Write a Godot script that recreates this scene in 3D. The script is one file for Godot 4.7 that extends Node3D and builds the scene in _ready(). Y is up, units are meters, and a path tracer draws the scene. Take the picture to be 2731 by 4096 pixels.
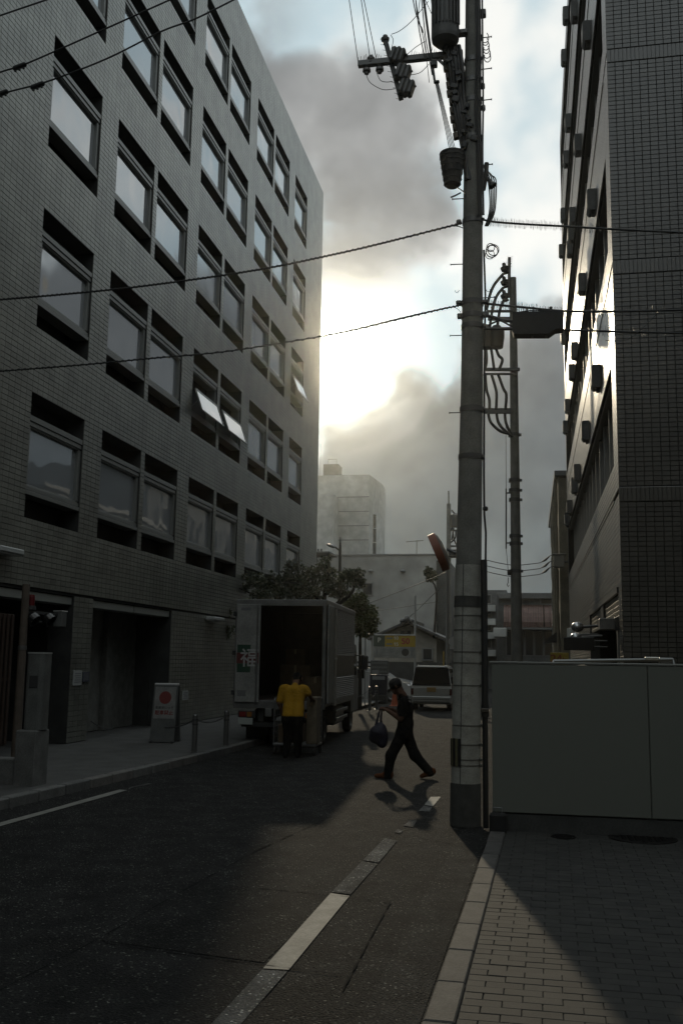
extends Node3D
# A backlit side street: tiled offices, a utility pole, a parked delivery truck, a fence and two people.

const FOCAL := 3892.81
const EYE := Vector3(0, 1.78, 0)
var lens_turn := Basis()
var used := {}
var mats := {}
var tex := {}

# ---------------------------------------------------------------- pixels of the photograph to places
func ray(px: float, py: float) -> Vector3:
	return lens_turn * Vector3((px - 1365.5) / FOCAL, -(py - 2048.0) / FOCAL, -1.0)

func pz(px: float, py: float, dist: float) -> Vector3:
	var d := ray(px, py)
	return EYE + d * (-dist / d.z)

func pg(px: float, py: float, high := 0.0) -> Vector3:
	var d := ray(px, py)
	return EYE + d * ((high - EYE.y) / d.y)

func pw(px: float, py: float, x: float) -> Vector3:
	var d := ray(px, py)
	return EYE + d * (x / d.x)

# ---------------------------------------------------------------- mesh builder
class Shape:
	var v := PackedVector3Array()
	var n := PackedVector3Array()
	var c := PackedColorArray()
	var uv := PackedVector2Array()

	func tri(a: Vector3, b: Vector3, d: Vector3, na: Vector3, nb: Vector3, nd: Vector3) -> void:
		if (b - a).cross(d - a).dot(na + nb + nd) > 0.0:
			v.append_array([a, d, b])
			n.append_array([na, nd, nb])
		else:
			v.append_array([a, b, d])
			n.append_array([na, nb, nd])

	func flat(a: Vector3, b: Vector3, d: Vector3, out: Vector3) -> void:
		var k := (b - a).cross(d - a)
		if k.length_squared() < 1e-16:
			return
		k = k.normalized()
		if k.dot(out) < 0.0:
			k = -k
		tri(a, b, d, k, k, k)

	func quad(a: Vector3, b: Vector3, d: Vector3, e: Vector3, out: Vector3) -> void:
		flat(a, b, d, out)
		flat(a, d, e, out)

	func box(at: Vector3, size: Vector3, turn := Basis(), bevel := 0.0) -> void:
		var h := size * 0.5
		var b := minf(bevel, minf(h.x, minf(h.y, h.z)) * 0.9)
		for axis in 3:
			for s in [-1.0, 1.0]:
				var u := (axis + 1) % 3
				var w := (axis + 2) % 3
				var p := []
				for k in [[-1, -1], [1, -1], [1, 1], [-1, 1]]:
					var q := Vector3()
					q[axis] = s * h[axis]
					q[u] = k[0] * (h[u] - b)
					q[w] = k[1] * (h[w] - b)
					p.append(at + turn * q)
				var o := Vector3()
				o[axis] = s
				quad(p[0], p[1], p[2], p[3], turn * o)
		if b > 0.0:
			for axis in 3:
				var u := (axis + 1) % 3
				var w := (axis + 2) % 3
				for su in [-1.0, 1.0]:
					for sw in [-1.0, 1.0]:
						var p := []
						for k in [[-1, 0], [1, 0], [1, 1], [-1, 1]]:
							var q := Vector3()
							q[axis] = k[0] * (h[axis] - b)
							q[u] = su * (h[u] - (b if k[1] == 0 else 0.0))
							q[w] = sw * (h[w] - (0.0 if k[1] == 0 else b))
							p.append(at + turn * q)
						var o := Vector3()
						o[u] = su
						o[w] = sw
						quad(p[0], p[1], p[2], p[3], turn * o)
			for sx in [-1.0, 1.0]:
				for sy in [-1.0, 1.0]:
					for sz in [-1.0, 1.0]:
						var s := Vector3(sx, sy, sz)
						var m := s * (h - Vector3(b, b, b))
						flat(at + turn * (m + Vector3(sx * b, 0, 0)), at + turn * (m + Vector3(0, sy * b, 0)), at + turn * (m + Vector3(0, 0, sz * b)), turn * s)

	func span(lo: Vector3, hi: Vector3, bevel := 0.0) -> void:
		box((lo + hi) * 0.5, (hi - lo).abs(), Basis(), bevel)

	func bar(a: Vector3, b: Vector3, wide: float, high: float, bevel := 0.0) -> void:
		var z := (b - a).normalized()
		var up := Vector3.UP if absf(z.y) < 0.95 else Vector3.RIGHT
		var x := up.cross(z).normalized()
		box((a + b) * 0.5, Vector3(wide, high, a.distance_to(b)), Basis(x, z.cross(x), z), bevel)

	func tube(pts: Array, radius, seg := 8, caps := true) -> void:
		var m := pts.size()
		var rings := []
		var nors := []
		var last := Vector3.ZERO
		for i in m:
			var t: Vector3 = (pts[mini(i + 1, m - 1)] - pts[maxi(i - 1, 0)]).normalized()
			var x := last
			if i == 0:
				x = (Vector3.UP if absf(t.y) < 0.9 else Vector3.RIGHT).cross(t)
			x = (x - t * x.dot(t)).normalized()
			last = x
			var y := t.cross(x)
			var r: float = radius[i] if radius is Array else radius
			var ring := []
			var nor := []
			for k in seg:
				var a := TAU * k / seg
				var d := x * cos(a) + y * sin(a)
				ring.append(pts[i] + d * r)
				nor.append(d)
			rings.append(ring)
			nors.append(nor)
		for i in m - 1:
			for k in seg:
				var j := (k + 1) % seg
				tri(rings[i][k], rings[i][j], rings[i + 1][j], nors[i][k], nors[i][j], nors[i + 1][j])
				tri(rings[i][k], rings[i + 1][j], rings[i + 1][k], nors[i][k], nors[i + 1][j], nors[i + 1][k])
		if caps:
			for e in [0, m - 1]:
				var out: Vector3 = (pts[0] - pts[1]) if e == 0 else (pts[m - 1] - pts[m - 2])
				for k in seg:
					flat(pts[e], rings[e][k], rings[e][(k + 1) % seg], out)

	func rod(a: Vector3, b: Vector3, r: float, seg := 8) -> void:
		tube([a, b], r, seg)

	func lathe(profile: Array, at: Vector3, turn := Basis(), seg := 16) -> void:
		var m := profile.size()
		for i in m - 1:
			var p: Vector2 = profile[i]
			var q: Vector2 = profile[i + 1]
			var side := Vector2(q.y - p.y, p.x - q.x)
			if side.length() < 1e-9:
				continue
			side = side.normalized()
			for k in seg:
				var a := TAU * k / seg
				var b := TAU * (k + 1) / seg
				var da := Vector3(cos(a), 0, sin(a))
				var db := Vector3(cos(b), 0, sin(b))
				var na := turn * (da * side.x + Vector3(0, side.y, 0))
				var nb := turn * (db * side.x + Vector3(0, side.y, 0))
				var p0 := at + turn * (da * p.x + Vector3(0, p.y, 0))
				var p1 := at + turn * (db * p.x + Vector3(0, p.y, 0))
				var q0 := at + turn * (da * q.x + Vector3(0, q.y, 0))
				var q1 := at + turn * (db * q.x + Vector3(0, q.y, 0))
				if p.x > 1e-6:
					tri(p0, p1, q1, na, nb, nb)
				if q.x > 1e-6:
					tri(p0, q1, q0, na, nb, na)

	func ball(at: Vector3, r: Vector3, turn := Basis(), seg := 12) -> void:
		var rings := seg / 2
		var grid := []
		var nor := []
		for i in rings + 1:
			var e := PI * i / rings - PI / 2
			var row := []
			var nr := []
			for k in seg + 1:
				var a := TAU * k / seg
				var d := Vector3(cos(e) * cos(a), sin(e), cos(e) * sin(a))
				row.append(at + turn * (d * r))
				nr.append((turn * (d / r)).normalized())
			grid.append(row)
			nor.append(nr)
		for i in rings:
			for k in seg:
				if i > 0:
					tri(grid[i][k], grid[i][k + 1], grid[i + 1][k + 1], nor[i][k], nor[i][k + 1], nor[i + 1][k + 1])
				if i < rings - 1 or true:
					tri(grid[i][k], grid[i + 1][k + 1], grid[i + 1][k], nor[i][k], nor[i + 1][k + 1], nor[i + 1][k])

	func prism(poly: Array, a: float, b: float, place := Transform3D()) -> void:
		# an outline in x and y, drawn out along z from a to b
		var flat2 := PackedVector2Array(poly)
		var ids := Geometry2D.triangulate_polygon(flat2)
		for i in range(0, ids.size(), 3):
			for z in [a, b]:
				var p := []
				for j in 3:
					var q: Vector2 = flat2[ids[i + j]]
					p.append(place * Vector3(q.x, q.y, z))
				flat(p[0], p[1], p[2], place.basis * Vector3(0, 0, -1.0 if z == minf(a, b) else 1.0))
		var turn := 1.0 if Geometry2D.is_polygon_clockwise(flat2) else -1.0
		for i in flat2.size():
			var p := flat2[i]
			var q := flat2[(i + 1) % flat2.size()]
			var out := Vector3(-(q.y - p.y), q.x - p.x, 0) * turn
			quad(place * Vector3(p.x, p.y, a), place * Vector3(q.x, q.y, a), place * Vector3(q.x, q.y, b), place * Vector3(p.x, p.y, b), place.basis * out)

	func sheet(poly: Array, y: float) -> void:
		# a level sheet from points in x and z
		var flat2 := PackedVector2Array(poly)
		var ids := Geometry2D.triangulate_polygon(flat2)
		for i in range(0, ids.size(), 3):
			var p := []
			for j in 3:
				var q: Vector2 = flat2[ids[i + j]]
				p.append(Vector3(q.x, y, q.y))
			flat(p[0], p[1], p[2], Vector3.UP)

	func moved(t: Transform3D) -> void:
		for i in v.size():
			v[i] = t * v[i]
			n[i] = (t.basis * n[i]).normalized()

	func mesh() -> ArrayMesh:
		var a := []
		a.resize(Mesh.ARRAY_MAX)
		a[Mesh.ARRAY_VERTEX] = v
		a[Mesh.ARRAY_NORMAL] = n
		if c.size() == v.size() and c.size() > 0:
			a[Mesh.ARRAY_COLOR] = c
		if uv.size() == v.size() and uv.size() > 0:
			a[Mesh.ARRAY_TEX_UV] = uv
		var m := ArrayMesh.new()
		m.add_surface_from_arrays(Mesh.PRIMITIVE_TRIANGLES, a)
		return m

# ---------------------------------------------------------------- nodes
func numbered(called: String) -> String:
	used[called] = used.get(called, -1) + 1
	return called if used[called] == 0 else "%s_%03d" % [called, used[called]]

func tag(o: Node, label: String, category: String, group := "") -> void:
	o.set_meta("label", label)
	o.set_meta("category", category)
	if group:
		o.set_meta("group", group)

func thing(called: String, label: String, category: String, at := Vector3.ZERO, turn := 0.0, group := "") -> Node3D:
	var o := Node3D.new()
	o.name = numbered(called)
	o.position = at
	o.rotation.y = turn
	add_child(o)
	tag(o, label, category, group)
	return o

func whole(o: Node3D) -> Transform3D:
	var t := o.transform
	var p := o.get_parent()
	while p is Node3D and p != self:
		t = p.transform * t
		p = p.get_parent()
	return t

# one mesh; in_place: the shape is given in the scene's own axes and moved into the parent's
func part(called: String, s: Shape, m: Material, parent: Node3D, in_place := false) -> MeshInstance3D:
	if in_place and parent != self:
		s.moved(whole(parent).affine_inverse())
	var o := MeshInstance3D.new()
	o.mesh = s.mesh()
	o.material_override = m
	o.name = numbered(called) if parent == self else called
	parent.add_child(o, true)
	return o

func copy_part(called: String, m: Mesh, mt: Material, parent: Node3D, t: Transform3D) -> MeshInstance3D:
	var o := MeshInstance3D.new()
	o.mesh = m
	o.material_override = mt
	o.name = called
	o.transform = t
	parent.add_child(o, true)
	return o

func structure(called: String, s: Shape, m: Material) -> MeshInstance3D:
	var o := part(called, s, m, self)
	o.set_meta("kind", "structure")
	return o

func many(called: String, m: Mesh, mt: Material, places: Array, tints: Array, parent: Node3D) -> MultiMeshInstance3D:
	var mm := MultiMesh.new()
	mm.transform_format = MultiMesh.TRANSFORM_3D
	mm.use_colors = tints.size() > 0
	mm.mesh = m
	mm.instance_count = places.size()
	for i in places.size():
		mm.set_instance_transform(i, places[i])
		if tints.size() > 0:
			mm.set_instance_color(i, tints[i])
	var o := MultiMeshInstance3D.new()
	o.multimesh = mm
	o.material_override = mt
	o.name = called
	o.set_meta("kind", "stuff")
	parent.add_child(o, true)
	return o

# ---------------------------------------------------------------- materials
func lin(r: float, g: float, b: float) -> Color:
	return Color(r, g, b).linear_to_srgb()

func noise_tex(called: String, freq: float, lo: float, hi: float, octaves := 4, seed_no := 1, size := 512, kind := FastNoiseLite.TYPE_SIMPLEX_SMOOTH) -> NoiseTexture2D:
	if tex.has(called):
		return tex[called]
	var f := FastNoiseLite.new()
	f.seed = seed_no
	f.frequency = freq
	f.noise_type = kind
	f.fractal_octaves = octaves
	var t := NoiseTexture2D.new()
	t.width = size
	t.height = size
	t.seamless = true
	t.noise = f
	var g := Gradient.new()
	g.set_color(0, Color(lo, lo, lo))
	g.set_color(1, Color(hi, hi, hi))
	t.color_ramp = g
	tex[called] = t
	return t

func relief_tex(called: String, freq: float, strength: float, octaves := 4, seed_no := 5, size := 512) -> NoiseTexture2D:
	if tex.has(called):
		return tex[called]
	var f := FastNoiseLite.new()
	f.seed = seed_no
	f.frequency = freq
	f.fractal_octaves = octaves
	var t := NoiseTexture2D.new()
	t.width = size
	t.height = size
	t.seamless = true
	t.as_normal_map = true
	t.bump_strength = strength
	t.noise = f
	tex[called] = t
	return t

func mat(called: String, color: Color, rough: float, metal := 0.0, shine := 0.5) -> StandardMaterial3D:
	if mats.has(called):
		return mats[called]
	var m := StandardMaterial3D.new()
	m.resource_name = called
	m.albedo_color = color
	m.roughness = rough
	m.metallic = metal
	m.metallic_specular = shine
	mats[called] = m
	return m

# grain: fine pattern over metres; blotch: coarse pattern multiplied over it
func worn(called: String, color: Color, rough: float, grain := 1.0, blotch := 5.0, relief := 0.0, metal := 0.0, shine := 0.5) -> StandardMaterial3D:
	if mats.has(called):
		return mats[called]
	var m := mat(called, color, rough, metal, shine)
	m.albedo_texture = noise_tex("grain", 0.035, 0.80, 1.0, 5, 3)
	m.uv1_triplanar = true
	m.uv1_world_triplanar = true
	m.uv1_scale = Vector3.ONE / grain
	m.detail_enabled = true
	m.detail_blend_mode = BaseMaterial3D.BLEND_MODE_MUL
	m.detail_uv_layer = BaseMaterial3D.DETAIL_UV_2
	m.detail_albedo = noise_tex("blotch", 0.012, 0.76, 1.0, 5, 11)
	m.uv2_triplanar = true
	m.uv2_world_triplanar = true
	m.uv2_scale = Vector3.ONE / blotch
	if relief > 0.0:
		m.normal_enabled = true
		m.normal_texture = relief_tex("relief", 0.05, 6.0)
		m.normal_scale = relief
	return m

# ---------------------------------------------------------------- bodies: tapered bones joined smoothly, meshed as surface nets
func body_shape(bones: Array, cell: float, soft: float) -> Shape:
	# bones: [a, b, radius a, radius b, colour] or, sixth, a squash basis
	var lo := Vector3(1e9, 1e9, 1e9)
	var hi := -lo
	for b in bones:
		for e in 2:
			var r: float = b[2 + e] + 2.0 * cell + soft
			lo = lo.min(b[e] - Vector3(r, r, r))
			hi = hi.max(b[e] + Vector3(r, r, r))
	var nx := int((hi.x - lo.x) / cell) + 2
	var ny := int((hi.y - lo.y) / cell) + 2
	var nz := int((hi.z - lo.z) / cell) + 2
	var field := PackedFloat32Array()
	field.resize(nx * ny * nz)
	field.fill(1.0)
	var near := PackedFloat32Array()
	near.resize(nx * ny * nz)
	near.fill(1.0)
	var who := PackedInt32Array()
	who.resize(nx * ny * nz)
	for bi in bones.size():
		var b: Array = bones[bi]
		var pa: Vector3 = b[0]
		var pb: Vector3 = b[1]
		var ra: float = b[2]
		var rb: float = b[3]
		var k: float = b[5] if b.size() > 5 else soft
		var reach := maxf(ra, rb) + soft + 2.0 * cell
		var l := ((pa.min(pb) - Vector3(reach, reach, reach) - lo) / cell).floor()
		var h := ((pa.max(pb) + Vector3(reach, reach, reach) - lo) / cell).ceil()
		var ab := pb - pa
		var len2 := maxf(ab.length_squared(), 1e-9)
		for iz in range(maxi(int(l.z), 0), mini(int(h.z), nz)):
			for iy in range(maxi(int(l.y), 0), mini(int(h.y), ny)):
				var at := (iz * ny + iy) * nx
				for ix in range(maxi(int(l.x), 0), mini(int(h.x), nx)):
					var p := lo + Vector3(ix, iy, iz) * cell
					var t := clampf((p - pa).dot(ab) / len2, 0.0, 1.0)
					var d := p.distance_to(pa + ab * t) - lerpf(ra, rb, t)
					var o := field[at + ix]
					var mixed := maxf(k - absf(o - d), 0.0) / k
					field[at + ix] = minf(o, d) - mixed * mixed * k * 0.25
					if d < near[at + ix]:
						near[at + ix] = d
						who[at + ix] = bi
	var s := Shape.new()
	var ids := {}
	var pos := PackedVector3Array()
	var nor := PackedVector3Array()
	var col := PackedColorArray()
	var sy := nx
	var sz := nx * ny
	for iz in nz - 1:
		for iy in ny - 1:
			var row := (iz * ny + iy) * nx
			for ix in nx - 1:
				var i := row + ix
				var f0 := field[i]
				if absf(f0) > cell * 2.0:
					continue
				var vals := [f0, field[i + 1], field[i + sy], field[i + sy + 1], field[i + sz], field[i + sz + 1], field[i + sz + sy], field[i + sz + sy + 1]]
				var mask := 0
				for k in 8:
					if vals[k] < 0.0:
						mask |= 1 << k
				if mask == 0 or mask == 255:
					continue
				var sum := Vector3.ZERO
				var count := 0
				for e in [[0, 1], [2, 3], [4, 5], [6, 7], [0, 2], [1, 3], [4, 6], [5, 7], [0, 4], [1, 5], [2, 6], [3, 7]]:
					var va: float = vals[e[0]]
					var vb: float = vals[e[1]]
					if (va < 0.0) != (vb < 0.0):
						var t := va / (va - vb)
						var ca := Vector3(e[0] & 1, (e[0] >> 1) & 1, (e[0] >> 2) & 1)
						var cb := Vector3(e[1] & 1, (e[1] >> 1) & 1, (e[1] >> 2) & 1)
						sum += ca.lerp(cb, t)
						count += 1
				ids[i] = pos.size()
				pos.append(lo + (Vector3(ix, iy, iz) + sum / count) * cell)
				nor.append(Vector3(vals[1] + vals[3] + vals[5] + vals[7] - vals[0] - vals[2] - vals[4] - vals[6], vals[2] + vals[3] + vals[6] + vals[7] - vals[0] - vals[1] - vals[4] - vals[5], vals[4] + vals[5] + vals[6] + vals[7] - vals[0] - vals[1] - vals[2] - vals[3]).normalized())
				col.append(bones[who[i]][4])
	for i in ids:
		for axis in 3:
			var step: int = [1, sy, sz][axis]
			var u: int = [sy, sz, 1][axis]
			var w: int = [sz, 1, sy][axis]
			if i + step >= field.size() or (field[i] < 0.0) == (field[i + step] < 0.0):
				continue
			if not (ids.has(i - u) and ids.has(i - w) and ids.has(i - u - w)):
				continue
			var q := [ids[i], ids[i - u], ids[i - u - w], ids[i - w]]
			for t in [[0, 1, 2], [0, 2, 3]]:
				var a: int = q[t[0]]
				var b: int = q[t[1]]
				var d: int = q[t[2]]
				if (pos[b] - pos[a]).cross(pos[d] - pos[a]).dot(nor[a] + nor[b] + nor[d]) > 0.0:
					var x := b
					b = d
					d = x
				for j in [a, b, d]:
					s.v.append(pos[j])
					s.n.append(nor[j])
					s.c.append(col[j])
	return s

func hang(a: Vector3, b: Vector3, sag: float, steps := 12) -> Array:
	var pts := []
	for i in steps + 1:
		var t := float(i) / steps
		pts.append(a.lerp(b, t) - Vector3(0, sag * 4.0 * t * (1.0 - t), 0))
	return pts

func dice(seed_no: int) -> RandomNumberGenerator:
	var r := RandomNumberGenerator.new()
	r.seed = seed_no
	return r

# ---------------------------------------------------------------- sky
var puff: FastNoiseLite
var wisp: FastNoiseLite
const SUN_AZ := -11.8
const SUN_EL := 18.2
const LOW_TOP := [[-180.0, 22.0], [-120.0, 23.5], [-60.0, 22.0], [-35.0, 21.0], [-22.0, 19.5], [-16.0, 13.0], [-12.6, 12.3], [-11.0, 14.4], [-9.0, 15.9], [-7.4, 17.4], [-5.6, 17.1], [-5.0, 16.3], [-3.6, 17.7], [-2.0, 18.9], [-0.4, 20.3], [1.2, 21.0], [3.0, 20.4], [12.0, 21.5], [30.0, 23.0], [60.0, 21.0], [120.0, 23.0], [180.01, 22.0]]
# clouds of their own: azimuth, elevation, half width, half height, thickness
const CLOUDS := [[-14.0, 30.6, 6.2, 3.2, 1.0], [-10.0, 29.4, 4.8, 4.5, 1.0], [-8.9, 26.3, 4.4, 4.4, 1.0], [-6.6, 25.0, 3.4, 2.6, 1.0], [-10.6, 22.9, 3.6, 3.0, 1.0], [-19.0, 29.0, 7.5, 5.6, 1.0], [-28.0, 27.0, 9.0, 7.0, 1.0], [-9.5, 17.3, 1.7, 1.0, 0.8], [-11.3, 15.3, 1.6, 0.9, 0.7]]

func cloud_depth(d: Vector3) -> Vector2:
	# x: the clouds of their own, y: the bank over the horizon; how much cloud lies that way, 0 to about 1.3
	var az := rad_to_deg(atan2(d.x, -d.z))
	var el := rad_to_deg(asin(clampf(d.y, -1.0, 1.0)))
	var big := puff.get_noise_3dv(d * 9.0)
	var mid := puff.get_noise_3dv(d * 24.0 + Vector3(3, 8, 1))
	var small := wisp.get_noise_3dv(d * 60.0)
	var wa := az + big * 1.6 + mid * 0.9
	var we := el + mid * 1.2 + small * 0.5
	var m := -1.0
	for k in CLOUDS:
		var x: float = (wa - k[0]) / k[2]
		var y: float = (we - k[1]) / k[3]
		var q := x * x + y * y
		if q < 4.0:
			m = maxf(m, k[4] * (1.0 - q) + (k[4] - 1.0))
	var own := smoothstep(-0.35, 1.0, m + 0.55 * mid + 0.42 * small + 0.15 * big) * 1.2
	# scattered cloud everywhere higher up
	var loose := smoothstep(0.12, 0.75, big + 0.5 * mid + 0.3 * small) * smoothstep(20.0, 34.0, el) * (1.0 - smoothstep(0.0, 14.0, az + 26.0) * (1.0 - smoothstep(10.0, 22.0, az)))
	var top := 15.0
	for i in LOW_TOP.size() - 1:
		if wa >= LOW_TOP[i][0] and wa < LOW_TOP[i + 1][0]:
			top = lerpf(LOW_TOP[i][1], LOW_TOP[i + 1][1], (wa - LOW_TOP[i][0]) / (LOW_TOP[i + 1][0] - LOW_TOP[i][0]))
			break
	var into := top - el + mid * 1.3 + small * 0.8
	return Vector2(maxf(own, loose), smoothstep(-0.5, 2.6, into))

func sky_color(d: Vector3) -> Color:
	var az := rad_to_deg(atan2(d.x, -d.z))
	var el := rad_to_deg(asin(clampf(d.y, -1.0, 1.0)))
	var fine := wisp.get_noise_3dv(d * 11.0)
	var soft := puff.get_noise_3dv(d * 7.0)
	var tuft := wisp.get_noise_3dv(d * 38.0)
	var veil := smoothstep(-0.30, 0.50, fine + 0.35 * soft + 0.22 * tuft)
	var col := Vector3(0.53, 0.66, 0.715).lerp(Vector3(0.93, 0.935, 0.90), veil)
	col *= lerpf(0.98, 0.78, smoothstep(35.0, 80.0, el))
	var sun := Vector3(sin(deg_to_rad(SUN_AZ)) * cos(deg_to_rad(SUN_EL)), sin(deg_to_rad(SUN_EL)), -cos(deg_to_rad(SUN_AZ)) * cos(deg_to_rad(SUN_EL)))
	var off := rad_to_deg(d.angle_to(sun))
	var warm := Vector3(1.0, 0.97, 0.84)
	col += warm * (3.0 * exp(-off * off / 3.0) + 0.7 * exp(-off / 2.4) + 0.15 * exp(-off / 8.0))
	var c := cloud_depth(d)
	# light that reaches this bit of cloud from the sun's side
	var to_sun := (sun - d * sun.dot(d)).normalized()
	var tau := 0.0
	for k in 3:
		var e := cloud_depth((d + to_sun * [0.016, 0.04, 0.085][k]).normalized())
		tau += [0.5, 0.8, 0.9][k] * maxf(e.x, e.y)
	var lit := exp(-1.15 * tau)
	if c.x > 0.002:
		var grey := Vector3(0.275, 0.28, 0.282) * (1.0 + 0.22 * soft + 0.25 * fine + 0.22 * tuft) + Vector3(0.42, 0.42, 0.405) * lit
		grey += warm * (0.10 * exp(-off / 3.5) + 0.25 * lit * exp(-off / 6.0))
		col = col.lerp(grey, 1.0 - exp(-3.6 * c.x))
	if c.y > 0.002:
		var dark := smoothstep(19.0, 8.0, el)
		var bank := Vector3(0.138, 0.147, 0.152).lerp(Vector3(0.080, 0.096, 0.105), dark)
		bank *= 1.0 + 0.30 * soft + 0.45 * fine * (1.0 - 0.4 * dark) + 0.26 * tuft
		bank += Vector3(0.20, 0.20, 0.195) * lit * (1.0 - 0.6 * dark)
		bank += warm * (0.10 * exp(-off / 2.4) + 0.02 * exp(-off / 7.0) + 0.5 * lit * exp(-off / 3.0))
		var rift := exp(-pow((el - 6.8 + soft * 3.0) / 1.5, 2.0)) * smoothstep(-0.2, 0.5, fine + 0.2)
		bank += Vector3(0.05, 0.06, 0.06) * rift
		bank = bank.lerp(Vector3(0.085, 0.122, 0.148), 0.6 * smoothstep(5.5, 3.0, el + soft * 2.0))
		col = col.lerp(bank, 1.0 - exp(-3.4 * c.y))
	return Color(maxf(col.x, 0.01), maxf(col.y, 0.01), maxf(col.z, 0.01))

func sky_dir(u: float, v: float) -> Vector3:
	var a := u * TAU
	var e := (0.5 - v) * PI
	return Vector3(sin(a) * cos(e), sin(e), -cos(a) * cos(e))

func make_sky() -> Sky:
	puff = FastNoiseLite.new()
	puff.seed = 21
	puff.frequency = 0.55
	puff.fractal_octaves = 4
	wisp = FastNoiseLite.new()
	wisp.seed = 8
	wisp.frequency = 0.45
	wisp.fractal_octaves = 5
	var w := 3072
	var h := 1536
	var small := Image.create(768, 384, false, Image.FORMAT_RGBF)
	var ground := Color(0.06, 0.065, 0.065)
	for y in 384:
		for x in 768:
			small.set_pixel(x, y, ground if y > 194 else sky_color(sky_dir((x + 0.5) / 768.0, minf((y + 0.5) / 384.0, 0.499))))
	small.resize(w, h, Image.INTERPOLATE_BILINEAR)
	var x0 := int(-26.0 / 360.0 * w)
	var x1 := int(12.0 / 360.0 * w)
	var y0 := int((0.5 - 42.0 / 180.0) * h)
	for y in range(y0, h / 2):
		for x in range(x0, x1):
			small.set_pixel(posmod(x, w), y, sky_color(sky_dir((x + 0.5) / w, (y + 0.5) / h)))
	var p := PanoramaSkyMaterial.new()
	p.panorama = ImageTexture.create_from_image(small)
	var s := Sky.new()
	s.sky_material = p
	return s

func set_up_view() -> void:
	var pitch := deg_to_rad(8.6416)
	var yaw := deg_to_rad(11.0728)
	var roll := deg_to_rad(0.8735)
	lens_turn = Basis(Vector3.UP, yaw) * Basis(Vector3.RIGHT, pitch) * Basis(Vector3.BACK, roll)
	var cam := Camera3D.new()
	cam.name = "camera"
	cam.fov = rad_to_deg(2.0 * atan(2048.0 / FOCAL))
	cam.near = 0.05
	cam.far = 600.0
	cam.transform = Transform3D(lens_turn, EYE)
	cam.current = true
	add_child(cam)
	var e := Environment.new()
	e.background_mode = Environment.BG_SKY
	e.sky = make_sky()
	e.background_energy_multiplier = 1.88
	e.tonemap_mode = Environment.TONE_MAPPER_LINEAR
	e.tonemap_exposure = 0.55
	e.volumetric_fog_enabled = true
	e.volumetric_fog_density = 0.00045
	e.volumetric_fog_albedo = Color(0.97, 0.98, 0.95)
	e.volumetric_fog_anisotropy = 0.94
	e.sdfgi_enabled = true
	e.ssao_enabled = true
	e.ssil_enabled = true
	var world := WorldEnvironment.new()
	world.name = "world"
	world.environment = e
	add_child(world)
	var sun := DirectionalLight3D.new()
	sun.name = "sun"
	sun.light_energy = 0.6
	sun.light_color = Color(1.0, 0.93, 0.80)
	sun.light_angular_distance = 1.0
	sun.shadow_enabled = true
	sun.rotation = Vector3(-deg_to_rad(SUN_EL), PI - deg_to_rad(SUN_AZ), 0)
	add_child(sun)

# ---------------------------------------------------------------- ground
func asphalt(called: String, lo: float, hi: float, seed_no: int) -> StandardMaterial3D:
	if mats.has(called):
		return mats[called]
	var f := FastNoiseLite.new()
	f.seed = seed_no
	f.noise_type = FastNoiseLite.TYPE_CELLULAR
	f.cellular_return_type = FastNoiseLite.RETURN_CELL_VALUE
	f.cellular_jitter = 1.0
	f.frequency = 0.11
	f.fractal_type = FastNoiseLite.FRACTAL_NONE
	var t := NoiseTexture2D.new()
	t.width = 1024
	t.height = 1024
	t.seamless = true
	t.noise = f
	var g := Gradient.new()
	g.offsets = PackedFloat32Array([0.0, 0.45, 0.8, 0.95, 1.0])
	g.colors = PackedColorArray([Color(lo, lo, lo * 0.98), Color(lerpf(lo, hi, 0.25), lerpf(lo, hi, 0.25), lerpf(lo, hi, 0.24)), Color(lerpf(lo, hi, 0.45), lerpf(lo, hi, 0.45), lerpf(lo, hi, 0.43)), Color(hi, hi, hi * 0.96), Color(hi * 2.0, hi * 2.0, hi * 1.9)])
	t.color_ramp = g
	var m := mat(called, Color.WHITE, 0.9, 0.0, 0.3)
	m.albedo_texture = t
	m.uv1_triplanar = true
	m.uv1_world_triplanar = true
	m.uv1_scale = Vector3.ONE / 1.3
	m.detail_enabled = true
	m.detail_blend_mode = BaseMaterial3D.BLEND_MODE_MUL
	m.detail_uv_layer = BaseMaterial3D.DETAIL_UV_2
	m.detail_albedo = noise_tex("blotch_road", 0.014, 0.62, 1.0, 5, 17)
	m.uv2_triplanar = true
	m.uv2_world_triplanar = true
	m.uv2_scale = Vector3.ONE / 3.7
	m.normal_enabled = true
	m.normal_texture = relief_tex("asphalt_relief", 0.13, 14.0, 3, 9)
	m.normal_scale = 1.0
	return m

func strip_between(road: Node3D, called: String, m: Material, y: float, px: Array) -> void:
	var s := Shape.new()
	var poly := []
	for p in px:
		var w := pg(p[0], p[1], y)
		poly.append(Vector2(w.x, w.z))
	s.sheet(poly, y)
	part(called, s, m, road)

const KERB_LEFT := [[-6.45, -6.0], [-5.99, -11.5], [-5.74, -15.3], [-5.62, -19.0], [-5.62, -26.0], [-6.0, -33.0], [-6.05, -60.0]]

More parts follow.
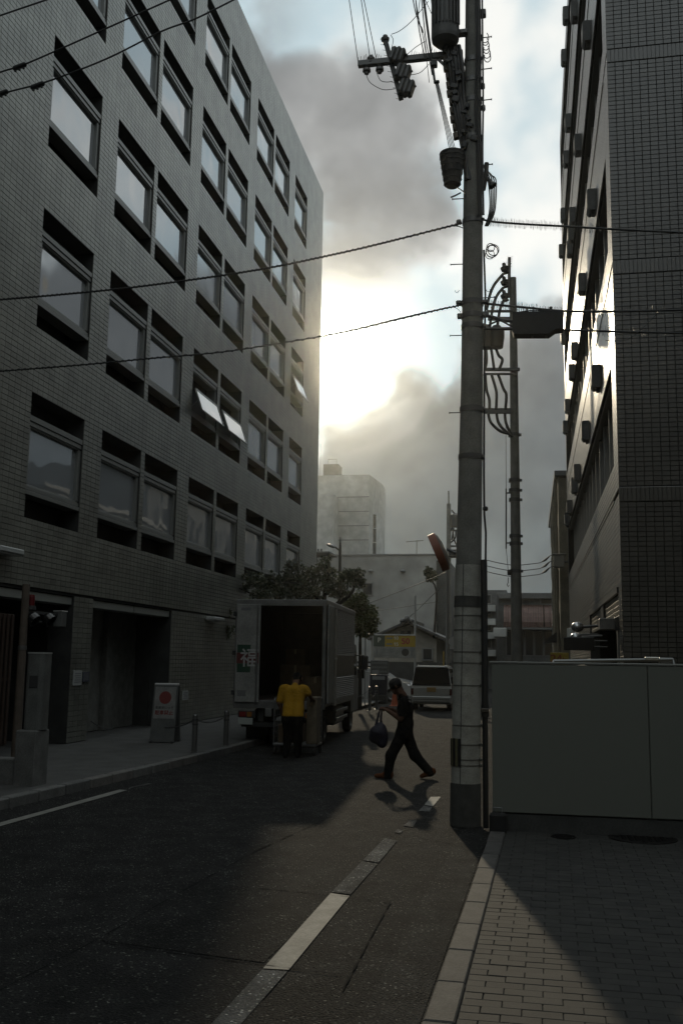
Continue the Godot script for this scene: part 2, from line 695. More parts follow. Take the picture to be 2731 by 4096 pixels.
func build_ground() -> void:
	var s := Shape.new()
	s.sheet([Vector2(-300, 60), Vector2(300, 60), Vector2(300, -500), Vector2(-300, -500)], -0.03)
	structure("ground", s, asphalt("far_ground", 0.16, 0.24, 4))
	var tar := asphalt("road_asphalt", 0.155, 0.31, 2)
	s = Shape.new()
	s.sheet([Vector2(-14, 12), Vector2(6, 12), Vector2(6, -58), Vector2(40, -58), Vector2(40, -68), Vector2(-40, -68), Vector2(-40, -41), Vector2(-14, -41)], 0.0)
	var road := structure("road", s, tar)
	# resurfaced trenches, each its own sheet, with sealed seams
	var patch := asphalt("trench_asphalt", 0.17, 0.30, 7)
	strip_between(road, "trench_patch", patch, 0.004, [[-260, 4096], [375, 3765], [1045, 3860], [1060, 4150], [-200, 4300]])
	var patch2 := asphalt("second_trench_asphalt", 0.145, 0.29, 12)
	strip_between(road, "trench_patch", patch2, 0.004, [[395, 3760], [790, 3532], [1340, 3580], [1055, 3850]])
	var seal := mat("crack_sealant", lin(0.016, 0.016, 0.016), 0.95, 0.0, 0.15)
	var seams := [[[-260, 4096], [375, 3765]], [[375, 3765], [790, 3530]], [[790, 3530], [1045, 3392]], [[1045, 3392], [1330, 3262]], [[375, 3765], [700, 3812], [1045, 3858], [1420, 3905]], [[790, 3530], [1080, 3556], [1330, 3580], [1560, 3607]], [[1100, 3338], [1380, 3344], [1650, 3340], [1800, 3372]], [[1560, 3607], [1470, 3770], [1370, 3960]]]
	for line in seams:
		var b := Shape.new()
		for i in line.size() - 1:
			var n := 7
			for j in n:
				var a := pg(lerpf(line[i][0], line[i + 1][0], float(j) / n), lerpf(line[i][1], line[i + 1][1], float(j) / n), 0.008)
				var c := pg(lerpf(line[i][0], line[i + 1][0], float(j + 1) / n), lerpf(line[i][1], line[i + 1][1], float(j + 1) / n), 0.008)
				var side := (c - a).cross(Vector3.UP).normalized() * (0.0045 + 0.003 * sin(j * 2.7 + line[i][0]))
				b.quad(a - side, a + side, c + side, c - side, Vector3.UP)
		part("asphalt_seam", b, seal, road)
	# painted lines, in stretches of differing wear
	var fresh := worn("line_paint", lin(0.30, 0.295, 0.265), 0.75, 0.5, 1.5)
	var tired := asphalt("worn_line_paint", 0.44, 0.60, 31)
	var old := asphalt("faded_line_paint", 0.37, 0.54, 33)
	for q in [
		[tired, [[715, 4330], [845, 4096], [1048, 3878], [1150, 3884], [963, 4096], [860, 4330]]],
		[fresh, [[1052, 3873], [1155, 3879], [1398, 3583], [1322, 3572]]],
		[old, [[1326, 3567], [1402, 3577], [1510, 3455], [1448, 3444]]],
		[tired, [[1452, 3440], [1514, 3450], [1588, 3362], [1538, 3352]]],
		[old, [[1576, 3328], [1598, 3334], [1612, 3322], [1590, 3316]]],
		[tired, [[1612, 3302], [1650, 3308], [1668, 3282], [1640, 3280]]],
		[tired, [[1673, 3243], [1716, 3246], [1728, 3228], [1694, 3222]]],
		[fresh, [[1696, 3219], [1731, 3225], [1762, 3187], [1722, 3187]]]]:
		strip_between(road, "lane_line", q[0], 0.008, q[1])
	strip_between(road, "lane_line", fresh, 0.008, [[-300, 3368], [-300, 3392], [0, 3305], [240, 3237], [430, 3184], [510, 3160], [478, 3158], [390, 3182], [200, 3236], [0, 3290]])
	strip_between(road, "lane_line", old, 0.008, [[512, 3159], [528, 3150], [610, 3134], [596, 3133], [520, 3148]])
	strip_between(road, "lane_line", old, 0.008, [[1470, 2920], [1490, 2920], [1490, 2923], [1470, 2923]])
	# concrete channel along the kerb
	strip_between(road, "gutter_strip", asphalt("gutter_concrete", 0.20, 0.34, 41), 0.004, [[1848, 3318], [1790, 3430], [1700, 3573], [1436, 4080], [1280, 4380], [1560, 4400], [1695, 4047], [1925, 3406], [1985, 3285]])
	# left pavement: slab and kerb stones
	var slab := worn("pavement_concrete", lin(0.105, 0.105, 0.10), 0.85, 0.7, 4.0, 0.4)
	s = Shape.new()
	var poly := []
	for k in KERB_LEFT:
		poly.append(Vector2(k[0] - 0.16, k[1]))
	poly.append(Vector2(-60, -60.0))
	poly.append(Vector2(-60, -6.0))
	s.sheet(poly, 0.118)
	var pavement := structure("pavement", s, slab)
	var kerb := Node3D.new()
	kerb.name = "kerb"
	kerb.set_meta("kind", "structure")
	add_child(kerb)
	var stones := []
	for i in 3:
		var b := Shape.new()
		b.box(Vector3.ZERO, Vector3(0.155, 0.17, 0.592), Basis(), 0.012)
		stones.append(b.mesh())
	var stone_mats := [worn("kerb_stone", lin(0.20, 0.20, 0.19), 0.85, 0.6, 2.0, 0.4), worn("kerb_stone_dark", lin(0.155, 0.155, 0.15), 0.85, 0.6, 2.0, 0.4), worn("kerb_stone_warm", lin(0.21, 0.20, 0.185), 0.85, 0.6, 2.0, 0.4)]
	var r := dice(5)
	for i in KERB_LEFT.size() - 2:
		var a := Vector3(KERB_LEFT[i][0], 0.035, KERB_LEFT[i][1])
		var b := Vector3(KERB_LEFT[i + 1][0], 0.035, KERB_LEFT[i + 1][1])
		var n := int(round(a.distance_to(b) / 0.6))
		for j in n:
			var p := a.lerp(b, (j + 0.5) / n)
			copy_part("kerb_stone", stones[0], stone_mats[r.randi() % 3], kerb, Transform3D(Basis(Vector3.UP, atan2(b.x - a.x, b.z - a.z)), p + Vector3(-0.08, r.randf_range(-0.003, 0.004), 0)))
	# right pavement: sand bed, kerb blocks, brick pavers
	var bed := worn("joint_sand", lin(0.035, 0.034, 0.032), 0.95, 0.3, 1.0)
	s = Shape.new()
	s.span(Vector3(-0.42, -0.02, -12.75), Vector3(9.0, 0.0725, 3.0))
	var walk := structure("brick_pavement", s, bed)
	var kerb_r := Node3D.new()
	kerb_r.name = "roadside_kerb"
	kerb_r.set_meta("kind", "structure")
	add_child(kerb_r)
	var ka := pg(1957, 3431, 0.085)
	var kb := pg(1756, 4071, 0.085)
	var dirk := (kb - ka).normalized()
	var block := Shape.new()
	block.box(Vector3.ZERO, Vector3(0.15, 0.20, 0.588), Basis(), 0.008)
	var bm := block.mesh()
	var kerb_mats := [worn("kerb_block", lin(0.125, 0.117, 0.108), 0.8, 0.5, 1.2, 0.3), worn("kerb_block_b", lin(0.11, 0.104, 0.098), 0.8, 0.5, 1.2, 0.3)]
	for i in range(-6, 14):
		var p := ka + dirk * (i * 0.6 + 0.14)
		p.y = -0.012
		copy_part("kerb_block", bm, kerb_mats[absi(i * 7) % 2], kerb_r, Transform3D(Basis(Vector3.UP, atan2(dirk.x, dirk.z)), p + Vector3(r.randf_range(-0.004, 0.004), r.randf_range(-0.003, 0.003), 0)))
	var brick := Shape.new()
	brick.box(Vector3.ZERO, Vector3(0.1965, 0.05, 0.0965), Basis(), 0.003)
	var brick_mesh := brick.mesh()
	var tones := [lin(0.050, 0.049, 0.044), lin(0.044, 0.043, 0.040), lin(0.057, 0.055, 0.050), lin(0.035, 0.034, 0.032)]
	var brick_mats := []
	for i in 4:
		brick_mats.append(worn("paver_%s" % ["mid", "cool", "pale", "dark"][i], tones[i], 0.8, 0.25, 1.6, 0.5))
	var all := []
	var copy_half := []
	for row in range(0, 112):
		var z := -10.47 + row * 0.1
		if z > -0.6:
			break
		var x0 := ka.x + (z - ka.z) * dirk.x / dirk.z + 0.085
		var shift := 0.0 if row % 2 == 0 else 0.1
		for k in range(0, 22):
			var x := x0 + shift + k * 0.2 + (0.1 if shift == 0.0 else 0.1)
			if k == 0 and row % 2 == 1:
				x = x0 + 0.2
			if k == 0 and row % 2 == 1:
				copy_half.append(Vector3(x0 + 0.048, 0.055, z))
			all.append([Vector3(x, 0.055 + r.randf_range(-0.0015, 0.0025), z), r.randi() % 11])
	var lens_inv := Transform3D(lens_turn, EYE).affine_inverse()
	var seen := []
	var rest := []
	for p in all:
		var q: Vector3 = lens_inv * p[0]
		if q.z < -0.5 and absf(q.x / q.z) < 0.36 and absf(q.y / q.z) < 0.535:
			seen.append([p[0].distance_to(EYE), p])
		else:
			rest.append(p)
	seen.sort_custom(func(a, b): return a[0] < b[0])
	for i in seen.size():
		var p: Array = seen[i][1]
		if i < 300:
			var t: int = 3 if p[1] == 10 else p[1] % 3
			copy_part("paver", brick_mesh, brick_mats[t], walk, Transform3D(Basis(Vector3.UP, r.randf_range(-0.012, 0.012)), p[0]))
		else:
			rest.append(p)
	for p in copy_half:
		copy_part("half_paver", brick_mesh, brick_mats[r.randi() % 3], walk, Transform3D(Basis.from_scale(Vector3(0.48, 1, 1)), p))
	var places := []
	var tints := []
	for p in rest:
		places.append(Transform3D(Basis(Vector3.UP, r.randf_range(-0.012, 0.012)), p[0]))
		var k: float = 0.72 if p[1] == 10 else 0.9 + 0.025 * (p[1] % 5)
		tints.append(Color(k, k, k * 0.99))
	var pm := worn("paver_rest", lin(0.051, 0.050, 0.045), 0.8, 0.25, 1.6, 0.5)
	pm.vertex_color_use_as_albedo = true
	many("pavers", brick_mesh, pm, places, tints, walk)
	# manhole covers
	for q in [[2568.0, 3352.0, 0.31, "large round iron manhole cover set in the brick pavement"], [2252.0, 3347.0, 0.115, "small round iron valve cover set in the brick pavement"]]:
		var at := pg(q[0], q[1], 0.085)
		var cover := thing("manhole_cover", q[3], "manhole cover", at)
		var iron := worn("cast_iron", lin(0.035, 0.033, 0.032), 0.5, 0.2, 0.6, 0.6, 0.6)
		var lid := Shape.new()
		lid.lathe([Vector2(q[2] * 0.93, -0.03), Vector2(q[2] * 0.93, 0.004), Vector2(0, 0.004)], Vector3.ZERO, Basis(), 32)
		for i in range(-4, 5):
			for j in range(-4, 5):
				var p: Vector3 = Vector3(i, 0, j) * q[2] * 0.2
				if p.length() < q[2] * 0.82:
					lid.box(p + Vector3(0, 0.006, 0), Vector3(q[2] * 0.11, 0.006, q[2] * 0.11), Basis(Vector3.UP, 0.78))
		part("lid", lid, iron, cover)
		var ring := Shape.new()
		ring.lathe([Vector2(q[2] * 0.95, -0.03), Vector2(q[2] * 0.95, 0.006), Vector2(q[2] * 1.06, 0.006), Vector2(q[2] * 1.08, -0.03)], Vector3.ZERO, Basis(), 32)
		part("rim", ring, iron, cover)

# ---------------------------------------------------------------- tiled office block on the far side of the road
const OX := -8.7
const COLS := [[1.7841, 2.0267], [2.1223, 2.3617], [2.3874, 2.6313], [2.7273, 2.9653], [2.9919, 3.2301], [3.3285, 3.5658], [3.5936, 3.8281], [3.9334, 4.1656]]
const TOPS := [0.5362, 0.9384, 1.339, 1.7379, 2.132]
const SILLS := [0.2756, 0.6764, 1.0789, 1.478, 1.8779]

func up(k: float) -> float:
	return EYE.y + 8.7 * k

func tile_rects(rects: Array, at_face: Callable, wide: float, high: float, r: RandomNumberGenerator, out: Array) -> void:
	# rects: [u0, u1, y0, y1]; at_face(u, y) gives the middle of a tile on the wall
	for q in rects:
		var nu := maxi(1, int(round((q[1] - q[0]) / wide)))
		var nv := maxi(1, int(round((q[3] - q[2]) / high)))
		var du: float = (q[1] - q[0]) / nu
		var dv: float = (q[3] - q[2]) / nv
		var lot := r.randf()
		for i in nu:
			for j in nv:
				out.append([at_face.call(q[0] + (i + 0.5) * du, q[2] + (j + 0.5) * dv), du, dv, r.randf(), lot])

func build_left_offices() -> void:
	var r := dice(12)
	var home := thing("office_building", "tall pale tiled office block with five rows of windows above dark entrances", "building", Vector3(OX, 0.118, -24.0))
	var u0 := 7.0
	var u9 := 4.5098 * 8.7
	var yg := up(0.1351)
	var yr := up(2.3313)
	var rects := []
	rects.append([u0, u9, yg + 0.02, up(SILLS[0])])
	for k in 5:
		var at := u0
		for c in COLS:
			rects.append([at, c[0] * 8.7, up(SILLS[k]), up(TOPS[k])])
			at = c[1] * 8.7
		rects.append([at, u9, up(SILLS[k]), up(TOPS[k])])
		var next := up(SILLS[k + 1]) if k < 4 else yr
		# spandrels, cut at the window edges where the joints run
		at = u0
		for c in COLS:
			rects.append([at, c[0] * 8.7, up(TOPS[k]), next])
			rects.append([c[0] * 8.7, c[1] * 8.7, up(TOPS[k]), next])
			at = c[1] * 8.7
		rects.append([at, u9, up(TOPS[k]), next])
	var a1: float = COLS[0][1] * 8.7
	var b0: float = COLS[1][0] * 8.7
	var b3: float = COLS[2][1] * 8.7
	rects.append([a1, b0, 0.13, yg - 0.03])
	rects.append([b3, u9, 0.13, yg - 0.03])
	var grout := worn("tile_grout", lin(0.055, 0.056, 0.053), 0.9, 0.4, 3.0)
	var core := Shape.new()
	for q in rects:
		core.span(Vector3(-9.22, q[2], -q[1]), Vector3(OX - 0.016, q[3], -q[0]))
	core.span(Vector3(-9.22, yg - 0.03, -u9), Vector3(OX - 0.03, yg + 0.02, -u0))
	core.span(Vector3(-24.0, yg, -u9 + 0.01), Vector3(-9.23, yr - 0.5, -u0))
	core.span(Vector3(-9.4, yr - 0.5, -u9), Vector3(-9.0, yr - 0.01, -u0))
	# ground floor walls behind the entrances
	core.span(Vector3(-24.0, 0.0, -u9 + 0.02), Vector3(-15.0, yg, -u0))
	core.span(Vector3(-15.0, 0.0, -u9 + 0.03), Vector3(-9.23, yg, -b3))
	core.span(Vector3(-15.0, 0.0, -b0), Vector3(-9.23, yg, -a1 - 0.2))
	part("wall", core, grout, home, true)
	# returns and reveals in the entrances are tiled too
	var lining := worn("entrance_wall", lin(0.26, 0.262, 0.24), 0.7, 0.8, 2.0)
	var rv := Shape.new()
	rv.span(Vector3(-9.9, 0.13, -b3 + 1.55), Vector3(-9.6, yg - 0.03, -b3 + 0.02))
	rv.span(Vector3(-9.95, 0.13, -b3 + 1.85), Vector3(-9.52, yg - 0.03, -b3 + 1.55))
	part("inner_wall", rv, lining, home, true)
	var door := Shape.new()
	door.span(Vector3(-9.72, 0.13, -b3 + 3.0), Vector3(-9.64, yg - 0.12, -b3 + 1.86), 0.01)
	part("door", door, worn("door_grey", lin(0.36, 0.365, 0.34), 0.5, 0.8, 3.0), home, true)
	# lintels: pale metal strips under the wall of each entrance
	var strip := mat("lintel_metal", lin(0.30, 0.31, 0.29), 0.45, 0.2)
	for q in [[u0, a1], [b0 + 0.01, 4.0 * 0 + (b0 + b3) * 0.5 - 0.02], [(b0 + b3) * 0.5 + 0.02, b3 - 0.01]]:
		var l := Shape.new()
		l.span(Vector3(-9.1, yg - 0.20, -q[1]), Vector3(OX - 0.06, yg - 0.045, -q[0]), 0.008)
		part("lintel", l, strip, home, true)
	# tiles
	var one := Shape.new()
	one.box(Vector3(0, 0, 0), Vector3(0.016, 0.95, 0.972), Basis(), 0.0)
	var tile_shape := Shape.new()
	# front face slightly pillowed: a frame of sloping edges round a flat face, unit sized
	var hy := 0.462
	var hz := 0.487
	var iy := 0.430
	var iz := 0.470
	var f := [Vector3(0.012, -iy, -iz), Vector3(0.012, iy, -iz), Vector3(0.012, iy, iz), Vector3(0.012, -iy, iz)]
	var e := [Vector3(0.006, -hy, -hz), Vector3(0.006, hy, -hz), Vector3(0.006, hy, hz), Vector3(0.006, -hy, hz)]
	var bk := [Vector3(-0.006, -hy, -hz), Vector3(-0.006, hy, -hz), Vector3(-0.006, hy, hz), Vector3(-0.006, -hy, hz)]
	tile_shape.quad(f[0], f[1], f[2], f[3], Vector3.RIGHT)
	for i in 4:
		var j := (i + 1) % 4
		var o: Vector3 = (f[i] + f[j]) * 0.5
		tile_shape.quad(f[i], f[j], e[j], e[i], Vector3(0.05, o.y, o.z))
		tile_shape.quad(e[i], e[j], bk[j], bk[i], Vector3(0, o.y, o.z))
	var tile_mesh := tile_shape.mesh()
	var all := []
	tile_rects(rects, func(u, y): return Vector3(OX - 0.012, y, -u), 0.2, 0.1, r, all)
	var tile_mats := []
	for i in 4:
		var k: float = [0.96, 1.0, 1.05, 0.9][i]
		tile_mats.append(worn("glazed_tile_%s" % ["even", "plain", "pale", "deep"][i], lin(0.33 * k, 0.335 * k, 0.295 * k), 0.30, 0.6, 7.0, 0.12, 0.3, 0.72))
	var seen := []
	for t in all:
		var p: Vector3 = t[0]
		if p.z < -13.2:
			seen.append([p.distance_to(EYE), t])
	seen.sort_custom(func(a, b): return a[0] < b[0])
	var own := {}
	var inv := whole(home).affine_inverse()
	for i in mini(300, seen.size()):
		var t: Array = seen[i][1]
		own[t] = true
		copy_part("tile", tile_mesh, tile_mats[int(t[3] * 3.99)], home, inv * Transform3D(Basis.from_scale(Vector3(1, t[2], t[1])), t[0]))
	var places := []
	var tints := []
	for i in all.size():
		var t: Array = all[i]
		if own.has(t):
			continue
		places.append(inv * Transform3D(Basis.from_scale(Vector3(1, t[2], t[1])), t[0]))
		var k: float = (0.90 + 0.16 * t[3] - (0.10 if t[3] < 0.06 else 0.0)) * (0.94 + 0.10 * t[4])
		tints.append(Color(k, k, k))
	var tm := worn("glazed_tile_rest", lin(0.33, 0.335, 0.295), 0.30, 0.6, 7.0, 0.12, 0.3, 0.72)
	tm.vertex_color_use_as_albedo = true
	many("tiles", tile_mesh, tm, places, tints, home)
	# windows
	var frame_m := mat("window_frame", lin(0.20, 0.205, 0.195), 0.42, 0.35)
	var glass := mat("window_glass", lin(0.42, 0.44, 0.46), 0.03, 0.55, 0.8)
	glass.normal_enabled = true
	glass.normal_texture = relief_tex("glass_wave", 0.006, 2.0, 2, 71)
	glass.normal_scale = 0.25
	glass.uv1_triplanar = true
	glass.uv1_world_triplanar = true
	glass.uv1_scale = Vector3.ONE / 4.0
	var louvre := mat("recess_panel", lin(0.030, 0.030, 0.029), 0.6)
	var inside := mat("dark_room", lin(0.02, 0.02, 0.02), 0.9)
	for k in 5:
		var y0 := up(SILLS[k])
		var y1 := up(TOPS[k])
		for ci in COLS.size():
			var ua: float = COLS[ci][0] * 8.7
			var ub: float = COLS[ci][1] * 8.7
			var open := (k == 1 and (ci == 3 or ci == 4)) or (k == 2 and ci == 7)
			window_unit(home, ua, ub, y0, y1, open, frame_m, glass, louvre, inside)
	# wall lights
	for q in [[22.0, 2202.0, 0.5], [858.0, 2476.0, 0.6]]:
		var p := pw(q[0], q[1], OX + 0.12)
		var lamp := thing("wall_light", ["short grey bulkhead wall light above the entrance screen", "slim grey bulkhead wall light by the leafy branch"][0 if q[0] < 100 else 1], "wall light", Vector3(OX, p.y, p.z))
		var b := Shape.new()
		b.box(Vector3(0.14, 0, 0), Vector3(0.26, 0.10, q[2] * 1.5), Basis(), 0.02)
		part("housing", b, mat("light_housing", lin(0.34, 0.35, 0.34), 0.5), lamp)
		b = Shape.new()
		b.box(Vector3(0.14, -0.06, 0), Vector3(0.20, 0.02, q[2] * 1.4), Basis(), 0.008)
		part("diffuser", b, mat("light_diffuser", lin(0.5, 0.5, 0.48), 0.4), lamp)

func window_unit(home: Node3D, ua: float, ub: float, y0: float, y1: float, open: bool, frame_m: Material, glass: Material, louvre: Material, inside: Material) -> void:
	var hgt := y1 - y0
	var fy0 := y0 + hgt * 0.185
	var fy1 := y1 - hgt * 0.185
	var gy0 := fy0 + 0.19
	var gy1 := fy1 - 0.22
	var x := OX
	var f := Shape.new()
	# sill and head boxes with a shadow groove, then jambs
	f.span(Vector3(x - 0.30, fy0, -ub + 0.012), Vector3(x - 0.012, fy0 + 0.075, -ua - 0.012), 0.004)
	f.span(Vector3(x - 0.30, fy0 + 0.085, -ub + 0.012), Vector3(x - 0.03, gy0 - 0.03, -ua - 0.012), 0.004)
	f.span(Vector3(x - 0.30, gy0 - 0.03, -ub + 0.012), Vector3(x - 0.055, gy0, -ua - 0.012), 0.004)
	f.span(Vector3(x - 0.30, fy1 - 0.10, -ub + 0.012), Vector3(x - 0.012, fy1, -ua - 0.012), 0.004)
	f.span(Vector3(x - 0.30, gy1 + 0.03, -ub + 0.012), Vector3(x - 0.03, fy1 - 0.11, -ua - 0.012), 0.004)
	f.span(Vector3(x - 0.30, gy1, -ub + 0.012), Vector3(x - 0.055, gy1 + 0.03, -ua - 0.012), 0.004)
	f.span(Vector3(x - 0.30, gy0, -ua - 0.10), Vector3(x - 0.04, gy1, -ua - 0.012), 0.004)
	f.span(Vector3(x - 0.30, gy0, -ub + 0.012), Vector3(x - 0.04, gy1, -ub + 0.10), 0.004)
	var w := part("window", f, frame_m, home, true)
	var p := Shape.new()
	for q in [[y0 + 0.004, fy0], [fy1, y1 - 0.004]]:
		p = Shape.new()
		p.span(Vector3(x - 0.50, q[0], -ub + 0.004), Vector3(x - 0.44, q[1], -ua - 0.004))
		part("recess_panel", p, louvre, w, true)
	var g := Shape.new()
	var za := -ua - 0.10
	var zb := -ub + 0.10
	if not open:
		g.span(Vector3(x - 0.125, gy0, zb), Vector3(x - 0.115, gy1, za))
		part("pane", g, glass, w, true)
		return
	# an awning sash swung out at its foot, the dark room behind it
	p = Shape.new()
	p.span(Vector3(x - 0.36, gy0, zb), Vector3(x - 0.31, gy1, za))
	part("room", p, inside, w, true)
	var tilt := deg_to_rad(19.5)
	var high := 0.66
	var top := Vector3(x + 0.03, gy1 - 0.44, (za + zb) * 0.5)
	var turn := Basis(Vector3.BACK, tilt)
	var mid := top + turn * Vector3(0, -high * 0.5, 0)
	g.box(mid, Vector3(0.01, high - 0.06, absf(za - zb) - 0.07), turn)
	part("pane", g, glass, w, true)
	var sash := Shape.new()
	for q in [-1.0, 1.0]:
		sash.box(mid + turn * Vector3(0, q * (high * 0.5 - 0.02), 0), Vector3(0.04, 0.04, absf(za - zb)), turn, 0.004)
		sash.box(mid + turn * Vector3(0, 0, q * (absf(za - zb) * 0.5 - 0.02)), Vector3(0.04, high, 0.04), turn, 0.004)
	part("sash", sash, frame_m, w, true)
	var stay := Shape.new()
	for q in [za - 0.03, zb + 0.03]:
		stay.rod(Vector3(x - 0.08, gy0 + 0.06, q), Vector3(mid.x, mid.y, q), 0.008, 6)
	part("stay", stay, frame_m, w, true)

# ---------------------------------------------------------------- dark tiled block behind the fence
const RX := 1.23
const RZ := 14.0

func unit_tile() -> ArrayMesh:
	var s := Shape.new()
	var hy := 0.452
	var hz := 0.472
	var iy := 0.42
	var iz := 0.45
	var f := [Vector3(0.010, -iy, -iz), Vector3(0.010, iy, -iz), Vector3(0.010, iy, iz), Vector3(0.010, -iy, iz)]
	var e := [Vector3(0.006, -hy, -hz), Vector3(0.006, hy, -hz), Vector3(0.006, hy, hz), Vector3(0.006, -hy, hz)]
	var b := [Vector3(-0.005, -hy, -hz), Vector3(-0.005, hy, -hz), Vector3(-0.005, hy, hz), Vector3(-0.005, -hy, hz)]
	s.quad(f[0], f[1], f[2], f[3], Vector3.RIGHT)
	for i in 4:
		var j := (i + 1) % 4
		var o: Vector3 = (f[i] + f[j]) * 0.5
		s.quad(f[i], f[j], e[j], e[i], Vector3(0.05, o.y, o.z))
		s.quad(e[i], e[j], b[j], b[i], Vector3(0, o.y, o.z))
	return s.mesh()

func build_right_offices() -> void:
	var r := dice(33)
	var home := thing("tiled_building", "dark brown tiled block with long ribbon windows and small vent hoods", "building", Vector3(RX, 0.0, -RZ))
	var roof := 20.3
	var far := 33.4
	var side := []
	var front := []
	var soldier := []
	# side towards the street
	side.append([RZ, RZ + 0.55, 0.0, 2.80])
	side.append([21.85, far, 0.0, 2.80])
	side.append([RZ, far, 2.80, 4.16])
	var prev := 4.24
	for k in 5:
		var y0 := 4.69 + 3.36 * k
		var y1 := 6.23 + 3.36 * k
		side.append([RZ, far, prev, y0])
		side.append([RZ, RZ + 0.7, y0, y1])
		side.append([33.1, far, y0, y1])
		if k < 4:
			side.append([RZ, far, y1, 4.16 + 3.36 * (k + 1)])
			prev = 4.24 + 3.36 * (k + 1)
		else:
			side.append([RZ, far, y1, roof])
	var fx := 3.7
	var at := 0.0
	for k in 5:
		var b0 := 4.03 + 3.36 * k
		front.append([RX, fx, at, b0])
		soldier.append([RX, fx, b0, b0 + 0.23])
		at = b0 + 0.23
	front.append([RX, fx, at, roof])
	var grout := worn("dark_grout", lin(0.012, 0.0115, 0.011), 0.9, 0.4, 3.0)
	var core := Shape.new()
	for q in side:
		core.span(Vector3(RX + 0.016, q[2], -q[1]), Vector3(RX + 0.5, q[3], -q[0] - 0.016))
	core.span(Vector3(RX + 0.5, 2.8, -far), Vector3(14.0, roof, -RZ - 0.016))
	core.span(Vector3(RX + 0.3, 2.8, -far), Vector3(RX + 0.5, roof - 0.6, -RZ - 0.4))
	core.span(Vector3(5.0, 0.0, -far + 0.01), Vector3(14.0, 2.8, -RZ - 0.3))
	core.span(Vector3(RX + 0.5, 0.0, -RZ - 0.3), Vector3(14.0, 2.8, -RZ - 0.016))
	core.span(Vector3(RX + 0.5, 0.0, -far + 0.01), Vector3(5.0, 2.8, -21.85))
	part("wall", core, grout, home, true)
	var m := unit_tile()
	var all := []
	tile_rects(front, func(u, y): return [Vector3(u, y, -RZ - 0.012), 0], 0.118, 0.070, r, all)
	tile_rects(soldier, func(u, y): return [Vector3(u, y, -RZ - 0.012), 0], 0.059, 0.23, r, all)
	tile_rects(side, func(u, y): return [Vector3(RX + 0.012, y, -u), 1], 0.236, 0.070, r, all)
	var turns := [Basis(Vector3.UP, -PI / 2), Basis(Vector3.UP, PI)]
	var inv := whole(home).affine_inverse()
	var glazes := []
	for i in 4:
		var k: float = [1.0, 0.92, 1.08, 0.85][i]
		glazes.append(worn("brown_tile_%s" % ["mid", "cool", "pale", "deep"][i], lin(0.078 * k, 0.073 * k, 0.062 * k), 0.32, 0.4, 4.0, 0.16, 0.0, 0.72))
	var near := []
	for t in all:
		if t[0][1] == 0 and t[0][0].y > 1.85 and t[0][0].y < 12.0 and t[0][0].x < 2.35:
			near.append([t[0][0].distance_to(EYE), t])
	near.sort_custom(func(a, b): return a[0] < b[0])
	var own := {}
	for i in mini(300, near.size()):
		var t: Array = near[i][1]
		own[t[0][0]] = true
		copy_part("tile", m, glazes[int(t[3] * 3.99)], home, inv * Transform3D(turns[0] * Basis.from_scale(Vector3(1, t[2], t[1])), t[0][0]))
	var places := []
	var tints := []
	for t in all:
		if own.has(t[0][0]):
			continue
		places.append(inv * Transform3D(turns[t[0][1]] * Basis.from_scale(Vector3(1, t[2], t[1])), t[0][0]))
		var k: float = 0.86 + 0.26 * t[3]
		tints.append(Color(k, k, k))
	var gm := worn("brown_tile_rest", lin(0.078, 0.073, 0.062), 0.32, 0.4, 4.0, 0.16, 0.0, 0.72)
	gm.vertex_color_use_as_albedo = true
	many("tiles", m, gm, places, tints, home)
	# ribbon windows with mullions
	var glass := mat("ribbon_glass", lin(0.03, 0.032, 0.034), 0.05, 0.0, 0.6)
	var dark := mat("ribbon_frame", lin(0.06, 0.06, 0.058), 0.4, 0.3)
	var pale := mat("mullion_metal", lin(0.28, 0.28, 0.27), 0.4, 0.4)
	for k in 5:
		var y0 := 4.69 + 3.36 * k
		var y1 := 6.23 + 3.36 * k
		var s := Shape.new()
		s.span(Vector3(RX + 0.06, y0, -33.1), Vector3(RX + 0.30, y0 + 0.05, -14.7))
		s.span(Vector3(RX + 0.06, y1 - 0.05, -33.1), Vector3(RX + 0.30, y1, -14.7))
		var w := part("ribbon_window", s, dark, home, true)
		var n := 15
		for i in n:
			var za := 14.7 + (33.1 - 14.7) * i / n
			var zb := 14.7 + (33.1 - 14.7) * (i + 1) / n
			s = Shape.new()
			s.span(Vector3(RX + 0.24, y0 + 0.05, -zb + 0.02), Vector3(RX + 0.25, y1 - 0.05, -za - 0.02))
			part("pane", s, glass, w, true)
			if i > 0:
				s = Shape.new()
				s.span(Vector3(RX + 0.14, y0 + 0.05, -za - 0.02), Vector3(RX + 0.29, y1 - 0.05, -za + 0.02))
				part("mullion", s, pale, w, true)
		s = Shape.new()
		s.span(Vector3(RX - 0.012, 4.15 + 3.36 * k, -far), Vector3(RX + 0.05, 4.175 + 3.36 * k, -RZ - 0.75))
		part("ledge", s, pale, home, true)
	# vent hoods
	var hood_m := worn("hood_metal", lin(0.13, 0.13, 0.125), 0.5, 0.6, 2.0)
	for q in [[380, 490, 2], [312, 825, 2], [257, 1085, 2], [238, 1165, 2], [208, 1300, 2], [192, 1378, 2], [238, 320, 2], [222, 455, 2], [195, 668, 2], [181, 800, 2], [168, 235, 2], [230, 125, 1], [300, 95, 1], [400, 275, 1], [215, 455, 1], [248, 965, 1], [328, 1140, 1], [232, 1250, 1], [438, 1590, 1], [208, 1690, 1], [283, 1700, 1], [272, 1840, 1], [262, 1955, 1], [193, 1970, 1], [362, 2230, 1]]:
		var p := Vector3()
		if q[2] == 2:
			p = pw(2150.0 + q[0] / 1.568, 1200.0 + q[1] / 1.568, RX - 0.02)
		else:
			p = pw(2150.0 + q[0] / 1.96, q[1] / 1.96, RX - 0.02)
		p.x = RX
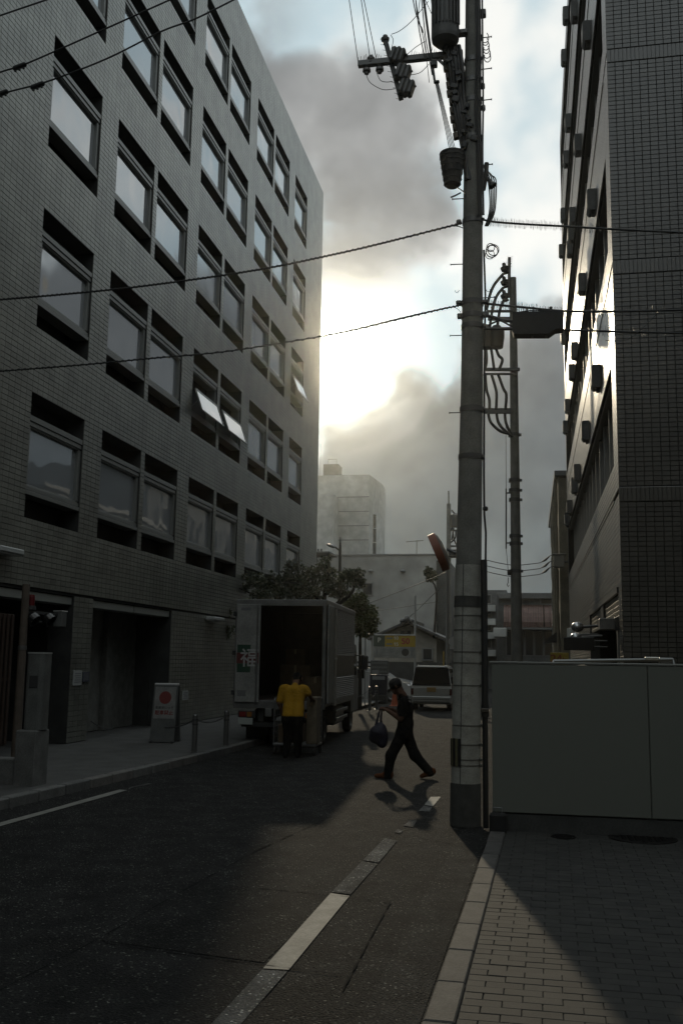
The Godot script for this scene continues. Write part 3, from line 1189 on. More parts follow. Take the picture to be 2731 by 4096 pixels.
		var s := Shape.new()
		s.prism([Vector2(0.0, 0.2), Vector2(-0.13, 0.2), Vector2(-0.15, 0.16), Vector2(-0.15, -0.14), Vector2(-0.11, -0.2), Vector2(0.0, -0.2)], -0.16, 0.16, Transform3D(Basis(), p))
		s.box(p + Vector3(-0.04, -0.23, 0.04), Vector3(0.06, 0.08, 0.07))
		part("vent_hood", s, hood_m, home, true)
	# slatted panels over the loading bay
	var slat_m := worn("bay_slats", lin(0.36, 0.33, 0.26), 0.5, 0.5, 2.0)
	for q in [[14.62, 17.6], [18.3, 21.7]]:
		for i in 6:
			var s := Shape.new()
			s.box(Vector3(RX + 0.05, 2.46 + i * 0.075, -(q[0] + q[1]) * 0.5), Vector3(0.03, 0.062, q[1] - q[0]), Basis(Vector3.BACK, 0.16), 0.004)
			part("slat", s, slat_m, home, true)
	var fr := Shape.new()
	fr.span(Vector3(RX - 0.02, 2.80, -21.85), Vector3(RX + 0.2, 2.88, -14.55))
	fr.span(Vector3(RX, 2.40, -18.28), Vector3(RX + 0.2, 2.80, -17.62))
	fr.span(Vector3(RX, 0.0, -21.85), Vector3(RX + 0.2, 2.80, -21.72))
	part("bay_frame", fr, dark, home, true)
	fr = Shape.new()
	fr.span(Vector3(RX + 0.1, 0.0, -16.2), Vector3(RX + 0.22, 2.4, -16.05))
	part("bay_post", fr, pale, home, true)
	# lamp box by the corner
	var lb := thing("box_lamp", "grey square box lamp bracketed out beside the loading bay", "lamp", Vector3(RX, 2.36, -15.0))
	var s2 := Shape.new()
	s2.box(Vector3(-0.13, 0, 0), Vector3(0.24, 0.17, 0.34), Basis(), 0.012)
	part("housing", s2, worn("lamp_box_grey", lin(0.24, 0.23, 0.21), 0.5, 0.5, 2.0), lb)
	s2 = Shape.new()
	s2.box(Vector3(0.0, 0.0, 0.22), Vector3(0.08, 0.19, 0.16), Basis(), 0.01)
	part("bracket", s2, dark, lb)
	# signboard and security lights farther along
	var sb := pw(2290.0, 2575.0, RX - 0.55)
	var bd := thing("signboard", "long black projecting signboard under two silver dome lights", "sign", sb)
	var s3 := Shape.new()
	s3.box(Vector3(0.1, 0, 0), Vector3(0.50, 0.22, 0.07), Basis(), 0.01)
	part("panel", s3, mat("black_board", lin(0.012, 0.012, 0.012), 0.4), bd)
	s3 = Shape.new()
	s3.rod(Vector3(0.3, 0.05, 0), Vector3(0.56, 0.05, 0), 0.015)
	s3.rod(Vector3(0.3, -0.05, 0), Vector3(0.56, -0.05, 0), 0.015)
	part("arm", s3, dark, bd)
	for q in [[2308.0, 2508.0, "silver dome light higher up over the black signboard"], [2302.0, 2550.0, "silver dome light resting low over the black signboard"]]:
		var p := pw(q[0], q[1], RX - 0.45)
		var d := thing("dome_light", q[2], "light", p)
		var s4 := Shape.new()
		s4.ball(Vector3.ZERO, Vector3(0.11, 0.09, 0.11))
		part("dome", s4, mat("silver_dome", lin(0.5, 0.5, 0.5), 0.25, 0.8), d)
		s4 = Shape.new()
		s4.rod(Vector3(0.05, 0, 0), Vector3(0.46, 0.03, 0), 0.025)
		part("arm", s4, dark, d)
	var wc := pw(2281.0, 2532.0, RX - 0.5)
	var cam := thing("wall_lamp", "white cylinder lamp beside the silver dome lights", "lamp", wc)
	var s5 := Shape.new()
	s5.lathe([Vector2(0, 0.1), Vector2(0.07, 0.09), Vector2(0.075, -0.07), Vector2(0.06, -0.1), Vector2(0, -0.1)], Vector3.ZERO)
	part("shade", s5, mat("lamp_white", lin(0.6, 0.6, 0.55), 0.4), cam)
	s5 = Shape.new()
	s5.rod(Vector3(0.05, -0.03, 0), Vector3(0.5, -0.03, 0), 0.02)
	part("arm", s5, dark, cam)

# a plain block with built windows; front faces +z
func block(home: Node3D, x0: float, x1: float, y0: float, y1: float, z0: float, z1: float, m: Material, called := "wall") -> void:
	var s := Shape.new()
	s.span(Vector3(x0, y0, -z1), Vector3(x1, y1, -z0))
	part(called, s, m, home, true)

func far_window(home: Node3D, lo: Vector3, hi: Vector3, frame: Material, glass: Material, facing: Vector3) -> void:
	var s := Shape.new()
	var c := (lo + hi) * 0.5
	var sz := (hi - lo).abs()
	var along := Vector3(0, 0, 1) if absf(facing.x) > 0.5 else Vector3(1, 0, 0)
	var wide := absf((hi - lo).dot(along))
	for k in [-1.0, 1.0]:
		s.box(c + Vector3(0, k * sz.y * 0.5, 0), Vector3(0.09, 0.07, 0.09) + along * wide)
		s.box(c + along * k * wide * 0.5, Vector3(0.09, sz.y, 0.09))
	var w := part("window", s, frame, home, true)
	s = Shape.new()
	s.box(c + facing * 0.012, Vector3(0.02, sz.y, 0.02) + along * wide)
	part("pane", s, glass, w, true)

func build_far_blocks() -> void:
	var dark_glass := mat("far_glass", lin(0.025, 0.027, 0.03), 0.1, 0.0, 0.6)
	var trim := mat("far_trim", lin(0.18, 0.18, 0.175), 0.6)
	var white := worn("white_render", lin(0.78, 0.78, 0.74), 0.85, 25.0, 70.0)
	var grey := worn("grey_render", lin(0.22, 0.225, 0.22), 0.85, 2.0, 10.0)
	# tall windowless tower
	var a := thing("tower_block", "tall pale grey block with a small rooftop hut and narrow side windows", "building", Vector3(-26.0, 0, -130.0))
	var tl := pz(1240, 1900, 130.0)
	var tr := pz(1477, 1898, 130.0)
	var edge := pz(1505, 1932, 137.0)
	block(a, tl.x - 5.5, tr.x, 0.0, tr.y, 130.0, 142.0, white)
	var s := Shape.new()
	s.prism([Vector2(tr.x, 130.0), Vector2(edge.x + 0.8, 138.0), Vector2(edge.x + 0.55, 142.0), Vector2(tr.x, 142.0)], 0.0, tr.y - 0.01, Transform3D(Basis(Vector3(1, 0, 0), Vector3(0, 0, -1), Vector3(0, 1, 0)), Vector3.ZERO))
	part("side_wall", s, white, a, true)
	for py in [1990.0, 2048.0, 2105.0, 2162.0]:
		var y := pz(1400, py, 130.0).y
		s = Shape.new()
		s.span(Vector3(tl.x - 5.5, y, -130.03), Vector3(tr.x, y + 0.13, -129.97))
		part("joint_strip", s, trim, a, true)
	for py in [2085.0, 2142.0, 2198.0]:
		var p := pz(1486, py, 132.7)
		s = Shape.new()
		s.box(Vector3(p.x + 0.16, p.y, -132.7), Vector3(0.58, 1.85, 0.7), Basis(Vector3.UP, -0.75))
		part("window", s, dark_glass, a, true)
	var hut := pz(1325, 1885, 131.3)
	block(a, hut.x - 1.15, hut.x + 1.0, tr.y, tr.y + 1.85, 131.3, 134.0, grey, "roof_hut")
	s = Shape.new()
	for k in [-0.6, 0.6]:
		s.rod(Vector3(hut.x + k, tr.y + 1.8, -132.0), Vector3(hut.x + k, tr.y + 2.7, -132.0), 0.04, 6)
	s.rod(Vector3(hut.x - 0.65, tr.y + 2.7, -132.0), Vector3(hut.x + 0.65, tr.y + 2.7, -132.0), 0.05, 6)
	s.rod(Vector3(hut.x - 1.6, tr.y, -131.3), Vector3(hut.x - 1.6, tr.y + 4.9, -131.3), 0.03, 6)
	part("roof_rail", s, trim, a, true)
	var st := pz(1332, 1975, 126.0)
	block(a, st.x - 5.5, st.x, 0.0, st.y, 126.0, 130.0, white, "stair_wing")
	# mid height white wall with one small window
	var c0 := pz(1742, 2222, 70.0)
	var b := thing("white_hall", "broad blank white hall with one small dark square window", "building", Vector3(-11.0, 0, -70.0))
	var rw := worn("hall_render", lin(0.50, 0.49, 0.455), 0.85, 30.0, 80.0)
	block(b, -30.0, c0.x, 0.0, c0.y, 70.0, 88.0, rw)
	s = Shape.new()
	s.span(Vector3(-30.05, c0.y, -88.0), Vector3(c0.x + 0.06, c0.y + 0.14, -69.94), 0.02)
	part("coping", s, trim, b, true)
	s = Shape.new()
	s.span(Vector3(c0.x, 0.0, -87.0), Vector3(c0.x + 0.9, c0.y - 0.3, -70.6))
	part("side_wall", s, worn("hall_side_shade", lin(0.12, 0.125, 0.12), 0.9, 3.0, 12.0), b, true)  # this face lies in shadow; its shade is put into the darker colour
	var w0 := pz(1450, 2332, 69.98)
	var w1 := pz(1490, 2381, 69.98)
	far_window(b, Vector3(w0.x, w1.y, -69.97), Vector3(w1.x, w0.y, -69.97), trim, dark_glass, Vector3(0, 0, 1))
	for q in [[1482.0, 2284.0], [1610.0, 2284.0]]:
		var p := pz(q[0], q[1], 69.9)
		s = Shape.new()
		s.ball(p, Vector3(0.2, 0.13, 0.16), Basis(), 8)
		part("vent_cap", s, trim, b, true)
	var an := pz(1666, 2222, 72.0)
	var t := thing("roof_aerial", "thin television aerial standing on the white hall roof", "aerial", Vector3(an.x, c0.y + 0.13, -72.0))
	s = Shape.new()
	s.rod(Vector3.ZERO, Vector3(0, 1.25, 0), 0.035, 6)
	part("mast", s, trim, t)
	s = Shape.new()
	s.rod(Vector3(-0.8, 1.12, 0), Vector3(0.5, 1.22, 0), 0.03, 6)
	for i in 9:
		var x := -0.75 + i * 0.15
		s.rod(Vector3(x, 1.15 + i * 0.008, -0.25), Vector3(x, 1.15 + i * 0.008, 0.25), 0.015, 5)
	part("aerial_bars", s, trim, t)
	# hipped canopy end seen past the office corner
	var cp := thing("entrance_canopy", "flat grey canopy slab with small knobs beyond the office corner", "canopy", pz(1300, 2218, 50.0))
	s = Shape.new()
	s.box(Vector3(-0.3, 0, 0), Vector3(1.5, 0.12, 2.0), Basis(), 0.02)
	part("slab", s, grey, cp)
	s = Shape.new()
	for i in 5:
		s.lathe([Vector2(0.05, 0), Vector2(0.05, 0.16), Vector2(0.0, 0.2)], Vector3(-0.75 + i * 0.17, 0.06, 0.6), Basis(), 8)
	part("knobs", s, grey, cp)
	s = Shape.new()
	s.span(Vector3(-0.9, -cp.position.y, -0.8), Vector3(-0.6, -0.06, -0.5))
	part("post", s, grey, cp)
	# gabled house
	var g := thing("gabled_house", "low gabled house with pale walls and a tiled roof behind the car park", "house", Vector3(-7.7, 0, -60.0))
	var apex := pz(1628, 2492, 60.0)
	var eave := pz(1776, 2556, 60.0)
	var run := eave.x - apex.x
	var gx := apex.x
	s = Shape.new()
	s.prism([Vector2(gx - run, 0), Vector2(gx + run - 0.5, 0), Vector2(gx + run - 0.5, eave.y - 0.05), Vector2(gx, apex.y - 0.1), Vector2(gx - run, eave.y - 0.05)], -68.0, -60.3)
	part("wall", s, worn("house_wall", lin(0.42, 0.39, 0.33), 0.9, 12.0, 40.0), g, true)
	var roof_m := worn("roof_tile", lin(0.10, 0.10, 0.10), 0.42, 0.8, 3.0)
	s = Shape.new()
	var slope := (eave - apex)
	for k in [-1.0, 1.0]:
		var e2 := Vector2(gx + k * (run + 0.15), eave.y - 0.12)
		s.prism([Vector2(gx, apex.y), Vector2(gx, apex.y + 0.15), Vector2(e2.x, e2.y + 0.15), e2], -68.4, -59.8)
	var rf := part("roof", s, roof_m, g, true)
	s = Shape.new()
	s.span(Vector3(gx - 0.14, apex.y + 0.08, -68.4), Vector3(gx + 0.14, apex.y + 0.32, -59.75), 0.05)
	for k in [-0.28, 0.0, 0.28]:
		s.ball(Vector3(gx + k, apex.y + 0.22 - absf(k) * 0.35, -59.8), Vector3(0.17, 0.26 - absf(k) * 0.4, 0.16), Basis(), 8)
	part("ridge", s, roof_m, rf, true)
	s = Shape.new()
	s.span(Vector3(gx - 0.45, apex.y - 0.75, -60.28), Vector3(gx + 0.2, apex.y - 0.45, -60.24))
	part("gable_vent", s, dark_glass, g, true)
	far_window(g, Vector3(eave.x - 1.35, 1.85, -60.25), Vector3(eave.x - 0.75, 2.55, -60.25), trim, dark_glass, Vector3(0, 0, 1))
	s = Shape.new()
	s.span(Vector3(-11.6, 0, -59.4), Vector3(-3.9, 1.72, -59.2))
	tag(part("block_wall", s, worn("dark_wall", lin(0.06, 0.062, 0.06), 0.9, 1.0, 4.0), self), "dark grey boundary wall in front of the gabled house", "wall")
	# house with a rounded brown roof
	var k0 := thing("shop_building", "low shop block with a rounded reddish brown metal roof band", "building", Vector3(-0.5, 0, -72.0))
	var l := pz(1975, 2366, 72.0)
	var rr := pz(2222, 2366, 72.0)
	block(k0, l.x, rr.x + 1.2, 0.0, l.y - 0.45, 73.6, 84.0, worn("shop_wall", lin(0.20, 0.205, 0.20), 0.85, 2.0, 6.0))
	s = Shape.new()
	s.span(Vector3(l.x - 0.25, l.y - 0.45, -84.0), Vector3(rr.x + 1.2, l.y, -73.2), 0.04)
	part("parapet", s, grey, k0, true)
	var q0 := pz(2012, 2414, 72.0)
	var q1 := pz(2012, 2508, 72.0)
	var x1 := pz(2172, 2414, 72.0).x
	var band := worn("brown_metal_roof", lin(0.20, 0.115, 0.095), 0.36, 0.6, 3.0, 0.0, 0.3)
	for seg in [[q0.x, x1], [x1 + 0.06, rr.x + 1.2]]:
		var n := 16 if seg[0] < x1 else 5
		for i in n:
			var xa: float = lerpf(seg[0], seg[1], float(i) / n)
			var xb: float = lerpf(seg[0], seg[1], float(i + 1) / n) - 0.02
			var pts := []
			for j in 8:
				var an2 := PI * 0.5 * j / 7.0
				pts.append(Vector2(-73.55 + 1.55 * sin(an2), q1.y + (q0.y - q1.y) * cos(an2)))
			pts.append(Vector2(-73.55, q1.y))
			s = Shape.new()
			s.prism(pts, xa, xb, Transform3D(Basis(Vector3(0, 0, 1), Vector3(0, 1, 0), Vector3(1, 0, 0)), Vector3.ZERO))
			part("roof_panel", s, band, k0, true)
	s = Shape.new()
	s.span(Vector3(q0.x, q1.y - 0.16, -73.6), Vector3(rr.x + 1.2, q1.y - 0.02, -71.9))
	part("eaves_gutter", s, trim, k0, true)
	s = Shape.new()
	s.span(Vector3(q0.x, 1.5, -73.0), Vector3(rr.x + 1.2, 2.25, -72.4))
	part("shop_sill", s, grey, k0, true)
	for i in 6:
		var xa := q0.x + 0.15 + i * 0.68
		far_window(k0, Vector3(xa, 2.3, -73.1), Vector3(xa + 0.6, q1.y - 0.25, -73.1), trim, dark_glass, Vector3(0, 0, 1))
	far_window(k0, Vector3(rr.x - 1.1, q0.y + 0.05, -73.55), Vector3(rr.x + 0.2, q0.y + 0.6, -73.55), trim, dark_glass, Vector3(0, 0, 1))
	# white flats between the two poles
	var fl := thing("apartment_house", "narrow grey apartment house with stacked balconies between the poles", "building", Vector3(-3.0, 0, -66.0))
	var f0 := pz(1930, 2380, 66.0)
	var f1 := pz(2004, 2380, 66.0)
	block(fl, f0.x - 1.2, f1.x - 0.35, 0.0, f0.y + 0.2, 66.6, 71.0, worn("flat_wall", lin(0.19, 0.195, 0.195), 0.85, 2.0, 6.0))
	block(fl, f0.x - 0.6, f1.x + 0.06, f0.y + 0.2, f0.y + 1.2, 78.0, 84.0, grey, "stair_head")
	for i in 4:
		var y: float = pz(1990, [2420.0, 2475.0, 2530.0, 2600.0][i], 66.0).y
		s = Shape.new()
		s.span(Vector3(f0.x - 1.2, y - 0.42, -66.7), Vector3(f1.x - 0.4, y, -65.9), 0.02)
		part("balcony", s, white, fl, true)
		far_window(fl, Vector3(f0.x + 0.1, y + 0.12, -66.55), Vector3(f1.x - 0.7, y + 0.72, -66.55), trim, dark_glass, Vector3(0, 0, 1))
	s = Shape.new()
	s.span(Vector3(f1.x - 0.5, pz(1990, 2548, 65.0).y, -65.9), Vector3(f1.x + 0.35, pz(1990, 2512, 65.0).y, -64.6), 0.03)
	part("air_conditioner", s, white, fl, true)
	# setback block along the far side of the street, mirrored in the lowest office windows
	var sb2 := thing("setback_block", "plain grey office block set back from the street beyond the dark tiled block", "building", Vector3(3.2, 0, -52.0))
	block(sb2, 3.2, 16.0, 0.0, 12.4, 50.0, 92.0, grey)
	for i in 3:
		for j in 9:
			var z := 52.0 + j * 4.2
			far_window(sb2, Vector3(3.18, 1.4 + i * 3.6, -z - 2.6), Vector3(3.18, 3.2 + i * 3.6, -z), trim, dark_glass, Vector3(-1, 0, 0))
	var pale_block := worn("pale_concrete", lin(0.46, 0.46, 0.43), 0.85, 2.0, 10.0)
	# the street goes on behind: blocks that shut out the sky on that side
	var nb := thing("corner_block", "plain concrete block lining the road before the tiled offices", "building", Vector3(-9.2, 0, 4.0))
	block(nb, -24.0, -9.1, 0.0, 17.0, -16.0, 6.6, pale_block)
	for i in 4:
		for j in 4:
			far_window(nb, Vector3(-9.08, 1.5 + i * 3.7, 10.0 - j * 4.0), Vector3(-9.08, 3.3 + i * 3.7, 12.6 - j * 4.0), trim, dark_glass, Vector3(1, 0, 0))
	var rb := thing("end_block", "plain concrete block closing the street opposite the panel fence", "building", Vector3(0, 0, 17.0))
	block(rb, -8.0, 30.0, 0.0, 19.0, -34.0, -17.0, pale_block)
	for i in 5:
		for j in 7:
			far_window(rb, Vector3(-6.0 + j * 4.0, 1.5 + i * 3.5, 16.98), Vector3(-3.4 + j * 4.0, 3.3 + i * 3.5, 16.98), trim, dark_glass, Vector3(0, 0, -1))
	var fb := thing("forecourt_shade_block", "unseen plain concrete block added beside the brick forecourt to shade it", "building", Vector3(6.0, 0, 2.0))  # unseen block, added to shade the near office facade and the paving
	block(fb, 6.0, 22.0, 0.0, 16.0, -14.0, 8.0, pale_block)
	for i in 4:
		for j in 4:
			far_window(fb, Vector3(5.98, 1.5 + i * 3.6, 9.5 - j * 5.0), Vector3(5.98, 3.3 + i * 3.6, 12.5 - j * 5.0), trim, dark_glass, Vector3(-1, 0, 0))
	# cream block beyond the dark tiled one
	var cr := thing("cream_building", "slim cream coloured block with tall windows beyond the dark tiled block", "building", Vector3(0.95, 0, -35.0))
	var cream := worn("cream_render", lin(0.34, 0.30, 0.22), 0.8, 1.0, 4.0)
	block(cr, 0.98, 9.0, 0.0, 8.3, 34.6, 48.0, cream)
	for i in 5:
		var y := 1.0 + i * 1.55
		for j in 4:
			var z := 35.6 + j * 3.0
			far_window(cr, Vector3(0.97, y, -z - 1.9), Vector3(0.97, y + 0.95, -z), trim, dark_glass, Vector3(-1, 0, 0))
	s = Shape.new()
	for z in [34.8, 38.3, 41.3]:
		s = Shape.new()
		s.rod(Vector3(0.90, 0.1, -z), Vector3(0.90, 8.2, -z), 0.05, 8)
		part("rain_pipe", s, cream, cr, true)
	s = Shape.new()
	s.span(Vector3(0.86, 8.3, -48.1), Vector3(9.0, 8.5, -34.5), 0.02)
	part("coping", s, trim, cr, true)
	s = Shape.new()
	s.prism([Vector2(0.97, 2.95), Vector2(0.45, 2.55), Vector2(0.45, 2.48), Vector2(0.97, 2.5)], -37.4, -35.2)
	part("awning", s, dark_glass, cr, true)
	var jb := pz(2228, 2246, 34.0)
	var jbox := thing("service_box", "grey cable service box on the cream block wall", "box", jb)
	s = Shape.new()
	s.box(Vector3(0.05, 0, 0), Vector3(0.36, 0.42, 0.3), Basis(), 0.02)
	part("case", s, mat("service_grey", lin(0.27, 0.25, 0.21), 0.5), jbox)
	s = Shape.new()
	s.box(Vector3(0.05, 0.24, 0), Vector3(0.46, 0.04, 0.36), Basis(), 0.01)
	part("lid", s, mat("service_grey", lin(0.27, 0.25, 0.21), 0.5), jbox)
	s = Shape.new()
	s.rod(Vector3(0.2, 0, 0), Vector3(0.6, 0, -0.6), 0.03)
	part("bracket", s, trim, jbox)

# ---------------------------------------------------------------- fence
const FENCE_Z := 10.45

func build_fence() -> void:
	var x0 := pz(1966, 3000, FENCE_Z).x
	var step := pz(2597, 3000, FENCE_Z).x - x0
	var sheet := mat("fence_panel", lin(0.16, 0.166, 0.142), 0.6)
	var fence := thing("site_fence", "smooth grey panel fence closing off the brick pavement", "fence", Vector3(x0, 0.062, -FENCE_Z))
	for i in 4:
		var s := Shape.new()
		s.span(Vector3(x0 + i * step + 0.003, 0.262, -FENCE_Z - 0.03), Vector3(x0 + (i + 1) * step - 0.003, 1.765, -FENCE_Z + 0.006), 0.006)
		part("panel", s, sheet, fence, true)
		s = Shape.new()
		s.span(Vector3(x0 + (i + 1) * step - 0.05, 0.07, -FENCE_Z - 0.12), Vector3(x0 + (i + 1) * step + 0.05, 1.72, -FENCE_Z - 0.032))
		part("post", s, mat("fence_post", lin(0.18, 0.18, 0.17), 0.4, 0.5), fence, true)
	var s := Shape.new()
	s.span(Vector3(x0, 0.062, -FENCE_Z - 0.10), Vector3(x0 + 4 * step, 0.248, -FENCE_Z - 0.006), 0.008)
	s.span(Vector3(x0, 0.248, -FENCE_Z - 0.10), Vector3(x0 + 4 * step, 0.32, -FENCE_Z - 0.034))
	part("plinth", s, worn("fence_plinth", lin(0.10, 0.10, 0.094), 0.85, 0.5, 2.0, 0.3), fence, true)
	s = Shape.new()
	s.span(Vector3(x0 - 0.02, 1.767, -FENCE_Z - 0.05), Vector3(x0 + 4 * step, 1.79, -FENCE_Z + 0.012), 0.004)
	part("cap_rail", s, mat("fence_rail", lin(0.22, 0.225, 0.21), 0.35, 0.4), fence, true)
	# a pipe lying along the top, with its end clamps
	var a := pz(2212, 2645, FENCE_Z + 0.25)
	var b := pz(2690, 2638, FENCE_Z + 0.25)
	var pipe := thing("long_pipe", "long grey pipe lying along the top of the panel fence", "pipe", a)
	s = Shape.new()
	s.rod(a, b, 0.019, 10)
	part("tube", s, mat("galvanised", lin(0.22, 0.225, 0.22), 0.35, 0.6), pipe, true)
	s = Shape.new()
	s.box(pz(2605, 2635, FENCE_Z + 0.25), Vector3(0.14, 0.035, 0.06), Basis(), 0.006)
	part("clamp", s, mat("bright_steel", lin(0.62, 0.60, 0.54), 0.25, 0.7), pipe, true)
	s = Shape.new()
	s.box(pz(2660, 2642, FENCE_Z + 0.28), Vector3(0.13, 0.06, 0.08), Basis(), 0.006)
	part("bracket", s, mat("fence_post", lin(0.18, 0.18, 0.17), 0.4, 0.5), pipe, true)
	s = Shape.new()
	for p in [a, b]:
		s.rod(p, Vector3(p.x, 1.70, -FENCE_Z - 0.035), 0.012, 6)
	part("hook", s, mat("galvanised", lin(0.22, 0.225, 0.22), 0.35, 0.6), pipe, true)
	# small dark block at the foot of the fence
	var f := pz(1990, 3290, FENCE_Z - 0.06)
	var w := thing("fence_weight", "dark concrete block weight at the foot of the panel fence", "weight", Vector3(f.x, 0.062, f.z))
	s = Shape.new()
	s.box(Vector3(0, 0.10, 0), Vector3(0.17, 0.20, 0.14), Basis(), 0.02)
	part("block", s, worn("weight_block", lin(0.035, 0.035, 0.034), 0.9, 0.3, 1.0, 0.4), w)
	s = Shape.new()
	s.tube([Vector3(-0.04, 0.20, 0), Vector3(-0.04, 0.25, 0), Vector3(0.04, 0.25, 0), Vector3(0.04, 0.20, 0)], 0.008, 6)
	part("handle", s, mat("galvanised", lin(0.22, 0.225, 0.22), 0.35, 0.6), w)

# ---------------------------------------------------------------- the near utility pole
const PZ := 11.15

func at_pole(px: float, py: float, ahead := 0.0) -> Vector3:
	return pz(px, py, PZ - ahead)

func pole_x(y: float) -> Vector2:
	# middle and radius of the near pole at a height
	const SEEN := [[-1.0, -0.752, 0.162], [0.27, -0.743, 0.158], [2.76, -0.699, 0.146], [5.11, -0.645, 0.127], [6.66, -0.630, 0.120], [8.28, -0.621, 0.104], [9.96, -0.609, 0.094], [14.0, -0.585, 0.080]]
	for i in SEEN.size() - 1:
		if y <= SEEN[i + 1][0]:
			var t: float = (y - SEEN[i][0]) / (SEEN[i + 1][0] - SEEN[i][0])
			return Vector2(lerpf(SEEN[i][1], SEEN[i + 1][1], t), lerpf(SEEN[i][2], SEEN[i + 1][2], t))
	return Vector2(-0.585, 0.08)

func build_main_pole() -> void:
	var conc := worn("pole_concrete", lin(0.27, 0.266, 0.24), 0.85, 0.5, 2.2, 0.35)
	var steel := mat("pole_steel", lin(0.10, 0.10, 0.098), 0.45, 0.6)
	var black := mat("cable_black", lin(0.014, 0.014, 0.014), 0.5)
	var pole := thing("utility_pole", "thick concrete utility pole with transformer, step bolts and cable gear beside the panel fence", "utility pole", Vector3(-0.745, 0, -PZ))
	var s := Shape.new()
	var pts := []
	var rad := []
	for i in 14:
		var y := -0.05 + i * 1.0
		var q := pole_x(y)
		pts.append(Vector3(q.x, y, -PZ))
		rad.append(q.y)
	s.tube(pts, rad, 28)
	part("shaft", s, conc, pole, true)
	# rubber sleeves
	for q in [[3130.0, 3300.0, 0.012, "foot_sleeve"], [2386.0, 2430.0, 0.010, "collar"]]:
		var y1 := at_pole(1862, q[0]).y
		var y0 := maxf(at_pole(1862, q[1]).y, 0.0)
		s = Shape.new()
		s.tube([Vector3(pole_x(y0).x, y0, -PZ), Vector3(pole_x(y1).x, y1, -PZ)], [pole_x(y0).y + q[2], pole_x(y1).y + q[2]], 28)
		part(q[3], s, worn("rubber_sleeve", lin(0.11, 0.108, 0.098), 0.85, 0.2, 0.8, 0.7), pole, true)
	# sheet wrapped round the lower half, with a seam
	var yt := at_pole(1862, 2262).y
	s = Shape.new()
	var wrap := []
	var wrad := []
	for i in 7:
		var y := lerpf(0.02, yt, i / 6.0)
		wrap.append(Vector3(pole_x(y).x, y, -PZ))
		wrad.append(pole_x(y).y + 0.005)
	s.tube(wrap, wrad, 28)
	part("wrap_sheet", s, worn("wrap_sheet", lin(0.56, 0.545, 0.48), 0.7, 0.35, 1.4, 0.5), pole, true)
	s = Shape.new()
	for i in 6:
		var y := lerpf(0.02, yt, i / 6.0)
		var y2 := lerpf(0.02, yt, (i + 1) / 6.0)
		var an := 0.32
		s.bar(Vector3(pole_x(y).x - sin(an) * (pole_x(y).y + 0.006), y, -PZ + cos(an) * (pole_x(y).y + 0.006)), Vector3(pole_x(y2).x - sin(an) * (pole_x(y2).y + 0.006), y2, -PZ + cos(an) * (pole_x(y2).y + 0.006)), 0.012, 0.008)
	part("wrap_seam", s, mat("seam_dark", lin(0.05, 0.05, 0.048), 0.7), pole, true)
	# striped plate
	var ym := at_pole(1825, 3005).y
	for i in 5:
		var an2 := -1.25 + i * 0.22
		s = Shape.new()
		var rr := pole_x(ym).y + 0.014
		var c := Vector3(pole_x(ym).x + sin(an2) * rr, ym, -PZ + cos(an2) * rr)
		s.box(c, Vector3(0.033, 0.30, 0.006), Basis(Vector3.UP, an2))
		part("warning_stripe", s, mat("stripe_black", lin(0.015, 0.015, 0.015), 0.5) if i % 2 == 0 else mat("stripe_yellow", lin(0.12, 0.11, 0.06), 0.6), pole, true)
	# steel straps with their buckles
	for py in [2464.0, 2521.0, 2608.0, 2652.0, 2741.0, 2900.0, 2976.0, 3035.0, 3058.0, 890.0, 1215.0, 1268.0, 1310.0, 1640.0, 410.0, 330.0, 250.0, 560.0, 1830.0]:
		var y := at_pole(1870, py).y
		var q := pole_x(y)
		s = Shape.new()
		var hh := 0.006 if py > 2400 else 0.03
		s.tube([Vector3(q.x, y - hh, -PZ), Vector3(q.x, y + hh, -PZ)], q.y + 0.009, 24)
		s.box(Vector3(q.x + q.y + 0.012, y, -PZ + 0.06), Vector3(0.03, 0.035, 0.03), Basis(), 0.004)
		part("strap", s, steel if py < 2400 else mat("strap_band", lin(0.13, 0.125, 0.11), 0.5, 0.3), pole, true)
	# step bolts, left and right in turn
	for q in [[1925, 152, 1], [1925, 278, 1], [1925, 402, 1], [1928, 661, 1], [1848, 795, -1], [1842, 1057, -1], [1840, 1342, -1], [1838, 1651, -1], [1935, 1192, 1], [1938, 1500, 1]]:
		var p := at_pole(q[0], q[1])
		s = Shape.new()
		s.rod(p - Vector3(q[2] * 0.04, 0, 0), p + Vector3(q[2] * 0.115, 0.004, 0), 0.0065, 6)
		s.rod(p + Vector3(q[2] * 0.115, 0.004, 0), p + Vector3(q[2] * 0.125, 0.004, 0), 0.013, 8)
		part("step_bolt", s, steel, pole, true)
	for q in [[1836, 1160, -1], [1942, 1158, 1]]:
		var p := at_pole(q[0], q[1])
		s = Shape.new()
		s.tube([p, p + Vector3(q[2] * 0.02, -0.03, 0), p + Vector3(q[2] * 0.045, -0.025, 0), p + Vector3(q[2] * 0.05, 0.0, 0)], 0.004, 6)
		part("hook", s, steel, pole, true)
	# transformer
	var tb := at_pole(1780, 165, 0.12)
	s = Shape.new()
	s.lathe([Vector2(0, -0.05), Vector2(0.12, -0.045), Vector2(0.165, 0.0), Vector2(0.172, 0.05), Vector2(0.172, 0.95), Vector2(0.178, 0.97), Vector2(0.172, 1.0), Vector2(0.1, 1.06), Vector2(0, 1.07)], tb, Basis(), 28)
	var tr := part("transformer", s, worn("transformer_grey", lin(0.10, 0.10, 0.097), 0.5, 0.5, 1.5), pole, true)
	s = Shape.new()
	for y in [0.12, 0.8]:
		s.box(tb + Vector3(0.19, y, -0.05), Vector3(0.16, 0.06, 0.1), Basis(), 0.008)
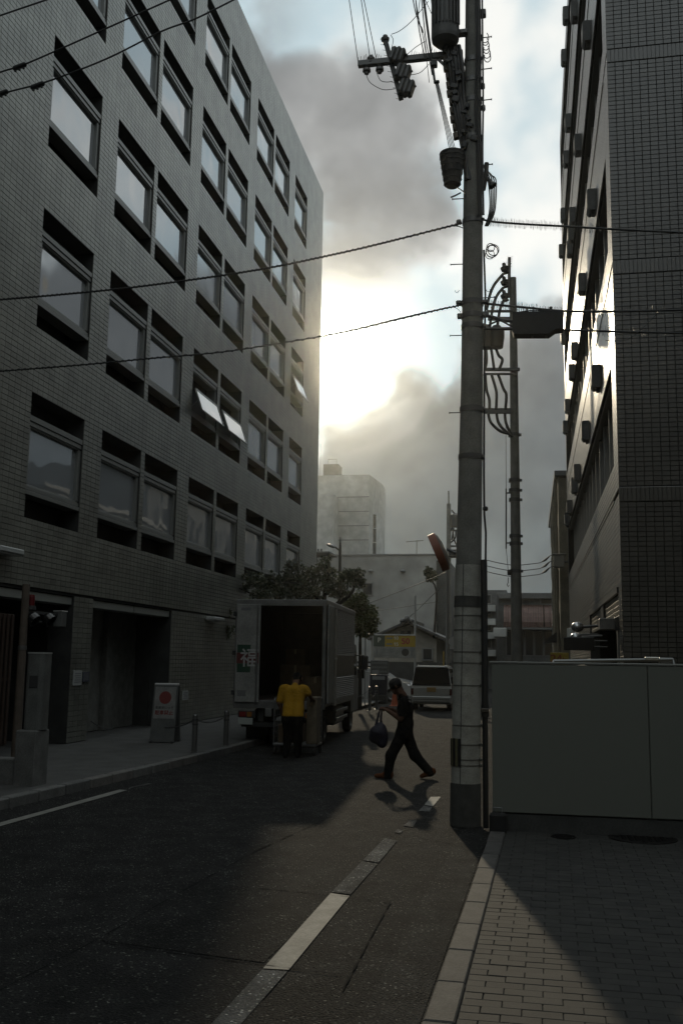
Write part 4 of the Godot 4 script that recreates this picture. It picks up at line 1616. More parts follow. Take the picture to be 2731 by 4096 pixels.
	for k in 8:
		var an3 := 0.4 + k * 0.25
		s.box(tb + Vector3(cos(an3) * 0.185, 0.5, sin(an3) * 0.185), Vector3(0.03, 0.7, 0.012), Basis(Vector3.UP, -an3))
	part("bracket", s, steel, tr, true)
	# crossarm with bird spikes
	var ca := at_pole(1432, 258)
	var cb := at_pole(1850, 214)
	s = Shape.new()
	s.bar(ca, cb, 0.075, 0.075, 0.006)
	s.bar(at_pole(1740, 226), at_pole(1850, 330), 0.03, 0.03)
	var arm := part("crossarm", s, steel, pole, true)
	s = Shape.new()
	var r := dice(77)
	for i in 34:
		var t := i / 33.0
		if t > 0.3 and t < 0.52:
			continue
		var p := ca.lerp(cb, t * 0.8) + Vector3(0, 0.035, r.randf_range(-0.02, 0.02))
		s.rod(p, p + Vector3(r.randf_range(-0.02, 0.02), r.randf_range(0.05, 0.085), r.randf_range(-0.02, 0.02)), 0.003, 4)
	part("bird_spikes", s, black, arm, true)
	# insulators on the arm
	var porcelain := mat("insulator", lin(0.09, 0.085, 0.08), 0.3)
	for q in [[1466, 282, -1], [1483, 238, 1], [1518, 278, -1]]:
		var p := at_pole(q[0], q[1])
		s = Shape.new()
		s.lathe([Vector2(0, 0.055), Vector2(0.028, 0.05), Vector2(0.03, 0.025), Vector2(0.052, 0.015), Vector2(0.05, -0.015), Vector2(0.03, -0.03), Vector2(0.045, -0.045), Vector2(0.03, -0.06), Vector2(0, -0.06)], p, Basis(Vector3.RIGHT, 0.0 if q[2] > 0 else PI), 14)
		part("insulator", s, porcelain, arm, true)
	# slanting bar with a pin insulator on top and three fuse cut-outs
	var ba := at_pole(1540, 160)
	var bb := at_pole(1604, 398)
	s = Shape.new()
	s.bar(ba, bb, 0.06, 0.06, 0.006)
	for i in 12:
		var p := ba.lerp(bb, i / 11.0)
		s.rod(p, p + Vector3(-0.06 - 0.02 * r.randf(), 0.02, 0.0), 0.003, 4)
	var bar2 := part("fuse_bar", s, black, pole, true)
	s = Shape.new()
	s.lathe([Vector2(0, 0.05), Vector2(0.03, 0.04), Vector2(0.032, 0.01), Vector2(0.055, 0.0), Vector2(0.05, -0.03), Vector2(0.025, -0.045), Vector2(0.025, -0.08)], ba + Vector3(0, 0.02, 0), Basis(), 14)
	part("insulator", s, porcelain, bar2, true)
	var cutout := worn("cutout_grey", lin(0.145, 0.145, 0.14), 0.4, 0.3, 1.0)
	for q in [[1590, 225], [1612, 292], [1626, 352]]:
		var p := at_pole(q[0], q[1], 0.05)
		s = Shape.new()
		var tilt := Basis(Vector3.BACK, -0.32)
		for i in 3:
			s.box(p + tilt * Vector3(-0.06 + i * 0.058, 0.0, 0.0), Vector3(0.062, 0.21 - 0.02 * absf(i - 1.0), 0.15), tilt, 0.02)
		s.rod(p + tilt * Vector3(0.07, 0.03, 0), p + tilt * Vector3(0.11, 0.05, 0), 0.012, 8)
		s.rod(p + tilt * Vector3(-0.05, -0.07, 0), p + tilt * Vector3(-0.09, -0.11, 0), 0.012, 8)
		part("cutout", s, cutout, bar2, true)
	# stay rod bundle down to the splice case
	s = Shape.new()
	s.rod(at_pole(1690, -30, 0.1), at_pole(1737, 320, 0.1), 0.015, 8)
	s.box(at_pole(1735, 255, 0.1), Vector3(0.08, 0.09, 0.08), Basis(), 0.01)
	s.box(at_pole(1745, 328, 0.1), Vector3(0.07, 0.03, 0.05), Basis(), 0.008)
	part("stay_rod", s, black, pole, true)
	for i in 5:
		s = Shape.new()
		var e := at_pole(1797.0 + i * 6.0, 600, 0.10)
		s.tube(hang(at_pole(1740 + i * 3, 332, 0.1), e, -0.02 + 0.008 * i, 5), 0.0045, 5)
		part("lead_wire", s, black, pole, true)
	for q in [[[1660, -20], [1672, 60], [1700, 200], [1716, 330]], [[1680, -20], [1672, 80], [1690, 120], [1704, 210]], [[1700, 0], [1745, 100], [1760, 150]], [[1565, 137], [1600, 122], [1650, 80], [1712, 5]], [[1620, 225], [1660, 190], [1700, 165]], [[1640, 300], [1680, 290], [1715, 256]], [[1464, 295], [1480, 330], [1530, 358], [1580, 355]], [[1505, 286], [1520, 320], [1545, 328], [1570, 325]], [[1562, 140], [1572, 160], [1565, 195]]]:
		var pts2 := []
		for p in q:
			pts2.append(at_pole(p[0], p[1], 0.06))
		s = Shape.new()
		s.tube(smooth_line(pts2), 0.0045, 5)
		part("lead_wire", s, black, pole, true)
	for q in [[1432, 248, 1392, -30], [1478, 222, 1440, -30], [1505, 236, 1449, -30]]:
		s = Shape.new()
		s.tube([at_pole(q[0], q[1]), at_pole(q[2], q[3], 0.3)], 0.005, 5)
		part("line_wire", s, black, pole, true)
	# stacked connector modules hanging down the side of the shaft
	var module := worn("connector_brown", lin(0.10, 0.075, 0.05), 0.6, 0.2, 0.6)
	for i in 11:
		var t := i / 10.0
		var p := at_pole(lerpf(1776, 1822, t), lerpf(205, 545, t), 0.04)
		s = Shape.new()
		s.box(p, Vector3(0.05 + 0.015 * (i % 3), 0.085, 0.07), Basis(Vector3.BACK, 0.12), 0.01)
		part("connector", s, module, pole, true)
		s = Shape.new()
		s.box(p + Vector3(0.075, -0.015, -0.02), Vector3(0.085, 0.08, 0.07), Basis(Vector3.BACK, 0.1), 0.015)
		for k in 3:
			s.rod(p + Vector3(0.02, -0.03 + 0.03 * k, 0), p + Vector3(0.1, -0.045 + 0.03 * k, 0), 0.008, 5)
		part("clamp", s, black, pole, true)
	for i in 6:
		s = Shape.new()
		s.tube(smooth_line([at_pole(1790 + i * 9, 180, 0.02), at_pole(1800 + i * 8, 330 + 10 * (i % 2), 0.08), at_pole(1820 + i * 5, 480, 0.05), at_pole(1850 + i * 3, 600, 0.0)]), 0.012, 6)
		part("riser_cable", s, black, pole, true)
	# thick cable bundle between transformer and shaft, with clamps and insulating covers
	for i in 5:
		var o := i * 13.0
		s = Shape.new()
		s.tube(smooth_line([at_pole(1782 + o, 150 + 8 * i, 0.06), at_pole(1796 + o, 260, 0.10), at_pole(1806 + o * 0.9, 370, 0.06), at_pole(1822 + o * 0.8, 470, 0.09), at_pole(1846 + o * 0.5, 590, 0.05), at_pole(1862 + o * 0.3, 720, 0.10)]), 0.020 + 0.005 * (i % 3), 7)
		part("bundle_cable", s, black, pole, true)
	for i in 16:
		var p := at_pole(1792.0 + 5.0 * i + r.randf_range(-12, 34), 190.0 + 26.0 * i, 0.10)
		s = Shape.new()
		s.box(p, Vector3(r.randf_range(0.04, 0.10), r.randf_range(0.04, 0.09), 0.06), Basis(Vector3.BACK, r.randf_range(-0.5, 0.5)), 0.012)
		s.rod(p, p + Vector3(r.randf_range(-0.06, 0.06), r.randf_range(-0.10, -0.04), 0.02), 0.009, 5)
		part("clamp", s, black, pole, true)
	for i in 4:
		s = Shape.new()
		s.tube(smooth_line([at_pole(1900 + i * 9, -20, 0.09), at_pole(1906 + i * 8, 200 + 20 * i, 0.11), at_pole(1898 + i * 11, 420, 0.10), at_pole(1905 + i * 8, 620, 0.10), at_pole(1912 + i * 7, 860, 0.12)]), 0.010 + 0.003 * (i % 2), 6)
		part("riser_cable", s, black, pole, true)
	for q in [[1660, -20, 1700, 240], [1684, -20, 1728, 300], [1722, -20, 1760, 180], [1648, -20, 1690, 130]]:
		s = Shape.new()
		s.tube(smooth_line([at_pole(q[0], q[1], 0.15), at_pole(lerpf(q[0], q[2], 0.5) - 6, lerpf(q[1], q[3], 0.5), 0.12), at_pole(q[2], q[3], 0.1)]), 0.007, 5)
		part("lead_wire", s, black, pole, true)
	# splice case: a tapered basket
	var sc := at_pole(1808, 680, 0.12)
	s = Shape.new()
	var rings := [[0.20, 0.150], [0.16, 0.148], [0.10, 0.140], [0.04, 0.132], [-0.04, 0.122], [-0.12, 0.108], [-0.18, 0.098], [-0.205, 0.07]]
	var prof := [Vector2(0, 0.19)]
	for q in rings:
		prof.append(Vector2(q[1], q[0]))
	prof.append(Vector2(0, -0.205))
	prof.reverse()
	s.lathe(prof, sc, Basis(), 18)
	for q in rings:
		s.tube([sc + Vector3(0, q[0] - 0.008, 0), sc + Vector3(0, q[0] + 0.008, 0)], q[1] + 0.006, 18)
	var case := part("splice_case", s, worn("case_black", lin(0.020, 0.020, 0.019), 0.6, 0.2, 0.6), pole, true)
	s = Shape.new()
	for i in 60:
		var an4 := i * 2.4
		var y := -0.19 + 0.38 * (i / 60.0)
		var rr2 := lerpf(0.09, 0.15, i / 60.0)
		var p := sc + Vector3(cos(an4) * rr2, y, sin(an4) * rr2)
		s.rod(p, p + Vector3(cos(an4) * 0.02, -0.015, sin(an4) * 0.02), 0.002, 3)
	part("frayed_strands", s, black, case, true)
	s = Shape.new()
	s.tube([sc + Vector3(-0.12, 0.19, 0), sc + Vector3(-0.115, 0.235, 0), sc + Vector3(0.1, 0.24, 0), sc + Vector3(0.11, 0.19, 0)], 0.006, 6)
	part("handle", s, steel, case, true)
	s = Shape.new()
	s.tube([sc + Vector3(0.02, -0.2, 0), sc + Vector3(0.1, -0.27, 0.02), sc + Vector3(0.17, -0.32, 0.0)], 0.008, 6)
	s.tube([sc + Vector3(0.1, -0.3, 0), sc + Vector3(0.04, -0.34, 0.02), sc + Vector3(-0.02, -0.35, 0.0)], 0.01, 6)
	part("brace", s, steel, pole, true)
	# gear on the street side: horn speaker, coils, drops
	var hs := at_pole(1968, 742, 0.05)
	s = Shape.new()
	s.lathe([Vector2(0.02, 0.12), Vector2(0.03, 0.04), Vector2(0.055, 0.0), Vector2(0.058, -0.012), Vector2(0, -0.01)], hs, Basis(Vector3.BACK, 0.5), 14)
	part("horn_speaker", s, black, pole, true)
	for i in 5:
		s = Shape.new()
		s.tube(smooth_line([at_pole(1930 + i * 9, 655 + i * 12), at_pole(1950 + i * 8, 720), at_pole(1958 + i * 6, 800), at_pole(1954 + i * 5, 858), at_pole(1938 + i * 3, 905)]), 0.008, 5)
		part("drop_cable", s, black, pole, true)
	s = Shape.new()
	s.tube(smooth_line([at_pole(1945, 652, 0.03), at_pole(1942, 700, 0.03), at_pole(1932, 760, 0.03)]), 0.028, 8)
	part("cable_sleeve", s, black, pole, true)
	for q in [[1966, 1005, 24, 0.007], [1961, 990, 16, 0.006], [1972, 1000, 22, 0.006], [1958, 1018, 18, 0.005]]:
		s = Shape.new()
		var ring := []
		for i in 19:
			var an5 := TAU * i / 18.0
			ring.append(at_pole(q[0] + cos(an5) * q[2], q[1] + sin(an5) * q[2]))
		s.tube(ring, q[3], 6, false)
		part("cable_coil", s, black, pole, true)
	for i in 6:
		var rr3 := r.randf_range(6, 18)
		s = Shape.new()
		var loop := []
		for k in 9:
			var an6 := PI * 1.5 * k / 8.0 - 1.0
			loop.append(at_pole(1938.0 + cos(an6) * rr3 + i * 2, 150.0 + i * 16 + sin(an6) * rr3 * 1.4))
		s.tube(loop, 0.006, 5)
		part("cable_coil", s, black, pole, true)
	s = Shape.new()
	s.box(at_pole(1928, 55), Vector3(0.09, 0.09, 0.09), Basis(), 0.012)
	s.box(at_pole(1930, 345), Vector3(0.05, 0.08, 0.08), Basis(), 0.02)
	s.box(at_pole(1932, 432), Vector3(0.05, 0.08, 0.08), Basis(), 0.02)
	s.box(at_pole(1834, 888), Vector3(0.06, 0.055, 0.06), Basis(), 0.014)
	s.box(at_pole(1834, 1211), Vector3(0.07, 0.05, 0.07), Basis(), 0.014)
	s.box(at_pole(1838, 1265), Vector3(0.06, 0.055, 0.07), Basis(), 0.006)
	s.box(at_pole(1942, 1208), Vector3(0.07, 0.05, 0.07), Basis(), 0.014)
	s.box(at_pole(1942, 1258), Vector3(0.08, 0.06, 0.07), Basis(), 0.006)
	part("anchor_blocks", s, steel, pole, true)
	# vertical conduit and small drops on the street side
	s = Shape.new()
	s.tube([at_pole(1934, 1000), at_pole(1940, 1180), at_pole(1936, 1500), at_pole(1934, 1900), at_pole(1936, 2060), at_pole(1942, 2130), at_pole(1940, 2330)], 0.012, 8)
	part("riser_cable", s, black, pole, true)
	s = Shape.new()
	s.box(at_pole(1940, 2035, 0.03), Vector3(0.06, 0.05, 0.06), Basis(), 0.012)
	part("junction_box", s, black, pole, true)
	var foot := pg(1942, 3312, 0.03)
	var top := at_pole(1934, 2240, 0.1)
	s = Shape.new()
	s.tube([foot, foot.lerp(top, 0.42)], 0.030, 12)
	s.tube([foot.lerp(top, 0.41), top], 0.037, 12)
	s.tube([foot.lerp(top, 0.40), foot.lerp(top, 0.445)], 0.044, 12)
	var pipe := part("conduit", s, black, pole, true)
	s = Shape.new()
	s.box(foot.lerp(top, 0.425) + Vector3(0.0, 0, 0.03), Vector3(0.09, 0.05, 0.05), Basis(), 0.01)
	part("clip", s, mat("clip_brown", lin(0.06, 0.05, 0.04), 0.6), pipe, true)
	# round convex mirror on an arm, its orange back seen nearly edge on
	var mc := pz(1763, 2205, PZ)
	var mirror := thing("traffic_mirror", "orange backed round traffic mirror tilted on an arm from the concrete pole", "mirror", mc)
	var look := Basis(Vector3.BACK, deg_to_rad(113.0)) * Basis(Vector3.RIGHT, deg_to_rad(3.0))
	s = Shape.new()
	s.lathe([Vector2(0.2167, 0.0), Vector2(0.2253, -0.012), Vector2(0.2288, 0.0), Vector2(0.2253, 0.075), Vector2(0.2184, 0.075), Vector2(0.2167, 0.0)], Vector3.ZERO, look, 32)
	part("hood", s, mat("mirror_orange", lin(0.20, 0.06, 0.03), 0.5), mirror)
	s = Shape.new()
	s.lathe([Vector2(0, -0.055), Vector2(0.1032, -0.05), Vector2(0.1892, -0.03), Vector2(0.2219, -0.006)], Vector3.ZERO, look, 32)
	part("back_shell", s, mat("mirror_back", lin(0.10, 0.085, 0.075), 0.5), mirror)
	s = Shape.new()
	s.lathe([Vector2(0.2167, 0.005), Vector2(0.172, 0.022), Vector2(0.1032, 0.035), Vector2(0, 0.042)], Vector3.ZERO, look, 32)
	part("mirror_face", s, mat("mirror_silver", lin(0.75, 0.76, 0.76), 0.04, 1.0), mirror)
	s = Shape.new()
	s.tube([look * Vector3(0, -0.07, 0), Vector3(0.16, -0.02, 0), Vector3(pole_x(2.9).x - mc.x, 0.0, 0)], 0.016, 8)
	part("arm", s, steel, mirror)

func smooth_line(p: Array, n := 5) -> Array:
	var out := []
	for i in p.size() - 1:
		var a: Vector3 = p[maxi(i - 1, 0)]
		var b: Vector3 = p[i]
		var c: Vector3 = p[i + 1]
		var d: Vector3 = p[mini(i + 2, p.size() - 1)]
		for k in n:
			out.append(b.cubic_interpolate(c, a, d, float(k) / n))
	out.append(p[p.size() - 1])
	return out

# ---------------------------------------------------------------- poles farther on
func build_far_poles() -> void:
	var conc := worn("pole_concrete", lin(0.27, 0.266, 0.24), 0.85, 0.5, 2.2, 0.35)
	var steel := mat("pole_steel", lin(0.10, 0.10, 0.098), 0.45, 0.6)
	var black := mat("cable_black", lin(0.014, 0.014, 0.014), 0.5)
	var z := 27.0
	var top := pz(2050, 1112, z)
	var bx := pz(2064, 2640, z).x
	var pole := thing("utility_pole", "slimmer concrete pole with cable terminals rising behind the panel fence", "utility pole", Vector3(bx, 0, -z))
	var s := Shape.new()
	s.tube([Vector3(bx + 0.01, 0, -z), Vector3(top.x, top.y, -z)], [0.165, 0.095], 20)
	part("shaft", s, conc, pole, true)
	s = Shape.new()
	s.rod(pz(2034, 1190, z - 0.1), pz(2036, 1030, z - 0.1), 0.045, 8)
	for i in 18:
		var p := pz(2036, 1032 + i * 2.5, z - 0.1)
		s.rod(p, p + Vector3(cos(i * 2.0) * 0.1, 0.04, sin(i * 2.0) * 0.1), 0.006, 3)
	part("top_pipe", s, steel, pole, true)
	for q in [[1935, 2078, 1478, 0.09], [1938, 2066, 1496, 0.05], [1935, 2044, 1644, 0.16], [1945, 2050, 1245, 0.06], [1935, 2045, 1315, 0.08], [1950, 2040, 1275, 0.10]]:
		s = Shape.new()
		s.bar(pz(q[0], q[2], z - 0.15), pz(q[1], q[2], z - 0.15), 0.09, q[3], 0.01)
		part("crossarm", s, steel, pole, true)
	for py in [1075.0, 1130.0, 1185.0]:
		var p := pz(2018, py, z - 0.1)
		s = Shape.new()
		s.lathe([Vector2(0, 0.2), Vector2(0.05, 0.17), Vector2(0.06, 0.08), Vector2(0.13, 0.04), Vector2(0.11, -0.06), Vector2(0.06, -0.1), Vector2(0.1, -0.14), Vector2(0, -0.18)], p, Basis(Vector3.BACK, 0.2), 10)
		part("insulator", s, black, pole, true)
	for q in [[1945, 1350, 0.2, 0.36], [1985, 1350, 0.22, 0.34]]:
		s = Shape.new()
		var p := pz(q[0], q[1], z - 0.2)
		s.lathe([Vector2(0, -q[3]), Vector2(q[2] * 0.8, -q[3] * 0.9), Vector2(q[2], 0), Vector2(q[2], q[3] * 0.6), Vector2(q[2] * 0.5, q[3]), Vector2(0, q[3])], p, Basis(), 12)
		part("terminal_case", s, black, pole, true)
	for q in [
		[[2012, 1095], [1975, 1140], [1955, 1190], [1945, 1240]], [[2012, 1150], [1985, 1185], [1968, 1240], [1955, 1330]], [[2014, 1200], [1998, 1240], [1990, 1290], [1985, 1340]],
		[[1940, 1365], [1945, 1440], [1938, 1478]], [[1960, 1375], [1970, 1440], [1975, 1478]], [[1978, 1380], [1992, 1420], [2008, 1440], [1995, 1478]], [[2004, 1310], [2008, 1340], [1998, 1375]],
		[[1940, 1500], [1945, 1560], [1956, 1600], [1956, 1640]], [[1965, 1500], [1980, 1550], [1985, 1580], [1983, 1640]], [[1992, 1500], [2012, 1555], [2024, 1580], [2020, 1640]],
		[[1952, 1655], [1962, 1690], [2000, 1725], [2042, 1735]], [[1985, 1655], [1992, 1690], [2015, 1720], [2042, 1740]], [[2018, 1655], [2022, 1690], [2035, 1722], [2048, 1750]]]:
		var pts := []
		for p in q:
			pts.append(pz(p[0], p[1], z - 0.18))
		s = Shape.new()
		s.tube(smooth_line(pts), 0.045, 6)
		part("terminal_cable", s, black, pole, true)
	for py in [1962.0, 1922.0, 2175.0, 1740.0, 2000.0, 2145.0, 2285.0]:
		var y := pz(2060, py, z).y
		s = Shape.new()
		s.tube([Vector3(bx, y - 0.05, -z), Vector3(bx, y + 0.05, -z)], 0.155, 16)
		s.box(Vector3(bx + 0.17, y, -z), Vector3(0.08, 0.07, 0.08))
		part("strap", s, steel, pole, true)
	s = Shape.new()
	s.rod(pz(2023, 1955, z - 0.1), pz(2023, 2195, z - 0.1), 0.022, 6)
	s.rod(pz(2022, 1700, z - 0.1), pz(2023, 1955, z - 0.1), 0.008, 5)
	s.rod(pz(2023, 2195, z - 0.1), pz(2032, 2290, z - 0.1), 0.008, 5)
	for py in [1972.0, 2172.0]:
		s.rod(pz(2023, py, z - 0.1), pz(2045, py, z - 0.05), 0.02, 6)
	part("stay_rod", s, steel, pole, true)
	s = Shape.new()
	s.box(pz(2036, 2290, z - 0.1), Vector3(0.11, 0.15, 0.12), Basis(), 0.02)
	s.tube([pz(2031, 2310, z - 0.1), pz(2031, 2330, z - 0.1), pz(2027, 2340, z - 0.1), pz(2031, 2347, z - 0.1), pz(2035, 2340, z - 0.1)], 0.012, 5)
	part("pulley", s, black, pole, true)
	# the farthest pole
	z = 60.0
	var t3 := pz(1794, 2015, z)
	pole = thing("utility_pole", "distant thin pole with crossarms and a small transformer above the gabled house", "utility pole", Vector3(pz(1792, 2650, z).x, 0, -z))
	var b3 := pole.position
	s = Shape.new()
	s.tube([b3, t3], [0.19, 0.13], 12)
	s.rod(t3, pz(1793, 1964, z), 0.05, 6)
	part("shaft", s, conc, pole, true)
	for q in [[1794, 1832, 2062], [1794, 1832, 2122], [1790, 1832, 2185]]:
		s = Shape.new()
		s.bar(pz(q[0], q[2], z), pz(q[1], q[2], z), 0.1, 0.1)
		part("crossarm", s, steel, pole, true)
	s = Shape.new()
	s.lathe([Vector2(0, -0.45), Vector2(0.3, -0.4), Vector2(0.32, 0.3), Vector2(0.2, 0.42), Vector2(0, 0.45)], pz(1822, 2082, z), Basis(), 12)
	part("transformer", s, steel, pole, true)
	for q in [[[1806, 2040], [1814, 2050], [1825, 2062]], [[1803, 2070], [1808, 2100], [1804, 2122]], [[1815, 2100], [1812, 2122], [1806, 2160]], [[1822, 2122], [1820, 2150], [1802, 2170]], [[1810, 2128], [1816, 2160], [1828, 2185]]]:
		var pts := []
		for p in q:
			pts.append(pz(p[0], p[1], z))
		s = Shape.new()
		s.tube(smooth_line(pts), 0.05, 5)
		part("lead_wire", s, black, pole, true)
	s = Shape.new()
	s.box(pz(1815, 2215, z), Vector3(0.65, 0.5, 0.5), Basis(), 0.08)
	part("splice_case", s, black, pole, true)
	# steel post with small round signs
	z = 40.0
	var sp := thing("sign_post", "plain steel post carrying a small round sign beside the parked van", "sign post", Vector3(pz(1790, 2700, z).x, 0, -z))
	s = Shape.new()
	s.rod(Vector3.ZERO, Vector3(0, pz(1790, 2240, z).y, 0), 0.075, 10)
	part("post", s, mat("post_grey", lin(0.16, 0.16, 0.155), 0.5, 0.3), sp)
	s = Shape.new()
	s.lathe([Vector2(0, 0.01), Vector2(0.2, 0.01), Vector2(0.2, -0.01), Vector2(0, -0.01)], pz(1812, 2566, z - 0.1), Basis(Vector3.RIGHT, PI / 2), 20)
	s.box(pz(1808, 2590, z - 0.1), Vector3(0.22, 0.13, 0.02))
	part("sign_plate", s, mat("sign_back", lin(0.3, 0.3, 0.29), 0.5), sp, true)
	s = Shape.new()
	s.box(pz(1773, 2660, z - 0.1), Vector3(0.06, 1.1, 0.06))
	part("yellow_marker", s, mat("marker_yellow", lin(0.28, 0.19, 0.03), 0.6), sp, true)

# ---------------------------------------------------------------- cables strung over the street
func cable(label: String, px: Array, z0: float, z1: float, radius: float, spikes := [], wrapped := 0.0) -> Node3D:
	var pts := []
	for i in px.size():
		pts.append(pz(px[i][0], px[i][1], lerpf(z0, z1, float(i) / (px.size() - 1))))
	var line := smooth_line(pts, 6)
	var mid: Vector3 = line[line.size() / 2]
	var o := thing("overhead_cable", label, "cable", mid)
	var s := Shape.new()
	s.tube(line, radius, 7)
	var black := mat("cable_black", lin(0.014, 0.014, 0.014), 0.5)
	part("strand", s, black, o, true)
	if wrapped > 0.0:
		s = Shape.new()
		var coil := []
		for i in line.size() - 1:
			var a: Vector3 = line[i]
			var b: Vector3 = line[i + 1]
			var turns := maxi(1, int(a.distance_to(b) / wrapped))
			for k in turns * 6:
				var t := float(k) / (turns * 6)
				var an := TAU * k / 6.0
				coil.append(a.lerp(b, t) + Vector3(0, cos(an), sin(an)) * (radius + 0.005))
		s.tube(coil, 0.0045, 4, false)
		part("lashing", s, black, o, true)
	if spikes.size() > 0:
		s = Shape.new()
		var r := dice(int(px[0][1]))
		var n: int = spikes[0]
		for i in n:
			var t := lerpf(spikes[1], spikes[2], float(i) / n) * (line.size() - 1.01)
			var p: Vector3 = line[int(t)].lerp(line[int(t) + 1], t - int(t))
			for k in [-1.0, 1.0]:
				s.rod(p, p + Vector3(r.randf_range(-0.012, 0.012), k * r.randf_range(0.04, 0.062), r.randf_range(-0.03, 0.03)), 0.0022, 3)
		part("bird_spikes", s, mat("spike_clear", lin(0.10, 0.10, 0.09), 0.4), o, true)
	return o

func build_cables() -> void:
	var steel := mat("pole_steel", lin(0.10, 0.10, 0.098), 0.45, 0.6)
	var black := mat("cable_black", lin(0.014, 0.014, 0.014), 0.5)
	cable("lashed black cable sloping from the concrete pole across the pale office tiles, upper of two", [[1846, 893], [1750, 917], [1600, 955], [1366, 1011], [1028, 1080], [601, 1141], [250, 1178], [-200, 1215]], 11.15, 10.6, 0.011, [], 0.05)
	cable("black cable sloping from the concrete pole across the pale office, lower of two", [[1846, 1220], [1760, 1238], [1600, 1275], [1366, 1330], [1106, 1375], [871, 1410], [610, 1433], [300, 1462], [-200, 1500]], 11.15, 10.6, 0.009, [], 0.07)
	cable("thin slack wire running just under the lower sloping cable by the pole", [[1846, 1270], [1835, 1240], [1800, 1228], [1740, 1240], [1600, 1272], [1440, 1312]], 11.1, 11.0, 0.004)
	cable("thin loop wire under the upper sloping cable by the pole", [[1850, 912], [1830, 905], [1800, 904], [1770, 912]], 11.1, 11.1, 0.006)
	cable("spiked black cable crossing from the pole to the dark tiled block, topmost", [[1935, 880], [1980, 888], [2100, 897], [2250, 905], [2450, 917], [2731, 931], [3100, 952]], 11.15, 11.0, 0.013, [120, 0.08, 0.75])
	cable("spiked black cable crossing from the pole along the top of the hanging splice box", [[1935, 1213], [2010, 1222], [2100, 1230], [2250, 1244], [2450, 1246], [2731, 1240], [3100, 1232]], 11.15, 11.0, 0.014, [130, 0.05, 0.8])
	cable("spiked black cable crossing from the pole along the foot of the hanging splice box", [[1935, 1316], [2040, 1316], [2150, 1318], [2250, 1320], [2450, 1326], [2731, 1333], [3100, 1340]], 11.15, 11.0, 0.013, [60, 0.5, 0.8])
	cable("black cable arching low from the pole to the hanging splice box", [[1935, 1262], [1975, 1270], [2010, 1282], [2060, 1285]], 11.15, 11.1, 0.02)
	cable("black cable dipping from the pole under the hanging splice box end", [[1950, 1302], [1975, 1290], [2000, 1283], [2035, 1300], [2065, 1312]], 11.1, 11.1, 0.011)
	cable("thin slack wire curving over the dark tiles between spiked cables", [[2420, 1362], [2500, 1360], [2560, 1320], [2640, 1240]], 11.0, 11.0, 0.004)
	# hanging splice box
	var c := pz(2150, 1298, 11.05)
	var box := thing("splice_box", "long black splice box hung between two spiked cables", "cable box", c)
	var tilt := Basis(Vector3.BACK, -0.045)
	var s := Shape.new()
	s.prism([Vector2(-0.29, 0.125), Vector2(0.28, 0.125), Vector2(0.29, 0.10), Vector2(0.285, -0.075), Vector2(0.20, -0.085), Vector2(0.13, -0.14), Vector2(-0.27, -0.14), Vector2(-0.29, -0.10)], -0.09, 0.09, Transform3D(tilt, Vector3.ZERO))
	part("case", s, worn("case_black", lin(0.020, 0.020, 0.019), 0.6, 0.2, 0.6), box)
	s = Shape.new()
	var r := dice(4)
	for i in 26:
		var x := -0.28 + i * 0.0215
		s.rod(tilt * Vector3(x, 0.125, 0), tilt * Vector3(x + r.randf_range(-0.01, 0.01), 0.125 + r.randf_range(0.03, 0.075), 0.02), 0.003, 3)
	s.tube([tilt * Vector3(-0.27, 0.13, 0.04), tilt * Vector3(-0.1, 0.155, 0.04), tilt * Vector3(0.1, 0.15, 0.04), tilt * Vector3(0.27, 0.14, 0.04)], 0.008, 5)
	part("lashing", s, black, box)
	s = Shape.new()
	for x in [-0.13, -0.06, 0.14]:
		s.ball(tilt * Vector3(x, 0.2, 0), Vector3(0.02, 0.018, 0.02), Basis(), 8)
		s.rod(tilt * Vector3(x, 0.12, 0), tilt * Vector3(x, 0.2, 0), 0.008, 5)
	for x in [-0.06, 0.1]:
		s.box(tilt * Vector3(x, -0.145, 0), Vector3(0.03, 0.02, 0.05))
	part("hanger", s, steel, box)
	# two cables high over the near lane, with their splice sleeves
	for q in [
		["taut black cable crossing high over the road, uppermost over the office tiles", [[-200, 135], [0, 63], [235, -17]], []],
		["taut black cable with one sleeve crossing over the office windows, middle of three", [[-200, 372], [0, 290], [113, 252], [427, 113], [700, -10]], [[80, 266]]],
		["taut black cable with two sleeves crossing over the office windows, lowest of three", [[-200, 455], [0, 378], [187, 327], [427, 235], [645, 126], [784, 74], [960, -14]], [[152, 342], [8, 374]]]]:
		var o := cable(q[0], q[1], 8.2, 8.2, 0.0085)
		for e in q[2]:
			s = Shape.new()
			var p := pz(e[0], e[1], 8.2)
			var dirn := (pz(e[0] + 40, e[1] - 15, 8.2) - p).normalized()
			s.tube([p - dirn * 0.075, p - dirn * 0.06, p + dirn * 0.06, p + dirn * 0.075], [0.012, 0.026, 0.026, 0.012], 10)
			for k in 3:
				s.box(p + dirn * (k - 1) * 0.045 - Vector3(0, 0.03, 0), Vector3(0.02, 0.02, 0.02))
			part("splice_sleeve", s, black, o, true)
	# service wires to the cream block
	for q in [[2284, 0], [2307, 1], [2330, 2]]:
		var y: float = q[0] - 37.0
		cable(["thin service wire to the cream block, highest", "thin service wire to the cream block, middle", "thin service wire to the cream block, lowest"][q[1]], [[1940, y - 8], [2000, y + 6], [2060, y + 14], [2130, y + 8], [2165, y + 1], [2195, y - 22], [2212, y - 27]], 30.0, 33.9, 0.012)
		s = Shape.new()
		s.tube([pz(2166, y, 33.2), pz(2180, y - 8, 33.5), pz(2196, y - 22, 33.7)], [0.02, 0.045, 0.02], 6)
		part("dead_end_grip", s, black, get_child(get_child_count() - 1), true)
